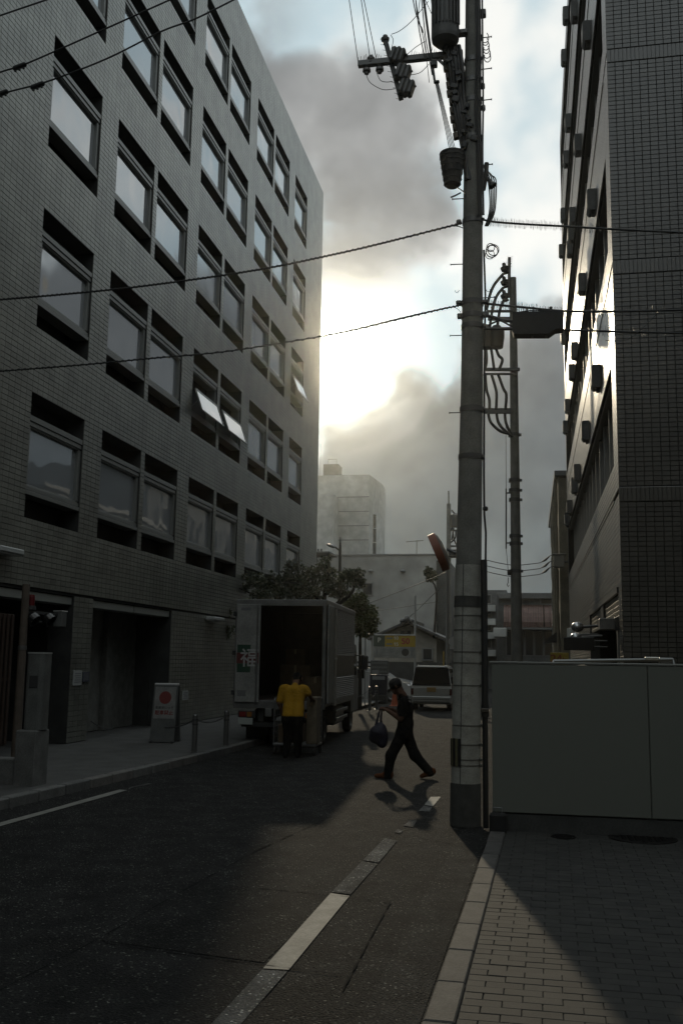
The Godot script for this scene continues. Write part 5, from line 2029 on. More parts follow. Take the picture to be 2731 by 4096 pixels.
	cable("thin guy wire slanting over the white hall wall", [[1470, 2415], [1600, 2365], [1700, 2325], [1790, 2285]], 45.0, 42.0, 0.016)
	cable("thin telephone wire drooping over the white hall wall", [[1480, 2446], [1600, 2430], [1740, 2408]], 50.0, 48.0, 0.012)
	cable("thin telephone wire rising from the gabled house ridge", [[1560, 2520], [1640, 2465], [1720, 2390], [1790, 2320]], 56.0, 50.0, 0.014)

# ---------------------------------------------------------------- lettering made of strokes
const GLYPHS := {
	"fuku": [[0.14, 0.97, 0.22, 0.88], [0.03, 0.76, 0.36, 0.76], [0.34, 0.76, 0.04, 0.40], [0.20, 0.60, 0.20, 0.0], [0.22, 0.50, 0.37, 0.36], [0.42, 0.95, 1.0, 0.95], [0.50, 0.81, 0.92, 0.81], [0.50, 0.81, 0.50, 0.62], [0.92, 0.81, 0.92, 0.62], [0.50, 0.62, 0.92, 0.62], [0.45, 0.49, 0.97, 0.49], [0.45, 0.49, 0.45, 0.03], [0.97, 0.49, 0.97, 0.03], [0.45, 0.03, 0.97, 0.03], [0.71, 0.49, 0.71, 0.03], [0.45, 0.26, 0.97, 0.26]],
	"car": [[0.1, 0.86, 0.9, 0.86], [0.2, 0.72, 0.8, 0.72], [0.2, 0.52, 0.8, 0.52], [0.2, 0.34, 0.8, 0.34], [0.2, 0.72, 0.2, 0.34], [0.8, 0.72, 0.8, 0.34], [0.02, 0.18, 0.98, 0.18], [0.5, 1.0, 0.5, 0.0]],
	"store": [[0.5, 1.0, 0.5, 0.9], [0.1, 0.88, 0.98, 0.88], [0.1, 0.88, 0.04, 0.0], [0.25, 0.74, 0.92, 0.74], [0.32, 0.62, 0.85, 0.62], [0.32, 0.46, 0.85, 0.46], [0.32, 0.33, 0.85, 0.33], [0.32, 0.62, 0.32, 0.33], [0.85, 0.62, 0.85, 0.33], [0.18, 0.18, 0.98, 0.18], [0.58, 0.82, 0.58, 0.0]],
	"front": [[0.28, 1.0, 0.36, 0.88], [0.72, 1.0, 0.64, 0.88], [0.03, 0.82, 0.97, 0.82], [0.14, 0.68, 0.46, 0.68], [0.14, 0.68, 0.12, 0.0], [0.46, 0.68, 0.46, 0.0], [0.14, 0.48, 0.46, 0.48], [0.14, 0.30, 0.46, 0.30], [0.64, 0.66, 0.64, 0.2], [0.88, 0.7, 0.88, 0.0]],
	"ni": [[0.15, 0.92, 0.1, 0.4], [0.1, 0.4, 0.16, 0.06], [0.45, 0.76, 0.88, 0.76], [0.42, 0.3, 0.5, 0.2], [0.5, 0.2, 0.92, 0.18]],
	"tsu": [[0.05, 0.6, 0.6, 0.76], [0.6, 0.76, 0.92, 0.58], [0.92, 0.58, 0.82, 0.3], [0.82, 0.3, 0.4, 0.14]],
	"ki": [[0.15, 0.8, 0.85, 0.86], [0.12, 0.62, 0.88, 0.68], [0.42, 0.98, 0.74, 0.4], [0.2, 0.3, 0.3, 0.1], [0.3, 0.1, 0.75, 0.06]],
	"park": [[0.08, 0.9, 0.46, 0.9], [0.1, 0.9, 0.1, 0.4], [0.1, 0.73, 0.44, 0.73], [0.1, 0.57, 0.44, 0.57], [0.1, 0.4, 0.5, 0.4], [0.5, 0.4, 0.46, 0.02], [0.28, 0.9, 0.28, 0.42], [0.1, 0.25, 0.05, 0.08], [0.24, 0.25, 0.26, 0.1], [0.72, 1.0, 0.8, 0.86], [0.56, 0.78, 0.98, 0.78], [0.6, 0.46, 0.94, 0.46], [0.54, 0.06, 1.0, 0.06], [0.77, 0.78, 0.77, 0.06]],
	"ban": [[0.05, 0.86, 0.46, 0.86], [0.26, 1.0, 0.26, 0.52], [0.26, 0.84, 0.05, 0.58], [0.54, 0.86, 0.96, 0.86], [0.75, 1.0, 0.75, 0.52], [0.75, 0.84, 0.95, 0.58], [0.2, 0.44, 0.8, 0.44], [0.05, 0.28, 0.95, 0.28], [0.5, 0.28, 0.5, 0.0], [0.3, 0.2, 0.15, 0.04], [0.7, 0.2, 0.86, 0.04]],
	"stop": [[0.5, 0.96, 0.5, 0.06], [0.5, 0.56, 0.88, 0.56], [0.2, 0.6, 0.2, 0.06], [0.02, 0.06, 0.98, 0.06]],
}

func glyph(s: Shape, called: String, at: Transform3D, size: float, weight := 0.09, deep := 0.002) -> void:
	for k in GLYPHS[called]:
		var a := Vector2(k[0], k[1]) * size
		var b := Vector2(k[2], k[3]) * size
		var d := (b - a).normalized()
		var turn := Basis(Vector3(d.x, d.y, 0), Vector3(-d.y, d.x, 0), Vector3(0, 0, 1))
		var m := (a + b) * 0.5
		s.box(at * Vector3(m.x, m.y, 0), Vector3(a.distance_to(b) + weight * size, weight * size, deep), at.basis * turn)

func letters(text: String, high: float, m: Material, parent: Node3D, at: Transform3D, bold := true) -> void:
	var f := SystemFont.new()
	f.font_names = PackedStringArray(["Droid Sans"])
	f.font_weight = 700 if bold else 400
	var t := TextMesh.new()
	t.text = text
	t.font = f
	t.font_size = 64
	t.pixel_size = high / 46.0
	t.depth = 0.004
	t.curve_step = 2.0
	var o := MeshInstance3D.new()
	o.mesh = t
	o.material_override = m
	o.name = "lettering"
	o.transform = at
	parent.add_child(o, true)

func wheel(parent: Node3D, at: Vector3, r: float, wide: float, tyre: Material, rim: Material) -> void:
	var side := Basis(Vector3.BACK, -PI / 2)
	var s := Shape.new()
	s.lathe([Vector2(r * 0.62, -wide * 0.5), Vector2(r * 0.92, -wide * 0.5), Vector2(r, -wide * 0.32), Vector2(r, wide * 0.32), Vector2(r * 0.92, wide * 0.5), Vector2(r * 0.62, wide * 0.5)], at, side, 28)
	var t := part("wheel", s, tyre, parent)
	s = Shape.new()
	s.lathe([Vector2(0, -wide * 0.2), Vector2(r * 0.5, -wide * 0.25), Vector2(r * 0.62, -wide * 0.48), Vector2(r * 0.63, wide * 0.48), Vector2(r * 0.5, wide * 0.25), Vector2(r * 0.2, wide * 0.3), Vector2(0, wide * 0.34)], at, side, 20)
	part("rim", s, rim, t)

# ---------------------------------------------------------------- delivery truck, its back open
func build_truck() -> void:
	var rubber := mat("tyre_rubber", lin(0.018, 0.018, 0.018), 0.8)
	var rimm := mat("wheel_rim", lin(0.25, 0.25, 0.25), 0.4, 0.5)
	var skin := worn("truck_panel", lin(0.33, 0.33, 0.31), 0.5, 0.8, 3.0)
	var alu := worn("truck_aluminium", lin(0.30, 0.30, 0.29), 0.38, 0.5, 2.0, 0.0, 0.6)
	var dark := mat("truck_chassis", lin(0.022, 0.022, 0.022), 0.7)
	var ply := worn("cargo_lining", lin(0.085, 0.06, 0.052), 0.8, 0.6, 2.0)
	var truck := thing("delivery_truck", "grey box delivery truck parked at the kerb with its back open", "truck", Vector3(-5.05, 0.0, -19.5), deg_to_rad(3.2))
	var y0 := 0.84
	var y1 := 2.98
	var w := 0.94
	var deep := 4.7
	var s := Shape.new()
	s.span(Vector3(-w, y0, -deep), Vector3(w, y0 + 0.10, 0))
	s.span(Vector3(-w, y1 - 0.05, -deep), Vector3(w, y1, 0), 0.01)
	s.span(Vector3(-w, y0 + 0.1, -deep), Vector3(-w + 0.045, y1 - 0.05, -0.0))
	s.span(Vector3(w - 0.045, y0 + 0.1, -deep), Vector3(w, y1 - 0.05, -0.0))
	s.span(Vector3(-w, y0, -deep - 0.05), Vector3(w, y1, -deep))
	var cargo := part("cargo_box", s, skin, truck)
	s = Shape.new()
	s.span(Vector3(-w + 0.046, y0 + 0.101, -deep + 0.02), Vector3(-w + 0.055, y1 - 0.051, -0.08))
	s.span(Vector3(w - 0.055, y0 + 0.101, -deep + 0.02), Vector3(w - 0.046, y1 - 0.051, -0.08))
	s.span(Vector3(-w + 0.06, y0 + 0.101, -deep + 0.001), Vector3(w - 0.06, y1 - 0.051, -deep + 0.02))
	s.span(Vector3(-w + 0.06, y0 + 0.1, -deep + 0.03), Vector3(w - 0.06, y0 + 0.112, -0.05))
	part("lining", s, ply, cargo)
	# rear frame
	for q in [[-w - 0.01, -w + 0.07], [w - 0.07, w + 0.01]]:
		s = Shape.new()
		s.span(Vector3(q[0], y0 - 0.02, -0.07), Vector3(q[1], y1, 0.015), 0.01)
		part("door_post", s, alu, truck)
	s = Shape.new()
	s.span(Vector3(-w, y1 - 0.12, -0.06), Vector3(w, y1 + 0.012, 0.012), 0.008)
	part("rear_header", s, alu, truck)
	s = Shape.new()
	s.span(Vector3(-w, y0 - 0.06, -0.06), Vector3(w, y0 + 0.10, 0.012), 0.008)
	part("rear_sill", s, alu, truck)
	# closed half door with its painted mark
	s = Shape.new()
	s.span(Vector3(-w + 0.03, y0 + 0.06, 0.016), Vector3(-0.41, y1 - 0.09, 0.052), 0.008)
	var door := part("rear_door", s, skin, truck)
	s = Shape.new()
	s.span(Vector3(-w + 0.06, y0 + 1.06, 0.0525), Vector3(-0.60, y0 + 1.22, 0.0545))
	s.span(Vector3(-w + 0.06, y0 + 0.66, 0.0525), Vector3(-0.60, y0 + 0.84, 0.0545))
	part("green_band", s, mat("truck_green", lin(0.010, 0.04, 0.022), 0.5), door)
	s = Shape.new()
	s.span(Vector3(-w + 0.05, y0 + 0.842, 0.0525), Vector3(-0.43, y0 + 1.058, 0.0545))
	part("red_band", s, mat("truck_red", lin(0.08, 0.010, 0.010), 0.6), door)
	s = Shape.new()
	glyph(s, "fuku", Transform3D(Basis(), Vector3(-0.80, y0 + 0.79, 0.056)), 0.34, 0.10)
	part("lettering", s, mat("truck_white_letter", lin(0.34, 0.34, 0.33), 0.5), door)
	s = Shape.new()
	s.span(Vector3(-0.86, y0 + 0.18, 0.0525), Vector3(-0.68, y0 + 0.30, 0.0545))
	s.span(Vector3(-0.82, y1 - 0.22, 0.0525), Vector3(-0.62, y1 - 0.16, 0.0545))
	part("sticker", s, mat("truck_sticker", lin(0.12, 0.12, 0.12), 0.6), door)
	s = Shape.new()
	s.rod(Vector3(-0.47, y0 + 0.05, 0.07), Vector3(-0.47, y1 - 0.1, 0.07), 0.014, 8)
	s.box(Vector3(-0.47, y0 + 0.75, 0.08), Vector3(0.05, 0.22, 0.03), Basis(), 0.008)
	part("lock_rod", s, alu, door)
	for y in [y0 + 0.25, y0 + 1.05, y0 + 1.85]:
		s = Shape.new()
		s.box(Vector3(-w - 0.01, y, 0.04), Vector3(0.06, 0.09, 0.07), Basis(), 0.006)
		part("hinge", s, dark, door)
	# other half door folded back along the side
	s = Shape.new()
	s.span(Vector3(w + 0.025, y0 + 0.06, -0.86), Vector3(w + 0.062, y1 - 0.09, -0.06), 0.008)
	door = part("rear_door", s, skin, truck)
	s = Shape.new()
	s.rod(Vector3(w + 0.085, y0 - 0.02, -0.90), Vector3(w + 0.085, y1 - 0.12, -0.90), 0.018, 8)
	s.box(Vector3(w + 0.09, y0 + 0.95, -0.90), Vector3(0.05, 0.06, 0.07), Basis(), 0.01)
	part("lock_rod", s, mat("bright_steel", lin(0.62, 0.60, 0.54), 0.25, 0.7), door)
	# corrugated side: each rib a ridge with a flat and two slopes
	s = Shape.new()
	var n := 46
	var za := -0.96
	var zb := -deep
	for i in n:
		var ya := lerpf(y0 + 0.10, y1 - 0.10, float(i) / n)
		var yb := lerpf(y0 + 0.10, y1 - 0.10, float(i + 1) / n)
		if i > 10 and i < 22:
			continue
		var p := [Vector2(w + 0.001, ya), Vector2(w + 0.016, ya + 0.010), Vector2(w + 0.016, yb - 0.014), Vector2(w + 0.001, yb - 0.004)]
		for k in 3:
			s.quad(Vector3(p[k].x, p[k].y, za), Vector3(p[k + 1].x, p[k + 1].y, za), Vector3(p[k + 1].x, p[k + 1].y, zb), Vector3(p[k].x, p[k].y, zb), Vector3(1, [-0.5, 0.0, 0.5][k], 0))
	s.span(Vector3(w + 0.001, y0 - 0.02, zb), Vector3(w + 0.022, y0 + 0.095, za))
	part("ribbed_side", s, alu, truck)
	s = Shape.new()
	s.span(Vector3(w + 0.001, y0 + 0.60, zb + 0.02), Vector3(w + 0.012, y0 + 1.04, za - 0.02))
	part("side_sign", s, worn("truck_side_sign", lin(0.20, 0.17, 0.13), 0.55, 0.4, 1.2), truck)
	s = Shape.new()
	s.span(Vector3(w - 0.02, y1 - 0.10, -deep - 0.05), Vector3(w + 0.028, y1 + 0.02, 0.01), 0.012)
	part("roof_rail", s, alu, truck)
	# chassis, bumper, lamps, plate
	s = Shape.new()
	s.span(Vector3(-0.45, 0.52, -6.0), Vector3(-0.33, y0, -0.1))
	s.span(Vector3(0.33, 0.52, -6.0), Vector3(0.45, y0, -0.1))
	s.span(Vector3(-0.8, 0.40, -0.22), Vector3(0.8, 0.50, -0.12), 0.01)
	s.rod(Vector3(-0.7, 0.38, -1.25), Vector3(0.7, 0.38, -1.25), 0.08)
	part("chassis", s, dark, truck)
	for k in [-1.0, 1.0]:
		s = Shape.new()
		s.box(Vector3(k * 0.66, 0.66, -0.04), Vector3(0.36, 0.13, 0.10), Basis(), 0.012)
		var lamp := part("tail_lamp", s, dark, truck)
		s = Shape.new()
		s.box(Vector3(k * 0.74, 0.66, 0.012), Vector3(0.14, 0.10, 0.01), Basis(), 0.004)
		part("lens", s, mat("tail_red", lin(0.14, 0.01, 0.01), 0.25), lamp)
		s = Shape.new()
		s.box(Vector3(k * 0.60, 0.66, 0.012), Vector3(0.1, 0.10, 0.01), Basis(), 0.004)
		part("lens", s, mat("tail_amber", lin(0.22, 0.09, 0.02), 0.25), lamp)
		s = Shape.new()
		s.box(Vector3(k * 0.62, 0.34, -0.72), Vector3(0.42, 0.5, 0.012))
		part("mud_flap", s, rubber, truck)
	s = Shape.new()
	s.box(Vector3(-0.68, 0.52, 0.0), Vector3(0.30, 0.13, 0.012), Basis(), 0.004)
	part("number_plate", s, mat("plate_green", lin(0.30, 0.32, 0.30), 0.5), truck)
	s = Shape.new()
	s.span(Vector3(-0.28, 0.62, -0.04), Vector3(-0.14, y0 - 0.06, 0.02), 0.01)
	part("tail_step", s, alu, truck)
	for q in [[-0.56, -1.25], [0.56, -1.25]]:
		wheel(truck, Vector3(q[0] - 0.11, 0.36, q[1]), 0.36, 0.19, rubber, rimm)
		wheel(truck, Vector3(q[0] + 0.11, 0.36, q[1]), 0.36, 0.19, rubber, rimm)
	for k in [-0.72, 0.72]:
		wheel(truck, Vector3(k, 0.36, -5.25), 0.36, 0.2, rubber, rimm)
	s = Shape.new()
	s.span(Vector3(0.5, 0.34, -3.6), Vector3(0.86, 0.74, -2.1), 0.05)
	part("fuel_tank", s, alu, truck)
	s = Shape.new()
	for y in [0.45, 0.62]:
		s.span(Vector3(0.90, y, -3.7), Vector3(0.93, y + 0.07, -1.8), 0.006)
	part("side_guard", s, alu, truck)
	# cab
	s = Shape.new()
	s.prism([Vector2(-4.85, 0.5), Vector2(-4.85, 2.15), Vector2(-5.0, 2.22), Vector2(-5.85, 2.16), Vector2(-6.25, 1.3), Vector2(-6.3, 0.5)], -0.86, 0.86, Transform3D(Basis(Vector3(0, 0, 1), Vector3(0, 1, 0), Vector3(1, 0, 0)), Vector3.ZERO))
	var cab := part("cab", s, skin, truck)
	s = Shape.new()
	s.span(Vector3(0.862, 1.4, -5.85), Vector3(0.872, 2.0, -5.05), 0.003)
	part("side_window", s, mat("far_glass", lin(0.025, 0.027, 0.03), 0.1, 0.0, 0.6), cab)
	s = Shape.new()
	s.rod(Vector3(0.86, 1.9, -5.8), Vector3(1.06, 1.9, -5.9), 0.014)
	s.box(Vector3(1.08, 1.72, -5.9), Vector3(0.18, 0.36, 0.08), Basis(), 0.03)
	part("door_mirror", s, dark, cab)
	# load
	var card := worn("carton_card", lin(0.16, 0.11, 0.065), 0.85, 0.4, 1.5)
	for q in [[-0.1, 0.0, -2.6, 0.7, 0.7, 0.6, "large brown carton deep inside the truck"], [0.5, 0.0, -1.7, 0.5, 0.45, 0.5, "low brown carton by the side wall inside the truck"], [-0.12, 0.7, -2.6, 0.45, 0.35, 0.45, "pale carton stacked on a larger one inside the truck"]]:
		var c := thing("carton", q[6], "carton", truck.transform * Vector3(q[0], y0 + 0.113 + q[1], q[2]), deg_to_rad(3.2), "cartons loaded in the truck")
		s = Shape.new()
		s.box(Vector3(0, q[4] * 0.5, 0), Vector3(q[3], q[4], q[5]), Basis(), 0.008)
		part("box", s, card, c)
		s = Shape.new()
		s.box(Vector3(0, q[4] + 0.001, 0), Vector3(0.05, 0.003, q[5] - 0.02))
		s.box(Vector3(0, q[4] * 0.85, q[5] * 0.5 + 0.001), Vector3(0.05, q[4] * 0.28, 0.003))
		part("tape", s, mat("packing_tape", lin(0.22, 0.16, 0.09), 0.3), c)

# ---------------------------------------------------------------- people
func person_mat() -> StandardMaterial3D:
	if mats.has("person"):
		return mats["person"]
	var m := mat("person", Color.WHITE, 0.95, 0.0, 0.18)
	m.vertex_color_use_as_albedo = true
	m.normal_enabled = true
	m.normal_texture = relief_tex("cloth_relief", 0.02, 7.0, 4, 19)
	m.normal_scale = 1.4
	m.uv1_triplanar = true
	m.uv1_scale = Vector3.ONE / 0.6
	return m

func hand_bones(wrist: Vector3, knuckles: Vector3, across: Vector3, palm: Vector3, curl: float, skin: Color, size := 1.0) -> Array:
	# across: towards the little finger; palm: the way the palm faces
	var out := []
	var f := (knuckles - wrist).normalized()
	for i in 4:
		var o := across * (i - 1.5) * 0.019 * size
		out.append([wrist + o * 0.55, knuckles + o, 0.013 * size, 0.0105 * size, skin, 0.006])
		var l: float = [0.040, 0.044, 0.042, 0.034][i] * size
		var a := knuckles + o
		var d := f
		for k in 3:
			d = d.rotated(across.normalized(), curl * [0.6, 1.0, 0.8][k] * (1.0 if f.cross(palm).dot(across) > 0.0 else -1.0))
			var b: Vector3 = a + d * l * [1.0, 0.68, 0.52][k]
			out.append([a, b, 0.0095 * size, 0.0082 * size, skin, 0.003])
			a = b
	var ta := wrist.lerp(knuckles, 0.35) - across * 0.028 * size + palm * 0.006
	var tb := ta + (f * 0.03 - across * 0.016 + palm * 0.016) * size
	out.append([ta, tb, 0.013 * size, 0.0105 * size, skin, 0.006])
	out.append([tb, tb + (f * 0.026 + palm * 0.012) * size, 0.0105 * size, 0.0088 * size, skin, 0.003])
	return out

func add_person(label: String, at: Vector3, bones: Array, hands: Array, head: Array) -> Node3D:
	var who := thing("person", label, "person", at)
	var s := body_shape(bones, 0.016, 0.05)
	for h in hands:
		var k := body_shape(h, 0.0055, 0.006)
		s.v.append_array(k.v)
		s.n.append_array(k.n)
		s.c.append_array(k.c)
	var k2 := body_shape(head, 0.007, 0.014)
	s.v.append_array(k2.v)
	s.n.append_array(k2.n)
	s.c.append_array(k2.c)
	part("body", s, person_mat(), who, true)
	return who

# head bones: f faces forward, u up through the crown; c: middle of the skull
func head_bones(c: Vector3, f: Vector3, u: Vector3, skin: Color, hair: Color, dark: Color) -> Array:
	var r := f.cross(u).normalized()
	var b := []
	b.append([c + u * 0.012 - f * 0.012, c + u * 0.012 + f * 0.008, 0.088, 0.084, hair, 0.02])
	b.append([c - u * 0.02 + f * 0.022, c - u * 0.065 + f * 0.035, 0.070, 0.052, skin, 0.02])
	b.append([c - u * 0.085 + f * 0.052, c - u * 0.098 + f * 0.058, 0.034, 0.026, skin, 0.02])
	b.append([c + f * 0.088, c - u * 0.034 + f * 0.104, 0.010, 0.014, skin, 0.01])
	b.append([c - u * 0.066 + f * 0.086 - r * 0.018, c - u * 0.066 + f * 0.086 + r * 0.018, 0.008, 0.008, Color(skin.r * 0.7, skin.g * 0.5, skin.b * 0.5), 0.006])
	for k in [-1.0, 1.0]:
		b.append([c + f * 0.078 + r * k * 0.032 + u * 0.004, c + f * 0.079 + r * k * 0.036 + u * 0.004, 0.010, 0.010, dark, 0.004])
		b.append([c + f * 0.084 + r * k * 0.018 + u * 0.024, c + f * 0.078 + r * k * 0.050 + u * 0.022, 0.007, 0.006, hair, 0.006])
		b.append([c + r * k * 0.086 - u * 0.004, c + r * k * 0.088 - u * 0.034, 0.018, 0.012, skin, 0.008])
	b.append([c - u * 0.05 - f * 0.02, c - u * 0.14 - f * 0.03, 0.058, 0.056, skin, 0.03])
	return b

func build_walker() -> void:
	var z := 15.25
	var w := func(px: float, py: float, off: float) -> Vector3: return pz(px, py, z) + Vector3(0, 0, off)
	var shirt := Color(0.010, 0.010, 0.011)
	var pants := Color(0.012, 0.0125, 0.014)
	var shoe := Color(0.115, 0.046, 0.020)
	var sole := Color(0.05, 0.03, 0.02)
	var skin := Color(0.10, 0.058, 0.042)
	var hair := Color(0.008, 0.008, 0.009)
	var neck: Vector3 = w.call(1613, 2786, 0.0)
	var chest: Vector3 = w.call(1620, 2832, 0.0)
	var waist: Vector3 = w.call(1622, 2895, 0.0)
	var hip: Vector3 = w.call(1616, 2928, 0.0)
	var b := []
	for k in [-1.0, 1.0]:
		b.append([chest + Vector3(0, 0.10, k * 0.13), chest + Vector3(0, -0.02, k * 0.09), 0.075, 0.105, shirt])
		b.append([chest + Vector3(0, 0.0, k * 0.08), waist + Vector3(0, 0.0, k * 0.07), 0.110, 0.105, shirt])
		b.append([waist + Vector3(0.0, 0.0, k * 0.07), hip + Vector3(0.0, 0.0, k * 0.07), 0.105, 0.118, shirt])
	b.append([neck + Vector3(-0.02, 0.02, 0), chest + Vector3(0, 0.06, 0), 0.055, 0.09, shirt])
	b.append([neck + Vector3(-0.045, 0.07, 0), neck, 0.05, 0.055, skin])
	# legs: front, then back
	var k1: Vector3 = w.call(1566, 3020, 0.09)
	var a1: Vector3 = w.call(1553, 3102, 0.09)
	var k2: Vector3 = w.call(1655, 3022, -0.09)
	var a2: Vector3 = w.call(1717, 3092, -0.09)
	b.append([hip + Vector3(-0.02, -0.03, 0.085), k1, 0.100, 0.078, pants])
	b.append([k1, a1, 0.078, 0.066, pants])
	b.append([hip + Vector3(0.02, -0.03, -0.085), k2, 0.100, 0.080, pants])
	b.append([k2, a2, 0.080, 0.066, pants])
	# shoes
	var t1: Vector3 = w.call(1508, 3129, 0.09)
	var h1: Vector3 = w.call(1564, 3122, 0.09)
	t1.y = 0.035
	h1.y = 0.048
	b.append([h1, t1, 0.046, 0.034, shoe, 0.02])
	b.append([h1 + Vector3(0, 0.03, 0), h1.lerp(t1, 0.4) + Vector3(0, 0.02, 0), 0.044, 0.04, shoe, 0.02])
	var t2: Vector3 = w.call(1683, 3121, -0.09)
	var h2: Vector3 = w.call(1728, 3090, -0.09)
	t2.y = maxf(t2.y, 0.036)
	b.append([h2, t2, 0.046, 0.034, shoe, 0.02])
	b.append([h2 + Vector3(0.0, 0.02, 0), h2.lerp(t2, 0.4) + Vector3(-0.01, 0.02, 0), 0.044, 0.04, shoe, 0.02])
	# near arm reaching ahead with the bag
	var sh: Vector3 = w.call(1618, 2812, 0.17)
	var el: Vector3 = w.call(1606, 2872, 0.20)
	var wr: Vector3 = w.call(1556, 2840, 0.16)
	b.append([sh, sh.lerp(el, 0.72), 0.066, 0.060, shirt])
	b.append([sh.lerp(el, 0.72), el, 0.048, 0.043, skin, 0.02])
	b.append([el, wr, 0.044, 0.030, skin, 0.02])
	# far arm, bent across the chest
	var sh2: Vector3 = w.call(1620, 2812, -0.17)
	var el2: Vector3 = w.call(1620, 2880, -0.2)
	var wr2: Vector3 = w.call(1566, 2838, -0.10)
	b.append([sh2, sh2.lerp(el2, 0.7), 0.064, 0.058, shirt])
	b.append([sh2.lerp(el2, 0.7), el2, 0.047, 0.042, skin, 0.02])
	b.append([el2, wr2, 0.042, 0.030, skin, 0.02])
	var kn: Vector3 = w.call(1536, 2830, 0.155)
	var kn2: Vector3 = w.call(1544, 2832, -0.08)
	var hands := [
		hand_bones(wr, kn, Vector3(0, -0.35, 0.93).normalized(), Vector3(-0.1, -0.95, -0.3).normalized(), 0.95, skin),
		hand_bones(wr2, kn2, Vector3(0, -0.3, -0.95).normalized(), Vector3(-0.2, -0.9, 0.3).normalized(), 0.8, skin)]
	var hc: Vector3 = w.call(1582, 2742, 0.0)
	var f := Vector3(-0.90, -0.42, 0.08).normalized()
	var u := (Vector3.UP - f * f.y).normalized()
	var head := head_bones(hc, f, u, skin, hair, Color(0.02, 0.015, 0.012))
	head.append([hc - u * 0.07 - f * 0.02, neck + Vector3(-0.01, -0.01, 0), 0.052, 0.056, skin, 0.03])
	var man := add_person("walking person in black clothes, dark cap and brown shoes, holding out a bag", Vector3(pz(1600, 3120, z).x, 0, -z), b, hands, head)
	# cap
	var s := Shape.new()
	var fr := Basis(f.cross(u).normalized(), u, -f)
	s.lathe([Vector2(0.101, -0.012), Vector2(0.103, 0.02), Vector2(0.095, 0.06), Vector2(0.07, 0.09), Vector2(0.03, 0.105), Vector2(0, 0.107)], hc + u * 0.012 - f * 0.004, fr, 20)
	s.prism([Vector2(-0.075, 0.06), Vector2(0.075, 0.06), Vector2(0.07, 0.12), Vector2(0.04, 0.158), Vector2(0, 0.168), Vector2(-0.04, 0.158), Vector2(-0.07, 0.12)], -0.006, 0.004, Transform3D(Basis(fr.x, f * 0.97 - u * 0.22, u), hc + u * 0.012))
	part("cap", s, mat("cap_cloth", lin(0.010, 0.010, 0.011), 0.9), man, true)
	s = Shape.new()
	for q in [[1628, 2790, 0.10], [1633, 2800, 0.13], [1636, 2812, 0.15]]:
		var p: Vector3 = w.call(q[0], q[1], q[2])
		s.box(p + Vector3(0.035, 0.03, 0.045), Vector3(0.035, 0.018, 0.03), Basis(Vector3.BACK, -0.6), 0.006)
	part("shoulder_print", s, mat("print_grey", lin(0.16, 0.16, 0.16), 0.8), man, true)
	# the bag
	var grip := kn + Vector3(-0.028, -0.022, -0.005)
	var bag := thing("shopping_bag", "dark purple knotted cloth shopping bag hanging from an outstretched hand", "bag", grip)
	var c := Color(0.014, 0.012, 0.024)
	var lo: Vector3 = w.call(1520, 2962, 0.15)
	var mid: Vector3 = w.call(1518, 2925, 0.15)
	var bones := [
		[mid + Vector3(0.02, 0.10, 0), mid, 0.05, 0.11, c], [mid + Vector3(-0.03, 0, 0), lo + Vector3(-0.085, 0.045, 0), 0.09, 0.055, c], [mid + Vector3(0.03, 0, 0), lo + Vector3(0.055, -0.02, 0), 0.10, 0.065, c],
		[lo + Vector3(-0.08, 0.05, 0), lo + Vector3(0.05, -0.025, 0), 0.055, 0.06, c], [mid + Vector3(0.05, 0.06, 0), lo + Vector3(0.09, 0.05, 0), 0.06, 0.05, c]]
	s = body_shape(bones, 0.012, 0.06)
	part("sack", s, mat("bag_cloth", lin(0.014, 0.012, 0.024), 0.7), bag, true)
	s = Shape.new()
	s.tube(smooth_line([mid + Vector3(-0.03, 0.09, 0.02), mid + Vector3(-0.015, 0.18, 0.015), grip + Vector3(-0.012, 0.0, 0.005), grip + Vector3(0.0, 0.012, 0.0)]), [0.03, 0.026, 0.024, 0.022, 0.02, 0.018, 0.016, 0.015, 0.014, 0.013, 0.012, 0.012, 0.011, 0.011, 0.010, 0.010], 8)
	s.tube(smooth_line([mid + Vector3(0.05, 0.10, -0.02), mid + Vector3(0.04, 0.18, -0.01), grip + Vector3(0.014, 0.0, -0.004), grip + Vector3(0.002, 0.012, 0.0)]), [0.03, 0.026, 0.024, 0.022, 0.02, 0.018, 0.016, 0.015, 0.014, 0.013, 0.012, 0.012, 0.011, 0.011, 0.010, 0.010], 8)
	part("handle", s, mat("bag_cloth", lin(0.014, 0.012, 0.024), 0.7), bag, true)

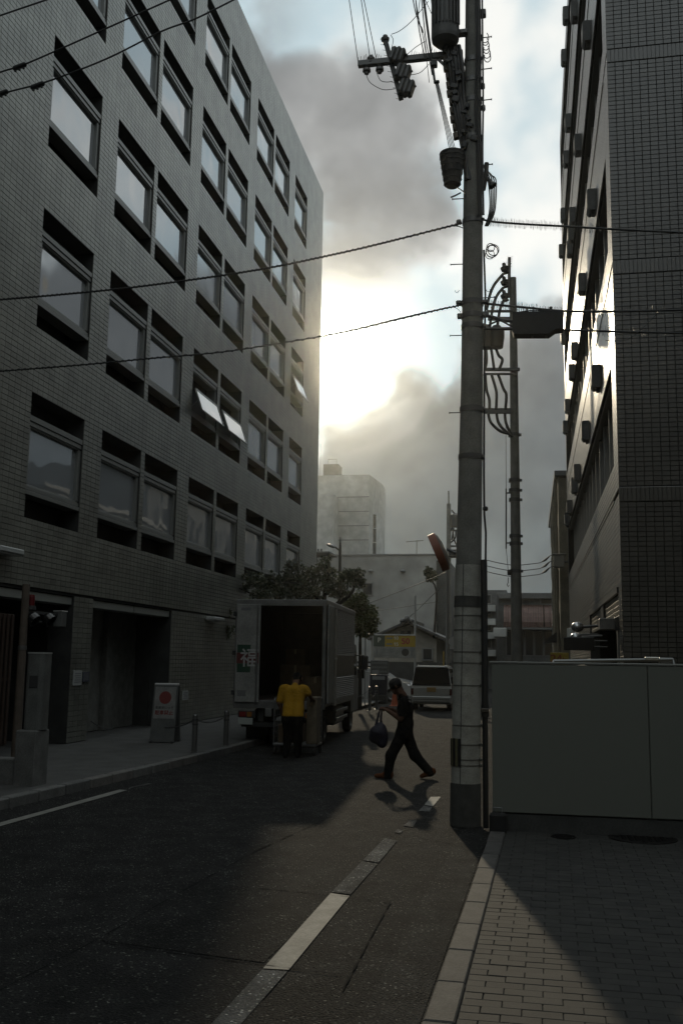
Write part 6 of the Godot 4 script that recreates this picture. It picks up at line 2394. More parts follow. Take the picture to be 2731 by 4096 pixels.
func build_worker() -> void:
	var z := 17.75
	var w := func(px: float, py: float, off: float) -> Vector3: return pz(px, py, z) + Vector3(0, 0, off)
	var shirt := Color(0.30, 0.165, 0.018)
	var pants := Color(0.010, 0.010, 0.011)
	var shoe := Color(0.014, 0.014, 0.014)
	var skin := Color(0.14, 0.08, 0.055)
	var hair := Color(0.008, 0.008, 0.008)
	var hip: Vector3 = w.call(1172, 2868, 0.02)
	var waist: Vector3 = w.call(1172, 2838, -0.04)
	var chest: Vector3 = w.call(1168, 2775, -0.16)
	var neck: Vector3 = w.call(1170, 2732, -0.24)
	var b := []
	for k in [-1.0, 1.0]:
		b.append([chest + Vector3(k * 0.15, 0.09, 0), chest + Vector3(k * 0.10, -0.04, 0), 0.08, 0.105, shirt])
		b.append([chest + Vector3(k * 0.09, 0, 0), waist + Vector3(k * 0.085, 0, 0), 0.115, 0.105, shirt])
		b.append([waist + Vector3(k * 0.085, 0, 0), hip + Vector3(k * 0.085, 0.03, 0), 0.105, 0.108, shirt])
		b.append([hip + Vector3(k * 0.085, 0.0, 0), hip + Vector3(k * 0.09, -0.06, 0), 0.108, 0.108, pants])
		var knee := hip + Vector3(k * 0.095, -0.40, -0.04)
		var ank := Vector3(hip.x + k * 0.10, 0.10, -z + 0.02 - k * 0.05)
		b.append([hip + Vector3(k * 0.09, -0.06, 0), knee, 0.105, 0.078, pants])
		b.append([knee, ank, 0.078, 0.064, pants])
		b.append([ank + Vector3(0, -0.055, 0.035), ank + Vector3(k * 0.015, -0.062, -0.13), 0.044, 0.036, shoe, 0.02])
	b.append([neck + Vector3(0, -0.05, 0.04), chest + Vector3(0, 0.06, 0), 0.06, 0.10, shirt])
	# arm hanging on one side, the other on the carton
	var s1 := chest + Vector3(-0.22, 0.08, 0.0)
	var e1: Vector3 = w.call(1112, 2812, -0.10)
	var h1: Vector3 = w.call(1120, 2862, -0.22)
	b.append([s1, s1.lerp(e1, 0.85), 0.072, 0.066, shirt])
	b.append([s1.lerp(e1, 0.85), e1, 0.05, 0.045, skin, 0.02])
	b.append([e1, h1, 0.045, 0.031, skin, 0.02])
	var s2 := chest + Vector3(0.22, 0.08, 0.0)
	var e2: Vector3 = w.call(1226, 2776, -0.16)
	var h2: Vector3 = w.call(1232, 2800, -0.34)
	b.append([s2, s2.lerp(e2, 0.8), 0.072, 0.064, shirt])
	b.append([s2.lerp(e2, 0.8), e2, 0.048, 0.044, skin, 0.02])
	b.append([e2, h2, 0.044, 0.031, skin, 0.02])
	var hands := [
		hand_bones(h1, h1 + Vector3(0.01, -0.07, -0.045), Vector3(0.0, -0.5, 0.85).normalized(), Vector3(1, 0, 0), 0.4, skin),
		hand_bones(h2, h2 + Vector3(0.005, -0.02, -0.085), Vector3(1, 0, 0), Vector3(0, -1, 0), 0.35, skin)]
	var hc: Vector3 = neck + Vector3(0.0, 0.085, -0.14)
	var f := Vector3(0.05, -0.55, -0.83).normalized()
	var u := (Vector3.UP - f * f.y).normalized()
	var head := head_bones(hc, f, u, skin, hair, Color(0.02, 0.015, 0.012))
	head.append([hc - u * 0.05 - f * 0.03, neck + Vector3(0, -0.02, 0), 0.056, 0.06, skin, 0.03])
	head.append([hc - f * 0.05 + u * 0.005, hc - f * 0.062 - u * 0.075, 0.072, 0.05, hair, 0.03])
	var man := add_person("worker in a yellow shirt and dark trousers bending at the open truck", Vector3(hip.x, 0, -z), b, hands, head)
	# roll cage beside the worker and a tall carton on it
	var steel := mat("cage_steel", lin(0.20, 0.20, 0.20), 0.4, 0.6)
	var cage := thing("roll_cage", "grey wire roll cage trolley between the worker and the truck", "trolley", Vector3(-4.40, 0.0, -18.5))
	var s := Shape.new()
	s.box(Vector3(0, 0.19, 0), Vector3(0.82, 0.05, 0.6), Basis(), 0.01)
	part("deck", s, steel, cage)
	for kx in [-0.38, 0.38]:
		for kz in [-0.26, 0.26]:
			s = Shape.new()
			s.lathe([Vector2(0, -0.02), Vector2(0.065, -0.02), Vector2(0.07, 0.0), Vector2(0.065, 0.02), Vector2(0, 0.02)], Vector3(kx, 0.07, kz), Basis(Vector3.BACK, PI / 2), 16)
			s.box(Vector3(kx, 0.14, kz), Vector3(0.05, 0.07, 0.05))
			part("caster", s, mat("tyre_rubber", lin(0.018, 0.018, 0.018), 0.8), cage)
	for kx in [-0.40, 0.40]:
		s = Shape.new()
		s.tube([Vector3(kx, 0.2, -0.28), Vector3(kx, 1.0, -0.28), Vector3(kx, 1.04, -0.24), Vector3(kx, 1.04, 0.24), Vector3(kx, 1.0, 0.28), Vector3(kx, 0.2, 0.28)], 0.014, 8)
		for i in 7:
			s.rod(Vector3(kx, 0.32 + i * 0.1, -0.28), Vector3(kx, 0.32 + i * 0.1, 0.28), 0.006, 6)
		for i in 3:
			s.rod(Vector3(kx, 0.2, -0.14 + i * 0.14), Vector3(kx, 1.04, -0.14 + i * 0.14), 0.006, 6)
		part("side_frame", s, steel, cage)
	var card := worn("carton_card_pale", lin(0.22, 0.18, 0.12), 0.85, 0.4, 1.5)
	for q in [[-4.08, 0.216, -18.42, 0.20, 0.86, 0.46, "tall narrow buff carton standing on the roll cage"], [-4.52, 0.216, -18.5, 0.44, 0.34, 0.44, "squat grey carton on the roll cage deck"]]:
		var c := thing("carton", q[6], "carton", Vector3(q[0], q[1], q[2]), 0.04)
		s = Shape.new()
		s.box(Vector3(0, q[4] * 0.5, 0), Vector3(q[3], q[4], q[5]), Basis(), 0.008)
		part("box", s, card if q[4] > 0.5 else worn("carton_card", lin(0.16, 0.11, 0.065), 0.85, 0.4, 1.5), c)
		s = Shape.new()
		s.box(Vector3(0, q[4] + 0.001, 0), Vector3(0.05, 0.003, q[5] - 0.02))
		s.box(Vector3(0, q[4] * 0.9, q[5] * 0.5 + 0.001), Vector3(0.05, q[4] * 0.16, 0.003))
		part("tape", s, mat("packing_tape", lin(0.22, 0.16, 0.09), 0.3), c)

# ---------------------------------------------------------------- things on the far pavement
func build_pavement_things() -> void:
	var steel := mat("bollard_steel", lin(0.16, 0.16, 0.155), 0.35, 0.6)
	var h := 0.118
	# folding notice board
	var base := pg(660, 2968, h)
	var board := thing("notice_board", "white folding pavement board with a red disc and dark lettering", "notice board", Vector3(base.x, h, base.z), 0.06)
	var frame := worn("board_frame", lin(0.13, 0.135, 0.13), 0.6, 0.5, 2.0)
	var lean := deg_to_rad(9.0)
	for k in [1.0, -1.0]:
		var s := Shape.new()
		var tilt := Basis(Vector3.RIGHT, -lean * k)
		var mid := Vector3(0, 0.56, k * 0.115)
		s.box(mid, Vector3(0.50, 1.12, 0.03), tilt, 0.008)
		var leaf := part("leaf", s, frame, board)
		if k > 0.0:
			s = Shape.new()
			s.box(mid + tilt * Vector3(0, 0.21, 0.017), Vector3(0.43, 0.62, 0.004), tilt)
			part("poster", s, worn("poster_white", lin(0.30, 0.30, 0.285), 0.6, 0.5, 2.0), leaf)
			s = Shape.new()
			s.lathe([Vector2(0.0, 0.002), Vector2(0.125, 0.002), Vector2(0.125, -0.001)], mid + tilt * Vector3(0, 0.31, 0.0205), tilt * Basis(Vector3.RIGHT, PI / 2), 32)
			part("red_disc", s, mat("poster_red", lin(0.14, 0.022, 0.018), 0.6), leaf)
			s = Shape.new()
			var row := ["car", "store", "front", "ni", "tsu", "ki"]
			for i in 6:
				glyph(s, row[i], Transform3D(tilt, mid + tilt * Vector3(-0.185 + i * 0.063, 0.085, 0.020)), 0.054, 0.13)
			part("lettering", s, mat("poster_black", lin(0.05, 0.05, 0.05), 0.6), leaf)
			s = Shape.new()
			row = ["park", "car", "ban", "stop"]
			for i in 4:
				glyph(s, row[i], Transform3D(tilt, mid + tilt * Vector3(-0.185 + i * 0.095, -0.025, 0.020)), 0.084, 0.14)
			part("lettering", s, mat("poster_red", lin(0.14, 0.022, 0.018), 0.6), leaf)
	var s := Shape.new()
	for k in [-0.22, 0.22]:
		s.box(Vector3(k, 0.02, 0.22), Vector3(0.05, 0.04, 0.10), Basis(), 0.008)
		s.box(Vector3(k, 0.02, -0.22), Vector3(0.05, 0.04, 0.10), Basis(), 0.008)
	part("foot", s, mat("board_foot", lin(0.03, 0.03, 0.03), 0.7), board)
	s = Shape.new()
	s.box(Vector3(0, 1.125, 0), Vector3(0.50, 0.05, 0.08), Basis(), 0.015)
	part("hinge_cap", s, mat("board_cap", lin(0.4, 0.4, 0.39), 0.5), board)
	# chain bollards
	var spots := [pg(777, 3010, h), pg(903, 2984, h)]
	var names := ["steel chain bollard nearer the folding notice board", "steel chain bollard nearer the parked truck"]
	for i in 2:
		bollard(spots[i], 0.66, 0.048, names[i], steel, "chain bollards along the kerb")
	chain(spots[0] + Vector3(0, 0.58, 0), spots[1] + Vector3(0, 0.58, 0), 0.09, "slack steel chain hung between the two bollards by the truck")
	chain(spots[0] + Vector3(0, 0.58, 0), board.position + Vector3(0.1, 0.30, 0.3), 0.05, "steel chain running from a bollard to the folding notice board")
	var f := [pg(1478, 2843, h), pg(1505, 2837, h)]
	for i in 2:
		bollard(f[i], 0.78, 0.055, ["distant steel bollard closer to the truck cab", "distant steel bollard closer to the car park"][i], steel, "bollards at the sunlit corner")
	chain(f[0] + Vector3(0, 0.72, 0), f[1] + Vector3(0, 0.72, 0), 0.28, "slack chain between the two distant bollards")
	chain(f[0] + Vector3(0, 0.72, 0), f[0] + Vector3(-1.0, 0.72, 0.6), 0.28, "slack chain running from the distant bollard behind the truck")
	# entrance furniture at the near end of the office
	var conc := worn("gate_concrete", lin(0.20, 0.20, 0.19), 0.85, 0.5, 2.0, 0.4)
	var g := pg(88, 3176, 0.03)
	var post := thing("gate_pillar", "squat concrete gate pillar carrying a grey metal cabinet", "gate pillar", Vector3(g.x, 0.0, g.z - 0.2))
	s = Shape.new()
	s.span(Vector3(-0.16, 0, -0.2), Vector3(0.13, 0.82, 0.16), 0.015)
	part("block", s, conc, post)
	s = Shape.new()
	s.span(Vector3(-1.6, 0, -0.14), Vector3(-0.165, 0.45, 0.08), 0.015)
	part("low_wall", s, conc, post)
	var cab := thing("control_cabinet", "rounded grey metal gate control cabinet with a bright cap", "cabinet", Vector3(g.x + 0.02, 0.82, g.z - 0.22))
	s = Shape.new()
	var oval := []
	for i in 20:
		var an := TAU * i / 20.0
		oval.append(Vector2(signf(cos(an)) * pow(absf(cos(an)), 0.5) * 0.13, signf(sin(an)) * pow(absf(sin(an)), 0.5) * 0.13))
	s.prism(oval, 0.0, 0.98, Transform3D(Basis(Vector3(1, 0, 0), Vector3(0, 0, -1), Vector3(0, 1, 0)), Vector3.ZERO))
	part("case", s, worn("cabinet_grey", lin(0.17, 0.175, 0.165), 0.55, 0.5, 2.0), cab)
	s = Shape.new()
	s.prism(oval, 0.98, 1.0, Transform3D(Basis(Vector3(1.04, 0, 0), Vector3(0, 0, -1.04), Vector3(0, 1, 0)), Vector3.ZERO))
	part("cap", s, mat("cabinet_cap", lin(0.42, 0.42, 0.40), 0.3, 0.3), cab)
	s = Shape.new()
	s.box(Vector3(0.0, 0.62, 0.132), Vector3(0.12, 0.16, 0.01), Basis(), 0.004)
	part("panel", s, mat("board_foot", lin(0.03, 0.03, 0.03), 0.7), cab)
	# slatted timber screen across the near entrance
	var za := 12.6
	var zb := 15.55
	var sx := OX + 0.15
	var screen := thing("timber_screen", "reddish brown vertical slat screen beside the entrance", "screen", Vector3(sx, h, -14.0))
	var wood := worn("screen_wood", lin(0.060, 0.034, 0.022), 0.7, 0.3, 1.2)
	var yt := 2.45
	for i in 19:
		var z := lerpf(za, zb - 0.45, i / 18.0)
		s = Shape.new()
		s.box(Vector3(sx, (yt + h) * 0.5 + 0.1, -z), Vector3(0.03, yt - h - 0.2, 0.07), Basis(), 0.004)
		part("slat", s, wood, screen, true)
	for y in [0.3, 1.35, 2.4]:
		s = Shape.new()
		s.span(Vector3(sx - 0.05, y, -zb + 0.4), Vector3(sx - 0.02, y + 0.06, -za))
		part("rail", s, wood, screen, true)
	# tall wooden post with a warning beacon, two hooded lamps and a box
	var pp := pw(90, 2600, OX + 0.32)
	var wp := thing("timber_post", "tall weathered timber post in front of the slat screen", "post", Vector3(pp.x, h, pp.z))
	s = Shape.new()
	s.tube([Vector3(0, 0, 0), Vector3(0, 1.1, 0.0), Vector3(0.0, pw(90, 2335, OX + 0.32).y - h, 0)], [0.075, 0.07, 0.062], 12)
	part("shaft", s, worn("post_wood", lin(0.14, 0.11, 0.085), 0.8, 0.3, 1.2, 0.4), wp)
	s = Shape.new()
	s.tube([Vector3(0, 1.75, 0), Vector3(0, 1.82, 0)], 0.072, 12)
	part("band", s, steel, wp)
	var be := pw(126, 2403, OX + 0.34)
	var sig := thing("warning_beacon", "red warning beacon above two black hooded lamps at the entrance", "beacon", be)
	s = Shape.new()
	s.lathe([Vector2(0.0, 0.11), Vector2(0.055, 0.10), Vector2(0.062, 0.06), Vector2(0.062, -0.08), Vector2(0, -0.085)], Vector3.ZERO, Basis(), 16)
	part("beacon", s, mat("beacon_red", lin(0.10, 0.008, 0.010), 0.2), sig)
	s = Shape.new()
	s.lathe([Vector2(0.0, -0.08), Vector2(0.085, -0.085), Vector2(0.09, -0.15), Vector2(0, -0.15)], Vector3.ZERO, Basis(), 16)
	s.bar(Vector3(0, -0.19, 0), Vector3(0.0, -0.19, -1.0), 0.05, 0.05)
	s.bar(Vector3(0, -0.19, 0.0), Vector3(pp.x - be.x, -0.19, pp.z - be.z), 0.05, 0.05)
	part("mount", s, mat("board_foot", lin(0.03, 0.03, 0.03), 0.7), sig)
	for q in [[128.0, 2470.0], [190.0, 2472.0]]:
		var p := pw(q[0], q[1], OX + 0.40) - be
		s = Shape.new()
		s.lathe([Vector2(0.0, 0.07), Vector2(0.06, 0.06), Vector2(0.11, 0.0), Vector2(0.118, -0.10), Vector2(0.10, -0.10), Vector2(0.095, -0.02), Vector2(0.0, 0.03)], p, Basis(Vector3.BACK, 0.9), 20)
		part("hooded_lamp", s, mat("lamp_black", lin(0.015, 0.015, 0.015), 0.12), sig)
	var cb := pw(241, 2478, OX + 0.36)
	var box := thing("relay_box", "small grey relay box with a bright lid beside the hooded lamps", "box", cb)
	s = Shape.new()
	s.box(Vector3.ZERO, Vector3(0.16, 0.27, 0.20), Basis(), 0.01)
	part("case", s, worn("cabinet_grey", lin(0.17, 0.175, 0.165), 0.55, 0.5, 2.0), box)
	s = Shape.new()
	s.box(Vector3(0, 0.145, 0), Vector3(0.18, 0.02, 0.22), Basis(), 0.006)
	part("lid", s, mat("cabinet_cap", lin(0.42, 0.42, 0.40), 0.3, 0.3), box)
	s = Shape.new()
	s.rod(Vector3(0, -0.05, 0), Vector3(-0.45, -0.05, 0.0), 0.02)
	part("bracket", s, steel, box)
	# papers on the tiled pier
	for q in [[296, 2682, 327, 2741, 0, "plain white notice sheet fixed to the tiled pier"], [333, 2688, 358, 2727, 1, "dark blue poster fixed to the tiled pier"], [731, 2764, 753, 2800, 0, "small pale notice fixed to the tile wall behind the bollards"]]:
		var a := pw(q[0], q[1], OX + 0.02)
		var b := pw(q[2], q[3], OX + 0.02)
		var o := thing("wall_notice", q[5], "notice", Vector3(OX + 0.008, b.y, (a.z + b.z) * 0.5))
		s = Shape.new()
		s.span(Vector3(0, 0, -absf(a.z - b.z) * 0.5), Vector3(0.012, a.y - b.y, absf(a.z - b.z) * 0.5), 0.002)
		part("sheet", s, mat("notice_white", lin(0.36, 0.37, 0.36), 0.6) if q[4] == 0 else mat("notice_blue", lin(0.05, 0.055, 0.075), 0.6), o)
		s = Shape.new()
		for i in 5:
			s.span(Vector3(0.0122, (a.y - b.y) * (0.2 + 0.14 * i), -absf(a.z - b.z) * 0.38), Vector3(0.0132, (a.y - b.y) * (0.2 + 0.14 * i) + 0.014, absf(a.z - b.z) * (0.38 - 0.07 * (i % 3))))
		part("print", s, mat("notice_print", lin(0.14, 0.14, 0.15), 0.7), o)
	# bent chain across the far entrance
	chain(pw(365, 2885, OX + 0.05), pw(455, 2915, OX - 0.4), 0.05, "thin chain drooping across the dark garage entrance")
	# street lamp behind the tree
	var lz := 34.0
	var lp := pz(1356, 2480, lz)
	var lamp := thing("street_lamp", "slim dark street lamp with one arm rising behind the tree", "street lamp", Vector3(lp.x, h, -lz))
	var top := pz(1357, 2147, lz).y - h
	var paint := mat("lamp_paint", lin(0.07, 0.068, 0.06), 0.45, 0.2)
	s = Shape.new()
	s.tube([Vector3.ZERO, Vector3(0, top * 0.55, 0), Vector3(0, top * 0.93, 0), Vector3(0, top, 0)], [0.075, 0.06, 0.05, 0.008], 10)
	part("mast", s, paint, lamp)
	var hd := pz(1325, 2184, lz)
	s = Shape.new()
	s.tube(smooth_line([Vector3(0, hd.y - h - 0.18, 0), Vector3(-0.08, hd.y - h - 0.12, 0), Vector3(hd.x - lp.x + 0.1, hd.y - h, 0)]), 0.03, 8)
	part("arm", s, paint, lamp)
	s = Shape.new()
	s.ball(Vector3(hd.x - lp.x, hd.y - h, 0), Vector3(0.19, 0.06, 0.12), Basis(Vector3.BACK, -0.35), 12)
	part("head", s, mat("lamp_head", lin(0.2, 0.2, 0.19), 0.3, 0.3), lamp)

func bollard(at: Vector3, high: float, r: float, label: String, m: Material, group: String) -> void:
	var o := thing("bollard", label, "bollard", at, 0.0, group)
	var s := Shape.new()
	s.lathe([Vector2(r, 0), Vector2(r, high - 0.02), Vector2(r * 0.85, high), Vector2(0, high + 0.006)], Vector3.ZERO, Basis(), 18)
	part("tube", s, m, o)
	s = Shape.new()
	s.lathe([Vector2(r * 1.4, 0), Vector2(r * 1.4, 0.012), Vector2(r, 0.016)], Vector3.ZERO, Basis(), 18)
	part("flange", s, m, o)
	for y in [high * 0.84, high * 0.72]:
		s = Shape.new()
		s.tube([Vector3(0, y, 0), Vector3(0, y + 0.03, 0)], r + 0.004, 18)
		part("band", s, mat("bollard_band", lin(0.05, 0.05, 0.05), 0.5), o)

func chain(a: Vector3, b: Vector3, sag: float, label: String) -> void:
	var o := thing("chain", label, "chain", (a + b) * 0.5)
	var n := clampi(int(a.distance_to(b) / 0.05), 8, 40)
	var pts := hang(a, b, sag, n)
	var s := Shape.new()
	for i in n:
		var p: Vector3 = pts[i]
		var q: Vector3 = pts[i + 1]
		var d := (q - p).normalized()
		var x := d.cross(Vector3.UP).normalized()
		if i % 2 == 0:
			x = d.cross(x)
		var ring := []
		for k in 9:
			var an := TAU * k / 8.0
			ring.append((p + q) * 0.5 + d * cos(an) * p.distance_to(q) * 0.62 + x * sin(an) * 0.014)
		s.tube(ring, 0.005, 4, false)
	part("links", s, mat("chain_steel", lin(0.12, 0.12, 0.12), 0.4, 0.7), o, true)

# ---------------------------------------------------------------- car park at the corner
func car_body(o: Node3D, long: float, wide: float, high: float, nose: Array, paint: Material) -> void:
	# nose: outline of the side from rear bottom over the roof to front bottom; forward is -z
	var s := Shape.new()
	var place := Transform3D(Basis(Vector3(0, 0, 1), Vector3(0, 1, 0), Vector3(1, 0, 0)), Vector3.ZERO)
	s.prism(nose, -wide * 0.5, wide * 0.5, place)
	part("body", s, paint, o)

func build_parking() -> void:
	var rubber := mat("tyre_rubber", lin(0.018, 0.018, 0.018), 0.8)
	var rimm := mat("wheel_rim", lin(0.25, 0.25, 0.25), 0.4, 0.5)
	var glass := mat("car_glass", lin(0.004, 0.004, 0.0045), 0.25, 0.0, 0.12)
	var trim := mat("car_trim", lin(0.02, 0.02, 0.02), 0.5)
	var chrome := mat("bright_steel", lin(0.62, 0.60, 0.54), 0.25, 0.7)
	# van seen from behind
	var vz := 36.0
	var vx := (pz(1650, 2740, vz).x + pz(1800, 2740, vz).x) * 0.5
	var silver := mat("van_paint", lin(0.27, 0.27, 0.25), 0.3, 0.15)
	silver.clearcoat_enabled = true
	silver.clearcoat = 0.8
	silver.clearcoat_roughness = 0.08
	var van := thing("parked_van", "small boxy silver van seen from behind on the sunlit road", "van", Vector3(vx, 0, -vz), 0.02)
	var s := Shape.new()
	# tapered shell: sections from wheel height to roof
	var sec := [[0.26, 0.70, 0.02], [0.42, 0.735, -0.02], [0.80, 0.74, 0.0], [0.92, 0.72, 0.02], [1.30, 0.655, 0.10], [1.52, 0.60, 0.16], [1.60, 0.53, 0.26]]
	for i in sec.size() - 1:
		var p: Array = sec[i]
		var q: Array = sec[i + 1]
		var zp := [-p[2], -3.35 + p[2] * 0.6]
		var zq := [-q[2], -3.35 + q[2] * (2.2 if i > 2 else 0.6)]
		if i > 2:
			zp[1] = -3.35 + p[2] * 2.2
		s.quad(Vector3(-p[1], p[0], zp[0]), Vector3(p[1], p[0], zp[0]), Vector3(q[1], q[0], zq[0]), Vector3(-q[1], q[0], zq[0]), Vector3(0, 0.2, 1))
		s.quad(Vector3(-p[1], p[0], zp[1]), Vector3(p[1], p[0], zp[1]), Vector3(q[1], q[0], zq[1]), Vector3(-q[1], q[0], zq[1]), Vector3(0, 0.2, -1))
		for k in [-1.0, 1.0]:
			s.quad(Vector3(k * p[1], p[0], zp[0]), Vector3(k * p[1], p[0], zp[1]), Vector3(k * q[1], q[0], zq[1]), Vector3(k * q[1], q[0], zq[0]), Vector3(k, 0.1, 0))
	s.span(Vector3(-0.53, 1.56, -2.75), Vector3(0.53, 1.62, -0.26), 0.03)
	s.span(Vector3(-0.69, 0.24, -3.3), Vector3(0.69, 0.28, -0.05))
	part("body", s, silver, van)
	s = Shape.new()
	s.quad(Vector3(-0.70, 0.90, 0.004), Vector3(0.70, 0.90, 0.004), Vector3(0.60, 1.53, -0.138), Vector3(-0.60, 1.53, -0.138), Vector3(0, 0.2, 1))
	part("rear_window", s, glass, van)
	s = Shape.new()
	for k in [-1.0, 1.0]:
		s.quad(Vector3(k * 0.722, 0.95, -0.2), Vector3(k * 0.722, 0.95, -2.5), Vector3(k * 0.612, 1.50, -2.4), Vector3(k * 0.612, 1.50, -0.3), Vector3(k, 0.1, 0))
	part("side_window", s, glass, van)
	s = Shape.new()
	s.span(Vector3(-0.58, 1.545, -0.22), Vector3(0.58, 1.60, -0.08), 0.02)
	part("roof_spoiler", s, silver, van)
	for k in [-1.0, 1.0]:
		s = Shape.new()
		s.span(Vector3(k * 0.70 - 0.05, 0.56, -0.04), Vector3(k * 0.70 + 0.045, 0.80, 0.022), 0.012)
		part("tail_lamp", s, mat("van_tail_red", lin(0.05, 0.008, 0.008), 0.25), van)
		s = Shape.new()
		s.box(Vector3(k * 0.83, 0.96, -2.55), Vector3(0.15, 0.12, 0.08), Basis(), 0.03)
		part("door_mirror", s, trim, van)
		s = Shape.new()
		s.ball(Vector3(k * 0.5, 1.615, -0.2), Vector3(0.035, 0.03, 0.05), Basis(), 8)
		part("roof_knob", s, chrome, van)
		wheel(van, Vector3(k * 0.62, 0.27, -0.55), 0.27, 0.16, rubber, rimm)
		wheel(van, Vector3(k * 0.62, 0.27, -2.85), 0.27, 0.16, rubber, rimm)
	s = Shape.new()
	s.span(Vector3(-0.72, 0.27, -0.02), Vector3(0.72, 0.52, 0.045), 0.03)
	part("bumper", s, silver, van)
	s = Shape.new()
	s.span(Vector3(-0.66, 0.31, 0.046), Vector3(0.66, 0.335, 0.05))
	s.span(Vector3(-0.66, 0.40, 0.046), Vector3(0.66, 0.415, 0.05))
	part("bumper_groove", s, trim, van)
	s = Shape.new()
	s.box(Vector3(0.0, 0.76, 0.018), Vector3(0.33, 0.165, 0.012), Basis(), 0.004)
	part("number_plate", s, mat("plate_yellow", lin(0.26, 0.16, 0.05), 0.5), van)
	s = Shape.new()
	s.span(Vector3(-0.02, 0.93, 0.005), Vector3(0.16, 0.945, 0.02))
	s.box(Vector3(0, 0.925, 0.012), Vector3(1.30, 0.02, 0.012))
	part("wiper", s, trim, van)
	# parked cars, noses towards the street
	var cars := [[1652.0, 2800.0, 43.5, 3.7, 1.46, lin(0.55, 0.55, 0.53), "white hatchback parked nose out beneath the car park board"], [1662.0, 2785.0, 47.2, 4.2, 1.62, lin(0.45, 0.46, 0.47), "silver estate car parked behind the white hatchback"]]
	for q in cars:
		var nose := pz(q[0], q[1], q[2])
		var paint := mat("car_paint_%d" % int(q[2]), q[5], 0.22, 0.1)
		paint.clearcoat_enabled = true
		paint.clearcoat = 0.8
		paint.clearcoat_roughness = 0.06
		var o := thing("parked_car", q[6], "car", Vector3(nose.x, 0, -q[2]), -PI / 2)
		var l: float = q[3]
		var hh: float = q[4]
		# local: nose at z = 0, tail at z = l
		var outline := [Vector2(l, 0.25), Vector2(l, 0.85), Vector2(l - 0.15, hh - 0.12), Vector2(l - 0.45, hh), Vector2(l * 0.55, hh + 0.01), Vector2(l * 0.46, hh - 0.06), Vector2(l * 0.25, 0.98), Vector2(0.25, 0.82), Vector2(0.03, 0.66), Vector2(0.0, 0.3), Vector2(0.1, 0.22), Vector2(0.5, 0.25), Vector2(0.62, 0.52), Vector2(0.86, 0.6), Vector2(1.08, 0.52), Vector2(1.18, 0.24), Vector2(l - 0.95, 0.24), Vector2(l - 0.86, 0.52), Vector2(l - 0.62, 0.6), Vector2(l - 0.4, 0.52), Vector2(l - 0.3, 0.25)]
		car_body(o, l, 1.64, hh, outline, paint)
		s = Shape.new()
		for k in [-0.826, 0.826]:
			s.prism([Vector2(l - 0.3, 0.98), Vector2(l - 0.5, hh - 0.1), Vector2(l * 0.55, hh - 0.08), Vector2(l * 0.47, hh - 0.13), Vector2(l * 0.31, 1.0)], k - 0.004, k + 0.004, Transform3D(Basis(Vector3(0, 0, 1), Vector3(0, 1, 0), Vector3(1, 0, 0)), Vector3.ZERO))
		part("side_window", s, glass, o)
		s = Shape.new()
		s.quad(Vector3(-0.72, 1.0, l * 0.262), Vector3(0.72, 1.0, l * 0.262), Vector3(0.62, hh - 0.09, l * 0.44), Vector3(-0.62, hh - 0.09, l * 0.44), Vector3(0, 1, -1))
		part("windscreen", s, glass, o)
		for k in [-1.0, 1.0]:
			s = Shape.new()
			s.box(Vector3(k * 0.62, 0.70, 0.12), Vector3(0.3, 0.14, 0.2), Basis(), 0.05)
			part("headlamp", s, mat("headlamp_glass", lin(0.5, 0.5, 0.5), 0.1, 0.3), o)
			wheel(o, Vector3(k * 0.74, 0.3, 0.84), 0.3, 0.18, rubber, rimm)
			wheel(o, Vector3(k * 0.74, 0.3, l - 0.62), 0.3, 0.18, rubber, rimm)
		s = Shape.new()
		s.span(Vector3(-0.7, 0.3, -0.02), Vector3(0.7, 0.42, 0.05), 0.01)
		part("grille", s, trim, o)
	# parking price board
	var bz := 45.0
	var a := pz(1494, 2541, bz)
	var b := pz(1660, 2588, bz)
	var c := pz(1660, 2632, bz)
	var board := thing("price_board", "yellow and white car park price board on two posts", "sign board", Vector3((a.x + b.x) * 0.5, 0, -bz))
	var px := (a.x + b.x) * 0.5
	var wide := b.x - a.x
	s = Shape.new()
	s.span(Vector3(-wide * 0.5, c.y, -0.05), Vector3(wide * 0.5, b.y - 0.01, 0.0), 0.01)
	part("white_panel", s, worn("board_white", lin(0.38, 0.39, 0.37), 0.5, 1.0, 3.0), board)
	s = Shape.new()
	s.span(Vector3(-wide * 0.5 + 0.53, b.y, -0.05), Vector3(wide * 0.5, a.y, 0.0), 0.01)
	var yel := part("yellow_panel", s, mat("board_yellow", lin(0.36, 0.25, 0.025), 0.5), board)
	s = Shape.new()
	s.span(Vector3(-wide * 0.5, b.y, -0.05), Vector3(-wide * 0.5 + 0.52, a.y, 0.0), 0.01)
	part("green_panel", s, mat("board_green", lin(0.055, 0.075, 0.06), 0.5), board)
	s = Shape.new()
	s.span(Vector3(-wide * 0.5 - 0.03, a.y, -0.07), Vector3(wide * 0.5 + 0.02, a.y + 0.05, 0.02), 0.008)
	part("top_rail", s, mat("board_rail", lin(0.5, 0.5, 0.48), 0.4), board)
	for x in [-wide * 0.5 - 0.02, wide * 0.5 - 0.02]:
		s = Shape.new()
		var tall := a.y + (1.85 if x > 0.0 else 0.0)
		s.rod(Vector3(x, 0, -0.1), Vector3(x, tall, -0.1), 0.05, 10)
		part("post", s, mat("board_post", lin(0.3, 0.3, 0.29), 0.5), board)
	var red := mat("print_red", lin(0.30, 0.02, 0.05), 0.6)
	var ink := mat("print_dark", lin(0.04, 0.04, 0.035), 0.6)
	var ym := (a.y + b.y) * 0.5
	letters("50", 0.26, red, board, Transform3D(Basis(), Vector3(wide * 0.27, ym, 0.004)))
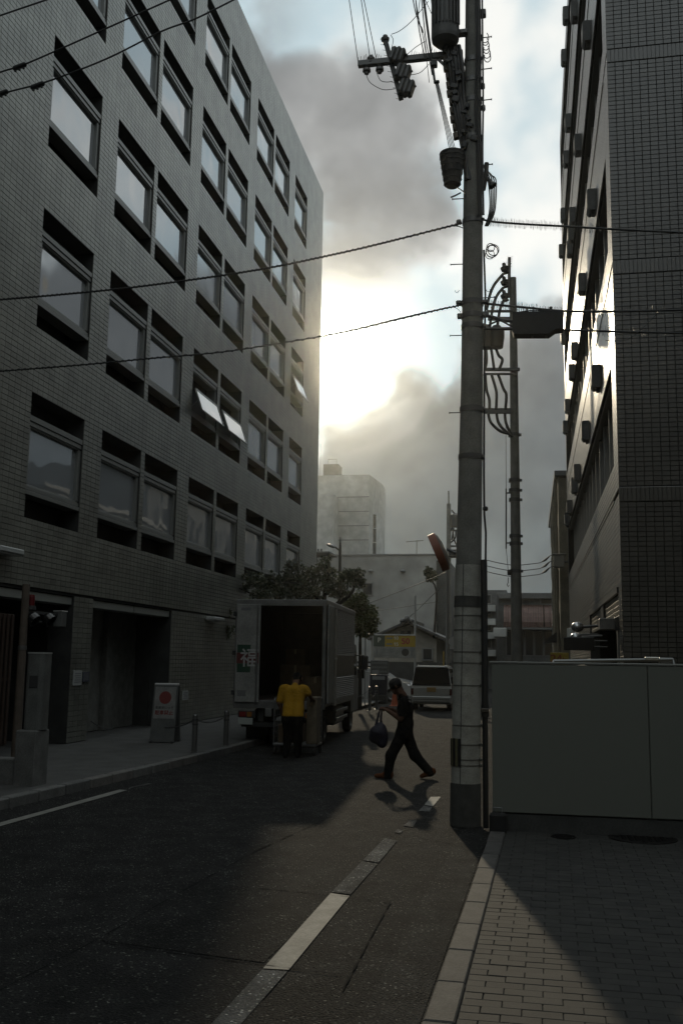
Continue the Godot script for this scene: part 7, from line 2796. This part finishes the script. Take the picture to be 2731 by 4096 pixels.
	letters("10", 0.15, mat("print_white", lin(0.5, 0.5, 0.45), 0.6), board, Transform3D(Basis(), Vector3(0.08, ym + 0.14, 0.004)))
	letters("15", 0.15, mat("print_white", lin(0.5, 0.5, 0.45), 0.6), board, Transform3D(Basis(), Vector3(0.08, ym - 0.14, 0.004)))
	letters("P", 0.22, mat("print_white", lin(0.5, 0.5, 0.45), 0.6), board, Transform3D(Basis(), Vector3(-wide * 0.5 + 0.26, ym + 0.04, 0.004)))
	s = Shape.new()
	for i in 2:
		s.span(Vector3(-wide * 0.5 + 0.6, ym + 0.09 - i * 0.26, 0.001), Vector3(-wide * 0.5 + 0.88, ym + 0.16 - i * 0.26, 0.004))
	for i in 5:
		s.span(Vector3(-wide * 0.5 + 0.3, c.y + 0.08 + i * 0.07, 0.001), Vector3(-wide * 0.5 + 1.0 - 0.05 * (i % 3), c.y + 0.105 + i * 0.07, 0.004))
	s.span(Vector3(-wide * 0.5 + 0.12, c.y + 0.1, 0.001), Vector3(-wide * 0.5 + 0.2, c.y + 0.38, 0.004))
	s.span(Vector3(wide * 0.5 - 0.2, c.y + 0.1, 0.001), Vector3(wide * 0.5 - 0.12, c.y + 0.38, 0.004))
	part("print", s, mat("print_grey_dark", lin(0.16, 0.17, 0.17), 0.6), board)
	s = Shape.new()
	s.lathe([Vector2(0, 0.004), Vector2(0.17, 0.004), Vector2(0.17, 0.0)], Vector3(wide * 0.5 - 0.46, (c.y + b.y) * 0.5, 0.001), Basis(Vector3.RIGHT, PI / 2), 24)
	part("round_mark", s, mat("print_dark", lin(0.04, 0.04, 0.035), 0.6), board)
	# pay machine with a tariff panel above it
	var mz := 41.0
	var ma := pz(1481, 2640, mz)
	var mb := pz(1552, 2697, mz)
	var mc := pz(1540, 2766, mz)
	var pay := thing("pay_machine", "dark blue parking pay machine under a grey tariff panel", "machine", Vector3((ma.x + mb.x) * 0.5, 0, -mz))
	var mw := mb.x - ma.x
	s = Shape.new()
	s.span(Vector3(-mw * 0.5, mb.y, -0.1), Vector3(mw * 0.5, ma.y, 0.0), 0.02)
	part("tariff_panel", s, worn("tariff_grey", lin(0.17, 0.175, 0.17), 0.5, 0.5, 2.0), pay)
	s = Shape.new()
	for i in 3:
		s.span(Vector3(-mw * 0.44, mb.y + 0.06 + i * 0.18, 0.001), Vector3(mw * 0.44, mb.y + 0.14 + i * 0.18, 0.005))
	part("print", s, mat("print_grey_dark", lin(0.16, 0.17, 0.17), 0.6), pay)
	s = Shape.new()
	s.span(Vector3(-mw * 0.5 - 0.02, 0.35, -0.4), Vector3(mw * 0.42, mb.y - 0.02, 0.02), 0.03)
	part("case", s, mat("machine_blue", lin(0.018, 0.02, 0.032), 0.4), pay)
	s = Shape.new()
	s.span(Vector3(-mw * 0.38, 0.98, 0.021), Vector3(mw * 0.32, 1.12, 0.03), 0.004)
	s.span(Vector3(-mw * 0.40, 1.2, 0.021), Vector3(-0.02, 1.38, 0.03), 0.004)
	part("display", s, mat("machine_label", lin(0.24, 0.25, 0.25), 0.5), pay)
	s = Shape.new()
	s.span(Vector3(-mw * 0.5, 0.0, -0.42), Vector3(mw * 0.42, 0.35, 0.04), 0.02)
	part("plinth", s, mat("board_foot", lin(0.03, 0.03, 0.03), 0.7), pay)
	var vb := pz(1471, 2730, 42.5)
	var lock := thing("barrier_box", "white upright box standing beside the pay machine", "box", Vector3(vb.x, 0, -42.5))
	s = Shape.new()
	s.span(Vector3(-0.09, 0, -0.15), Vector3(0.09, 1.28, 0.1), 0.03)
	part("case", s, mat("barrier_white", lin(0.4, 0.4, 0.39), 0.5), lock)
	s = Shape.new()
	s.span(Vector3(-0.1, 1.28, -0.16), Vector3(0.1, 1.33, 0.11), 0.015)
	part("lid", s, mat("board_rail", lin(0.5, 0.5, 0.48), 0.4), lock)
	# cone
	var kz := 39.0
	var kp := pz(1577, 2772, kz)
	var cone := thing("traffic_cone", "orange traffic cone standing by the white hatchback", "traffic cone", Vector3(kp.x, 0.0, -kz))
	s = Shape.new()
	s.lathe([Vector2(0.17, 0.03), Vector2(0.14, 0.05), Vector2(0.03, 0.70), Vector2(0.0, 0.70)], Vector3.ZERO, Basis(), 18)
	part("cone", s, mat("cone_orange", lin(0.34, 0.07, 0.02), 0.6), cone)
	s = Shape.new()
	s.box(Vector3(0, 0.015, 0), Vector3(0.38, 0.03, 0.38), Basis(), 0.008)
	part("base", s, mat("cone_orange", lin(0.34, 0.07, 0.02), 0.6), cone)
	# street name plate on a post by the truck
	var nz := 37.5
	var np := pz(1461, 2548, nz)
	var plate := thing("street_sign", "small dark plate on a thin white post by the truck cab", "sign", Vector3(np.x, 0, -nz))
	s = Shape.new()
	s.rod(Vector3.ZERO, Vector3(0, np.y, 0), 0.03, 8)
	part("post", s, mat("board_post", lin(0.3, 0.3, 0.29), 0.5), plate)
	s = Shape.new()
	s.box(Vector3(-0.02, np.y + 0.04, 0.04), Vector3(0.36, 0.13, 0.015), Basis(), 0.004)
	part("plate", s, mat("plate_dark", lin(0.06, 0.062, 0.06), 0.5), plate)
	# yellow 24 hour board over the fence
	var ez := 30.0
	var ea := pz(2199, 2610, ez)
	var eb := pz(2274, 2668, ez)
	var hour := thing("hour_sign", "yellow sign reading 24 behind the panel fence", "sign", Vector3((ea.x + eb.x) * 0.5, 0, -ez))
	s = Shape.new()
	s.span(Vector3((ea.x - eb.x) * 0.5, eb.y, -0.04), Vector3((eb.x - ea.x) * 0.5, ea.y, 0.0), 0.01)
	part("panel", s, mat("board_yellow", lin(0.36, 0.25, 0.025), 0.5), hour)
	letters("24", 0.24, mat("print_orange", lin(0.22, 0.05, 0.015), 0.6), hour, Transform3D(Basis(), Vector3(-0.10, (ea.y + eb.y) * 0.5 + 0.02, 0.004)))
	letters("h", 0.15, mat("print_orange", lin(0.22, 0.05, 0.015), 0.6), hour, Transform3D(Basis(), Vector3(0.14, (ea.y + eb.y) * 0.5 - 0.02, 0.004)))
	s = Shape.new()
	s.rod(Vector3(-0.15, 0, -0.06), Vector3(-0.15, eb.y + 0.1, -0.06), 0.025, 8)
	s.rod(Vector3(0.15, 0, -0.06), Vector3(0.15, eb.y + 0.1, -0.06), 0.025, 8)
	part("post", s, mat("board_post", lin(0.3, 0.3, 0.29), 0.5), hour)

# ---------------------------------------------------------------- trees
func tree(called: String, label: String, foot: Vector3, lobes: Array, limbs: Array, leaf_color: Color, count: int, seed_no: int, leaf := 0.075) -> void:
	var r := dice(seed_no)
	var o := thing(called, label, "tree", foot)
	var bark := worn("bark", lin(0.035, 0.030, 0.025), 0.9, 0.2, 0.8, 0.8)
	var s := Shape.new()
	for l in limbs:
		s.tube(smooth_line(l[0], 4), taper(l[1], l[2], (l[0].size() - 1) * 4 + 1), 8)
	part("trunk", s, bark, o, true)
	var clump := Shape.new()
	for i in 9:
		var d := Vector3(r.randf_range(-1, 1), r.randf_range(-0.6, 1), r.randf_range(-1, 1)).normalized()
		var side := d.cross(Vector3(r.randf_range(-1, 1), r.randf_range(-1, 1), r.randf_range(-1, 1)).normalized()).normalized()
		var a := d * 0.02
		var b := d * leaf * 1.9
		var m := (a + b) * 0.5 + d.cross(side) * 0.012
		var n := d.cross(side).normalized()
		clump.flat(a, m + side * leaf * 0.42, b, n)
		clump.flat(a, b, m - side * leaf * 0.42, n)
	var lm := mat("leaves_%s" % called, leaf_color, 0.45)
	lm.vertex_color_use_as_albedo = true
	lm.backlight_enabled = true
	lm.backlight = lin(0.10, 0.14, 0.03)
	lm.cull_mode = BaseMaterial3D.CULL_DISABLED
	var places := []
	var tints := []
	var total := 0.0
	for l in lobes:
		total += l[1].x * l[1].y
	var inv := whole(o).affine_inverse()
	for l in lobes:
		var n := int(count * l[1].x * l[1].y / total)
		for i in n:
			var d := Vector3(r.randfn(), r.randfn(), r.randfn()).normalized()
			var k := pow(r.randf(), 0.45)
			var p: Vector3 = l[0] + d * l[1] * k
			# clumps gather along sprays
			p += Vector3(sin(p.y * 17.0 + p.x * 5.0), sin(p.x * 13.0 + p.z * 9.0), sin(p.z * 15.0 + p.y * 7.0)) * 0.055
			var turn := Basis(Vector3(r.randf_range(-1, 1), r.randf_range(-1, 1), r.randf_range(-1, 1)).normalized(), r.randf() * TAU).scaled(Vector3.ONE * r.randf_range(0.75, 1.3))
			places.append(inv * Transform3D(turn, p))
			var g := r.randf_range(0.7, 1.25)
			tints.append(Color(g * r.randf_range(0.9, 1.2), g, g * r.randf_range(0.8, 1.0)))
	many("crown", clump.mesh(), lm, places, tints, o)

func taper(a: float, b: float, n: int) -> Array:
	var out := []
	for i in n:
		out.append(lerpf(a, b, float(i) / maxf(n - 1, 1)))
	return out

func build_trees() -> void:
	var z := 28.5
	var place := {"z": z}
	var at := func(px: float, py: float, off := 0.0) -> Vector3: return pz(px, py, place.z + off)
	var foot: Vector3 = at.call(1290, 2700)
	foot.y = 0.118
	var fork: Vector3 = at.call(1292, 2440)
	var lobes := []
	for q in [[940, 2350, 60, 40, 0.6], [905, 2520, 38, 40, -1.0], [890, 2470, 30, 45, -1.0], [1010, 2330, 70, 45, 0.3], [1080, 2345, 70, 60, 0.0], [1150, 2320, 75, 65, 0.4], [1235, 2310, 65, 60, 0.0], [1215, 2370, 80, 45, -0.4], [1300, 2285, 55, 55, 0.2], [1325, 2340, 60, 55, -0.2], [1385, 2310, 50, 45, 0.1], [1430, 2305, 42, 45, 0.0], [1120, 2390, 60, 35, -0.5], [1040, 2385, 60, 30, -0.4], [1370, 2370, 40, 35, 0.3], [1445, 2330, 22, 25, 0.0], [1175, 2265, 40, 24, 0.3], [1300, 2245, 30, 20, 0.2]]:
		var c: Vector3 = at.call(q[0], q[1], q[4])
		lobes.append([c, Vector3(q[2], q[3], q[2]) * 0.0062])
	var limbs := [
		[[foot, at.call(1288, 2560), fork], 0.14, 0.10],
		[[fork, at.call(1260, 2380), at.call(1200, 2340), at.call(1130, 2330)], 0.09, 0.025],
		[[fork, at.call(1300, 2360), at.call(1312, 2300), at.call(1305, 2260)], 0.085, 0.02],
		[[fork, at.call(1340, 2425), at.call(1400, 2378), at.call(1418, 2340), at.call(1420, 2305)], 0.08, 0.022],
		[[at.call(1260, 2390), at.call(1150, 2410), at.call(1060, 2400), at.call(1000, 2372), at.call(950, 2350)], 0.06, 0.014],
		[[at.call(1060, 2400), at.call(990, 2410), at.call(970, 2430), at.call(920, 2480), at.call(900, 2520)], 0.035, 0.010],
		[[at.call(1330, 2430), at.call(1360, 2395), at.call(1372, 2360)], 0.04, 0.012]]
	tree("street_tree", "spreading dark leaved street tree rising behind the truck box", foot, lobes, limbs, lin(0.085, 0.095, 0.065), 1050, 41, 0.062)
	place.z = 33.0
	foot = at.call(1440, 2720)
	foot.y = 0.118
	lobes = []
	for q in [[1420, 2410, 55, 45, 0.0], [1450, 2460, 60, 50, 0.2], [1470, 2500, 40, 40, -0.2], [1425, 2510, 30, 30, 0.1], [1405, 2460, 36, 40, 0.3], [1485, 2470, 26, 28, 0.0]]:
		var c: Vector3 = at.call(q[0], q[1], q[4])
		lobes.append([c, Vector3(q[2], q[3], q[2]) * 0.0085])
	limbs = [[[foot, at.call(1440, 2600), at.call(1440, 2480)], 0.08, 0.03], [[at.call(1440, 2560), at.call(1465, 2500), at.call(1475, 2470)], 0.03, 0.01], [[at.call(1440, 2540), at.call(1415, 2470), at.call(1415, 2420)], 0.03, 0.01]]
	tree("small_tree", "small olive green bushy tree beyond the truck cab", foot, lobes, limbs, lin(0.09, 0.105, 0.04), 620, 43, 0.07)
	place.z = 62.0
	foot = at.call(1715, 2600)
	foot.y = 0.0
	lobes = []
	for q in [[1712, 2290, 12, 22, 0.0], [1722, 2310, 14, 16, 0.0], [1735, 2300, 10, 14, 0.0]]:
		var c: Vector3 = at.call(q[0], q[1], q[4])
		lobes.append([c, Vector3(q[2], q[3], q[2]) * 0.016])
	limbs = [[[foot, at.call(1745, 2400), at.call(1725, 2320), at.call(1712, 2280)], 0.09, 0.02]]
	tree("thin_tree", "thin sparse young tree against the white hall", foot, lobes, limbs, lin(0.05, 0.06, 0.035), 260, 47, 0.09)

func _ready() -> void:
	set_up_view()
	build_ground()
	build_left_offices()
	build_right_offices()
	build_far_blocks()
	build_fence()
	build_main_pole()
	build_far_poles()
	build_cables()
	build_truck()
	build_worker()
	build_walker()
	build_pavement_things()
	build_parking()
	build_trees()
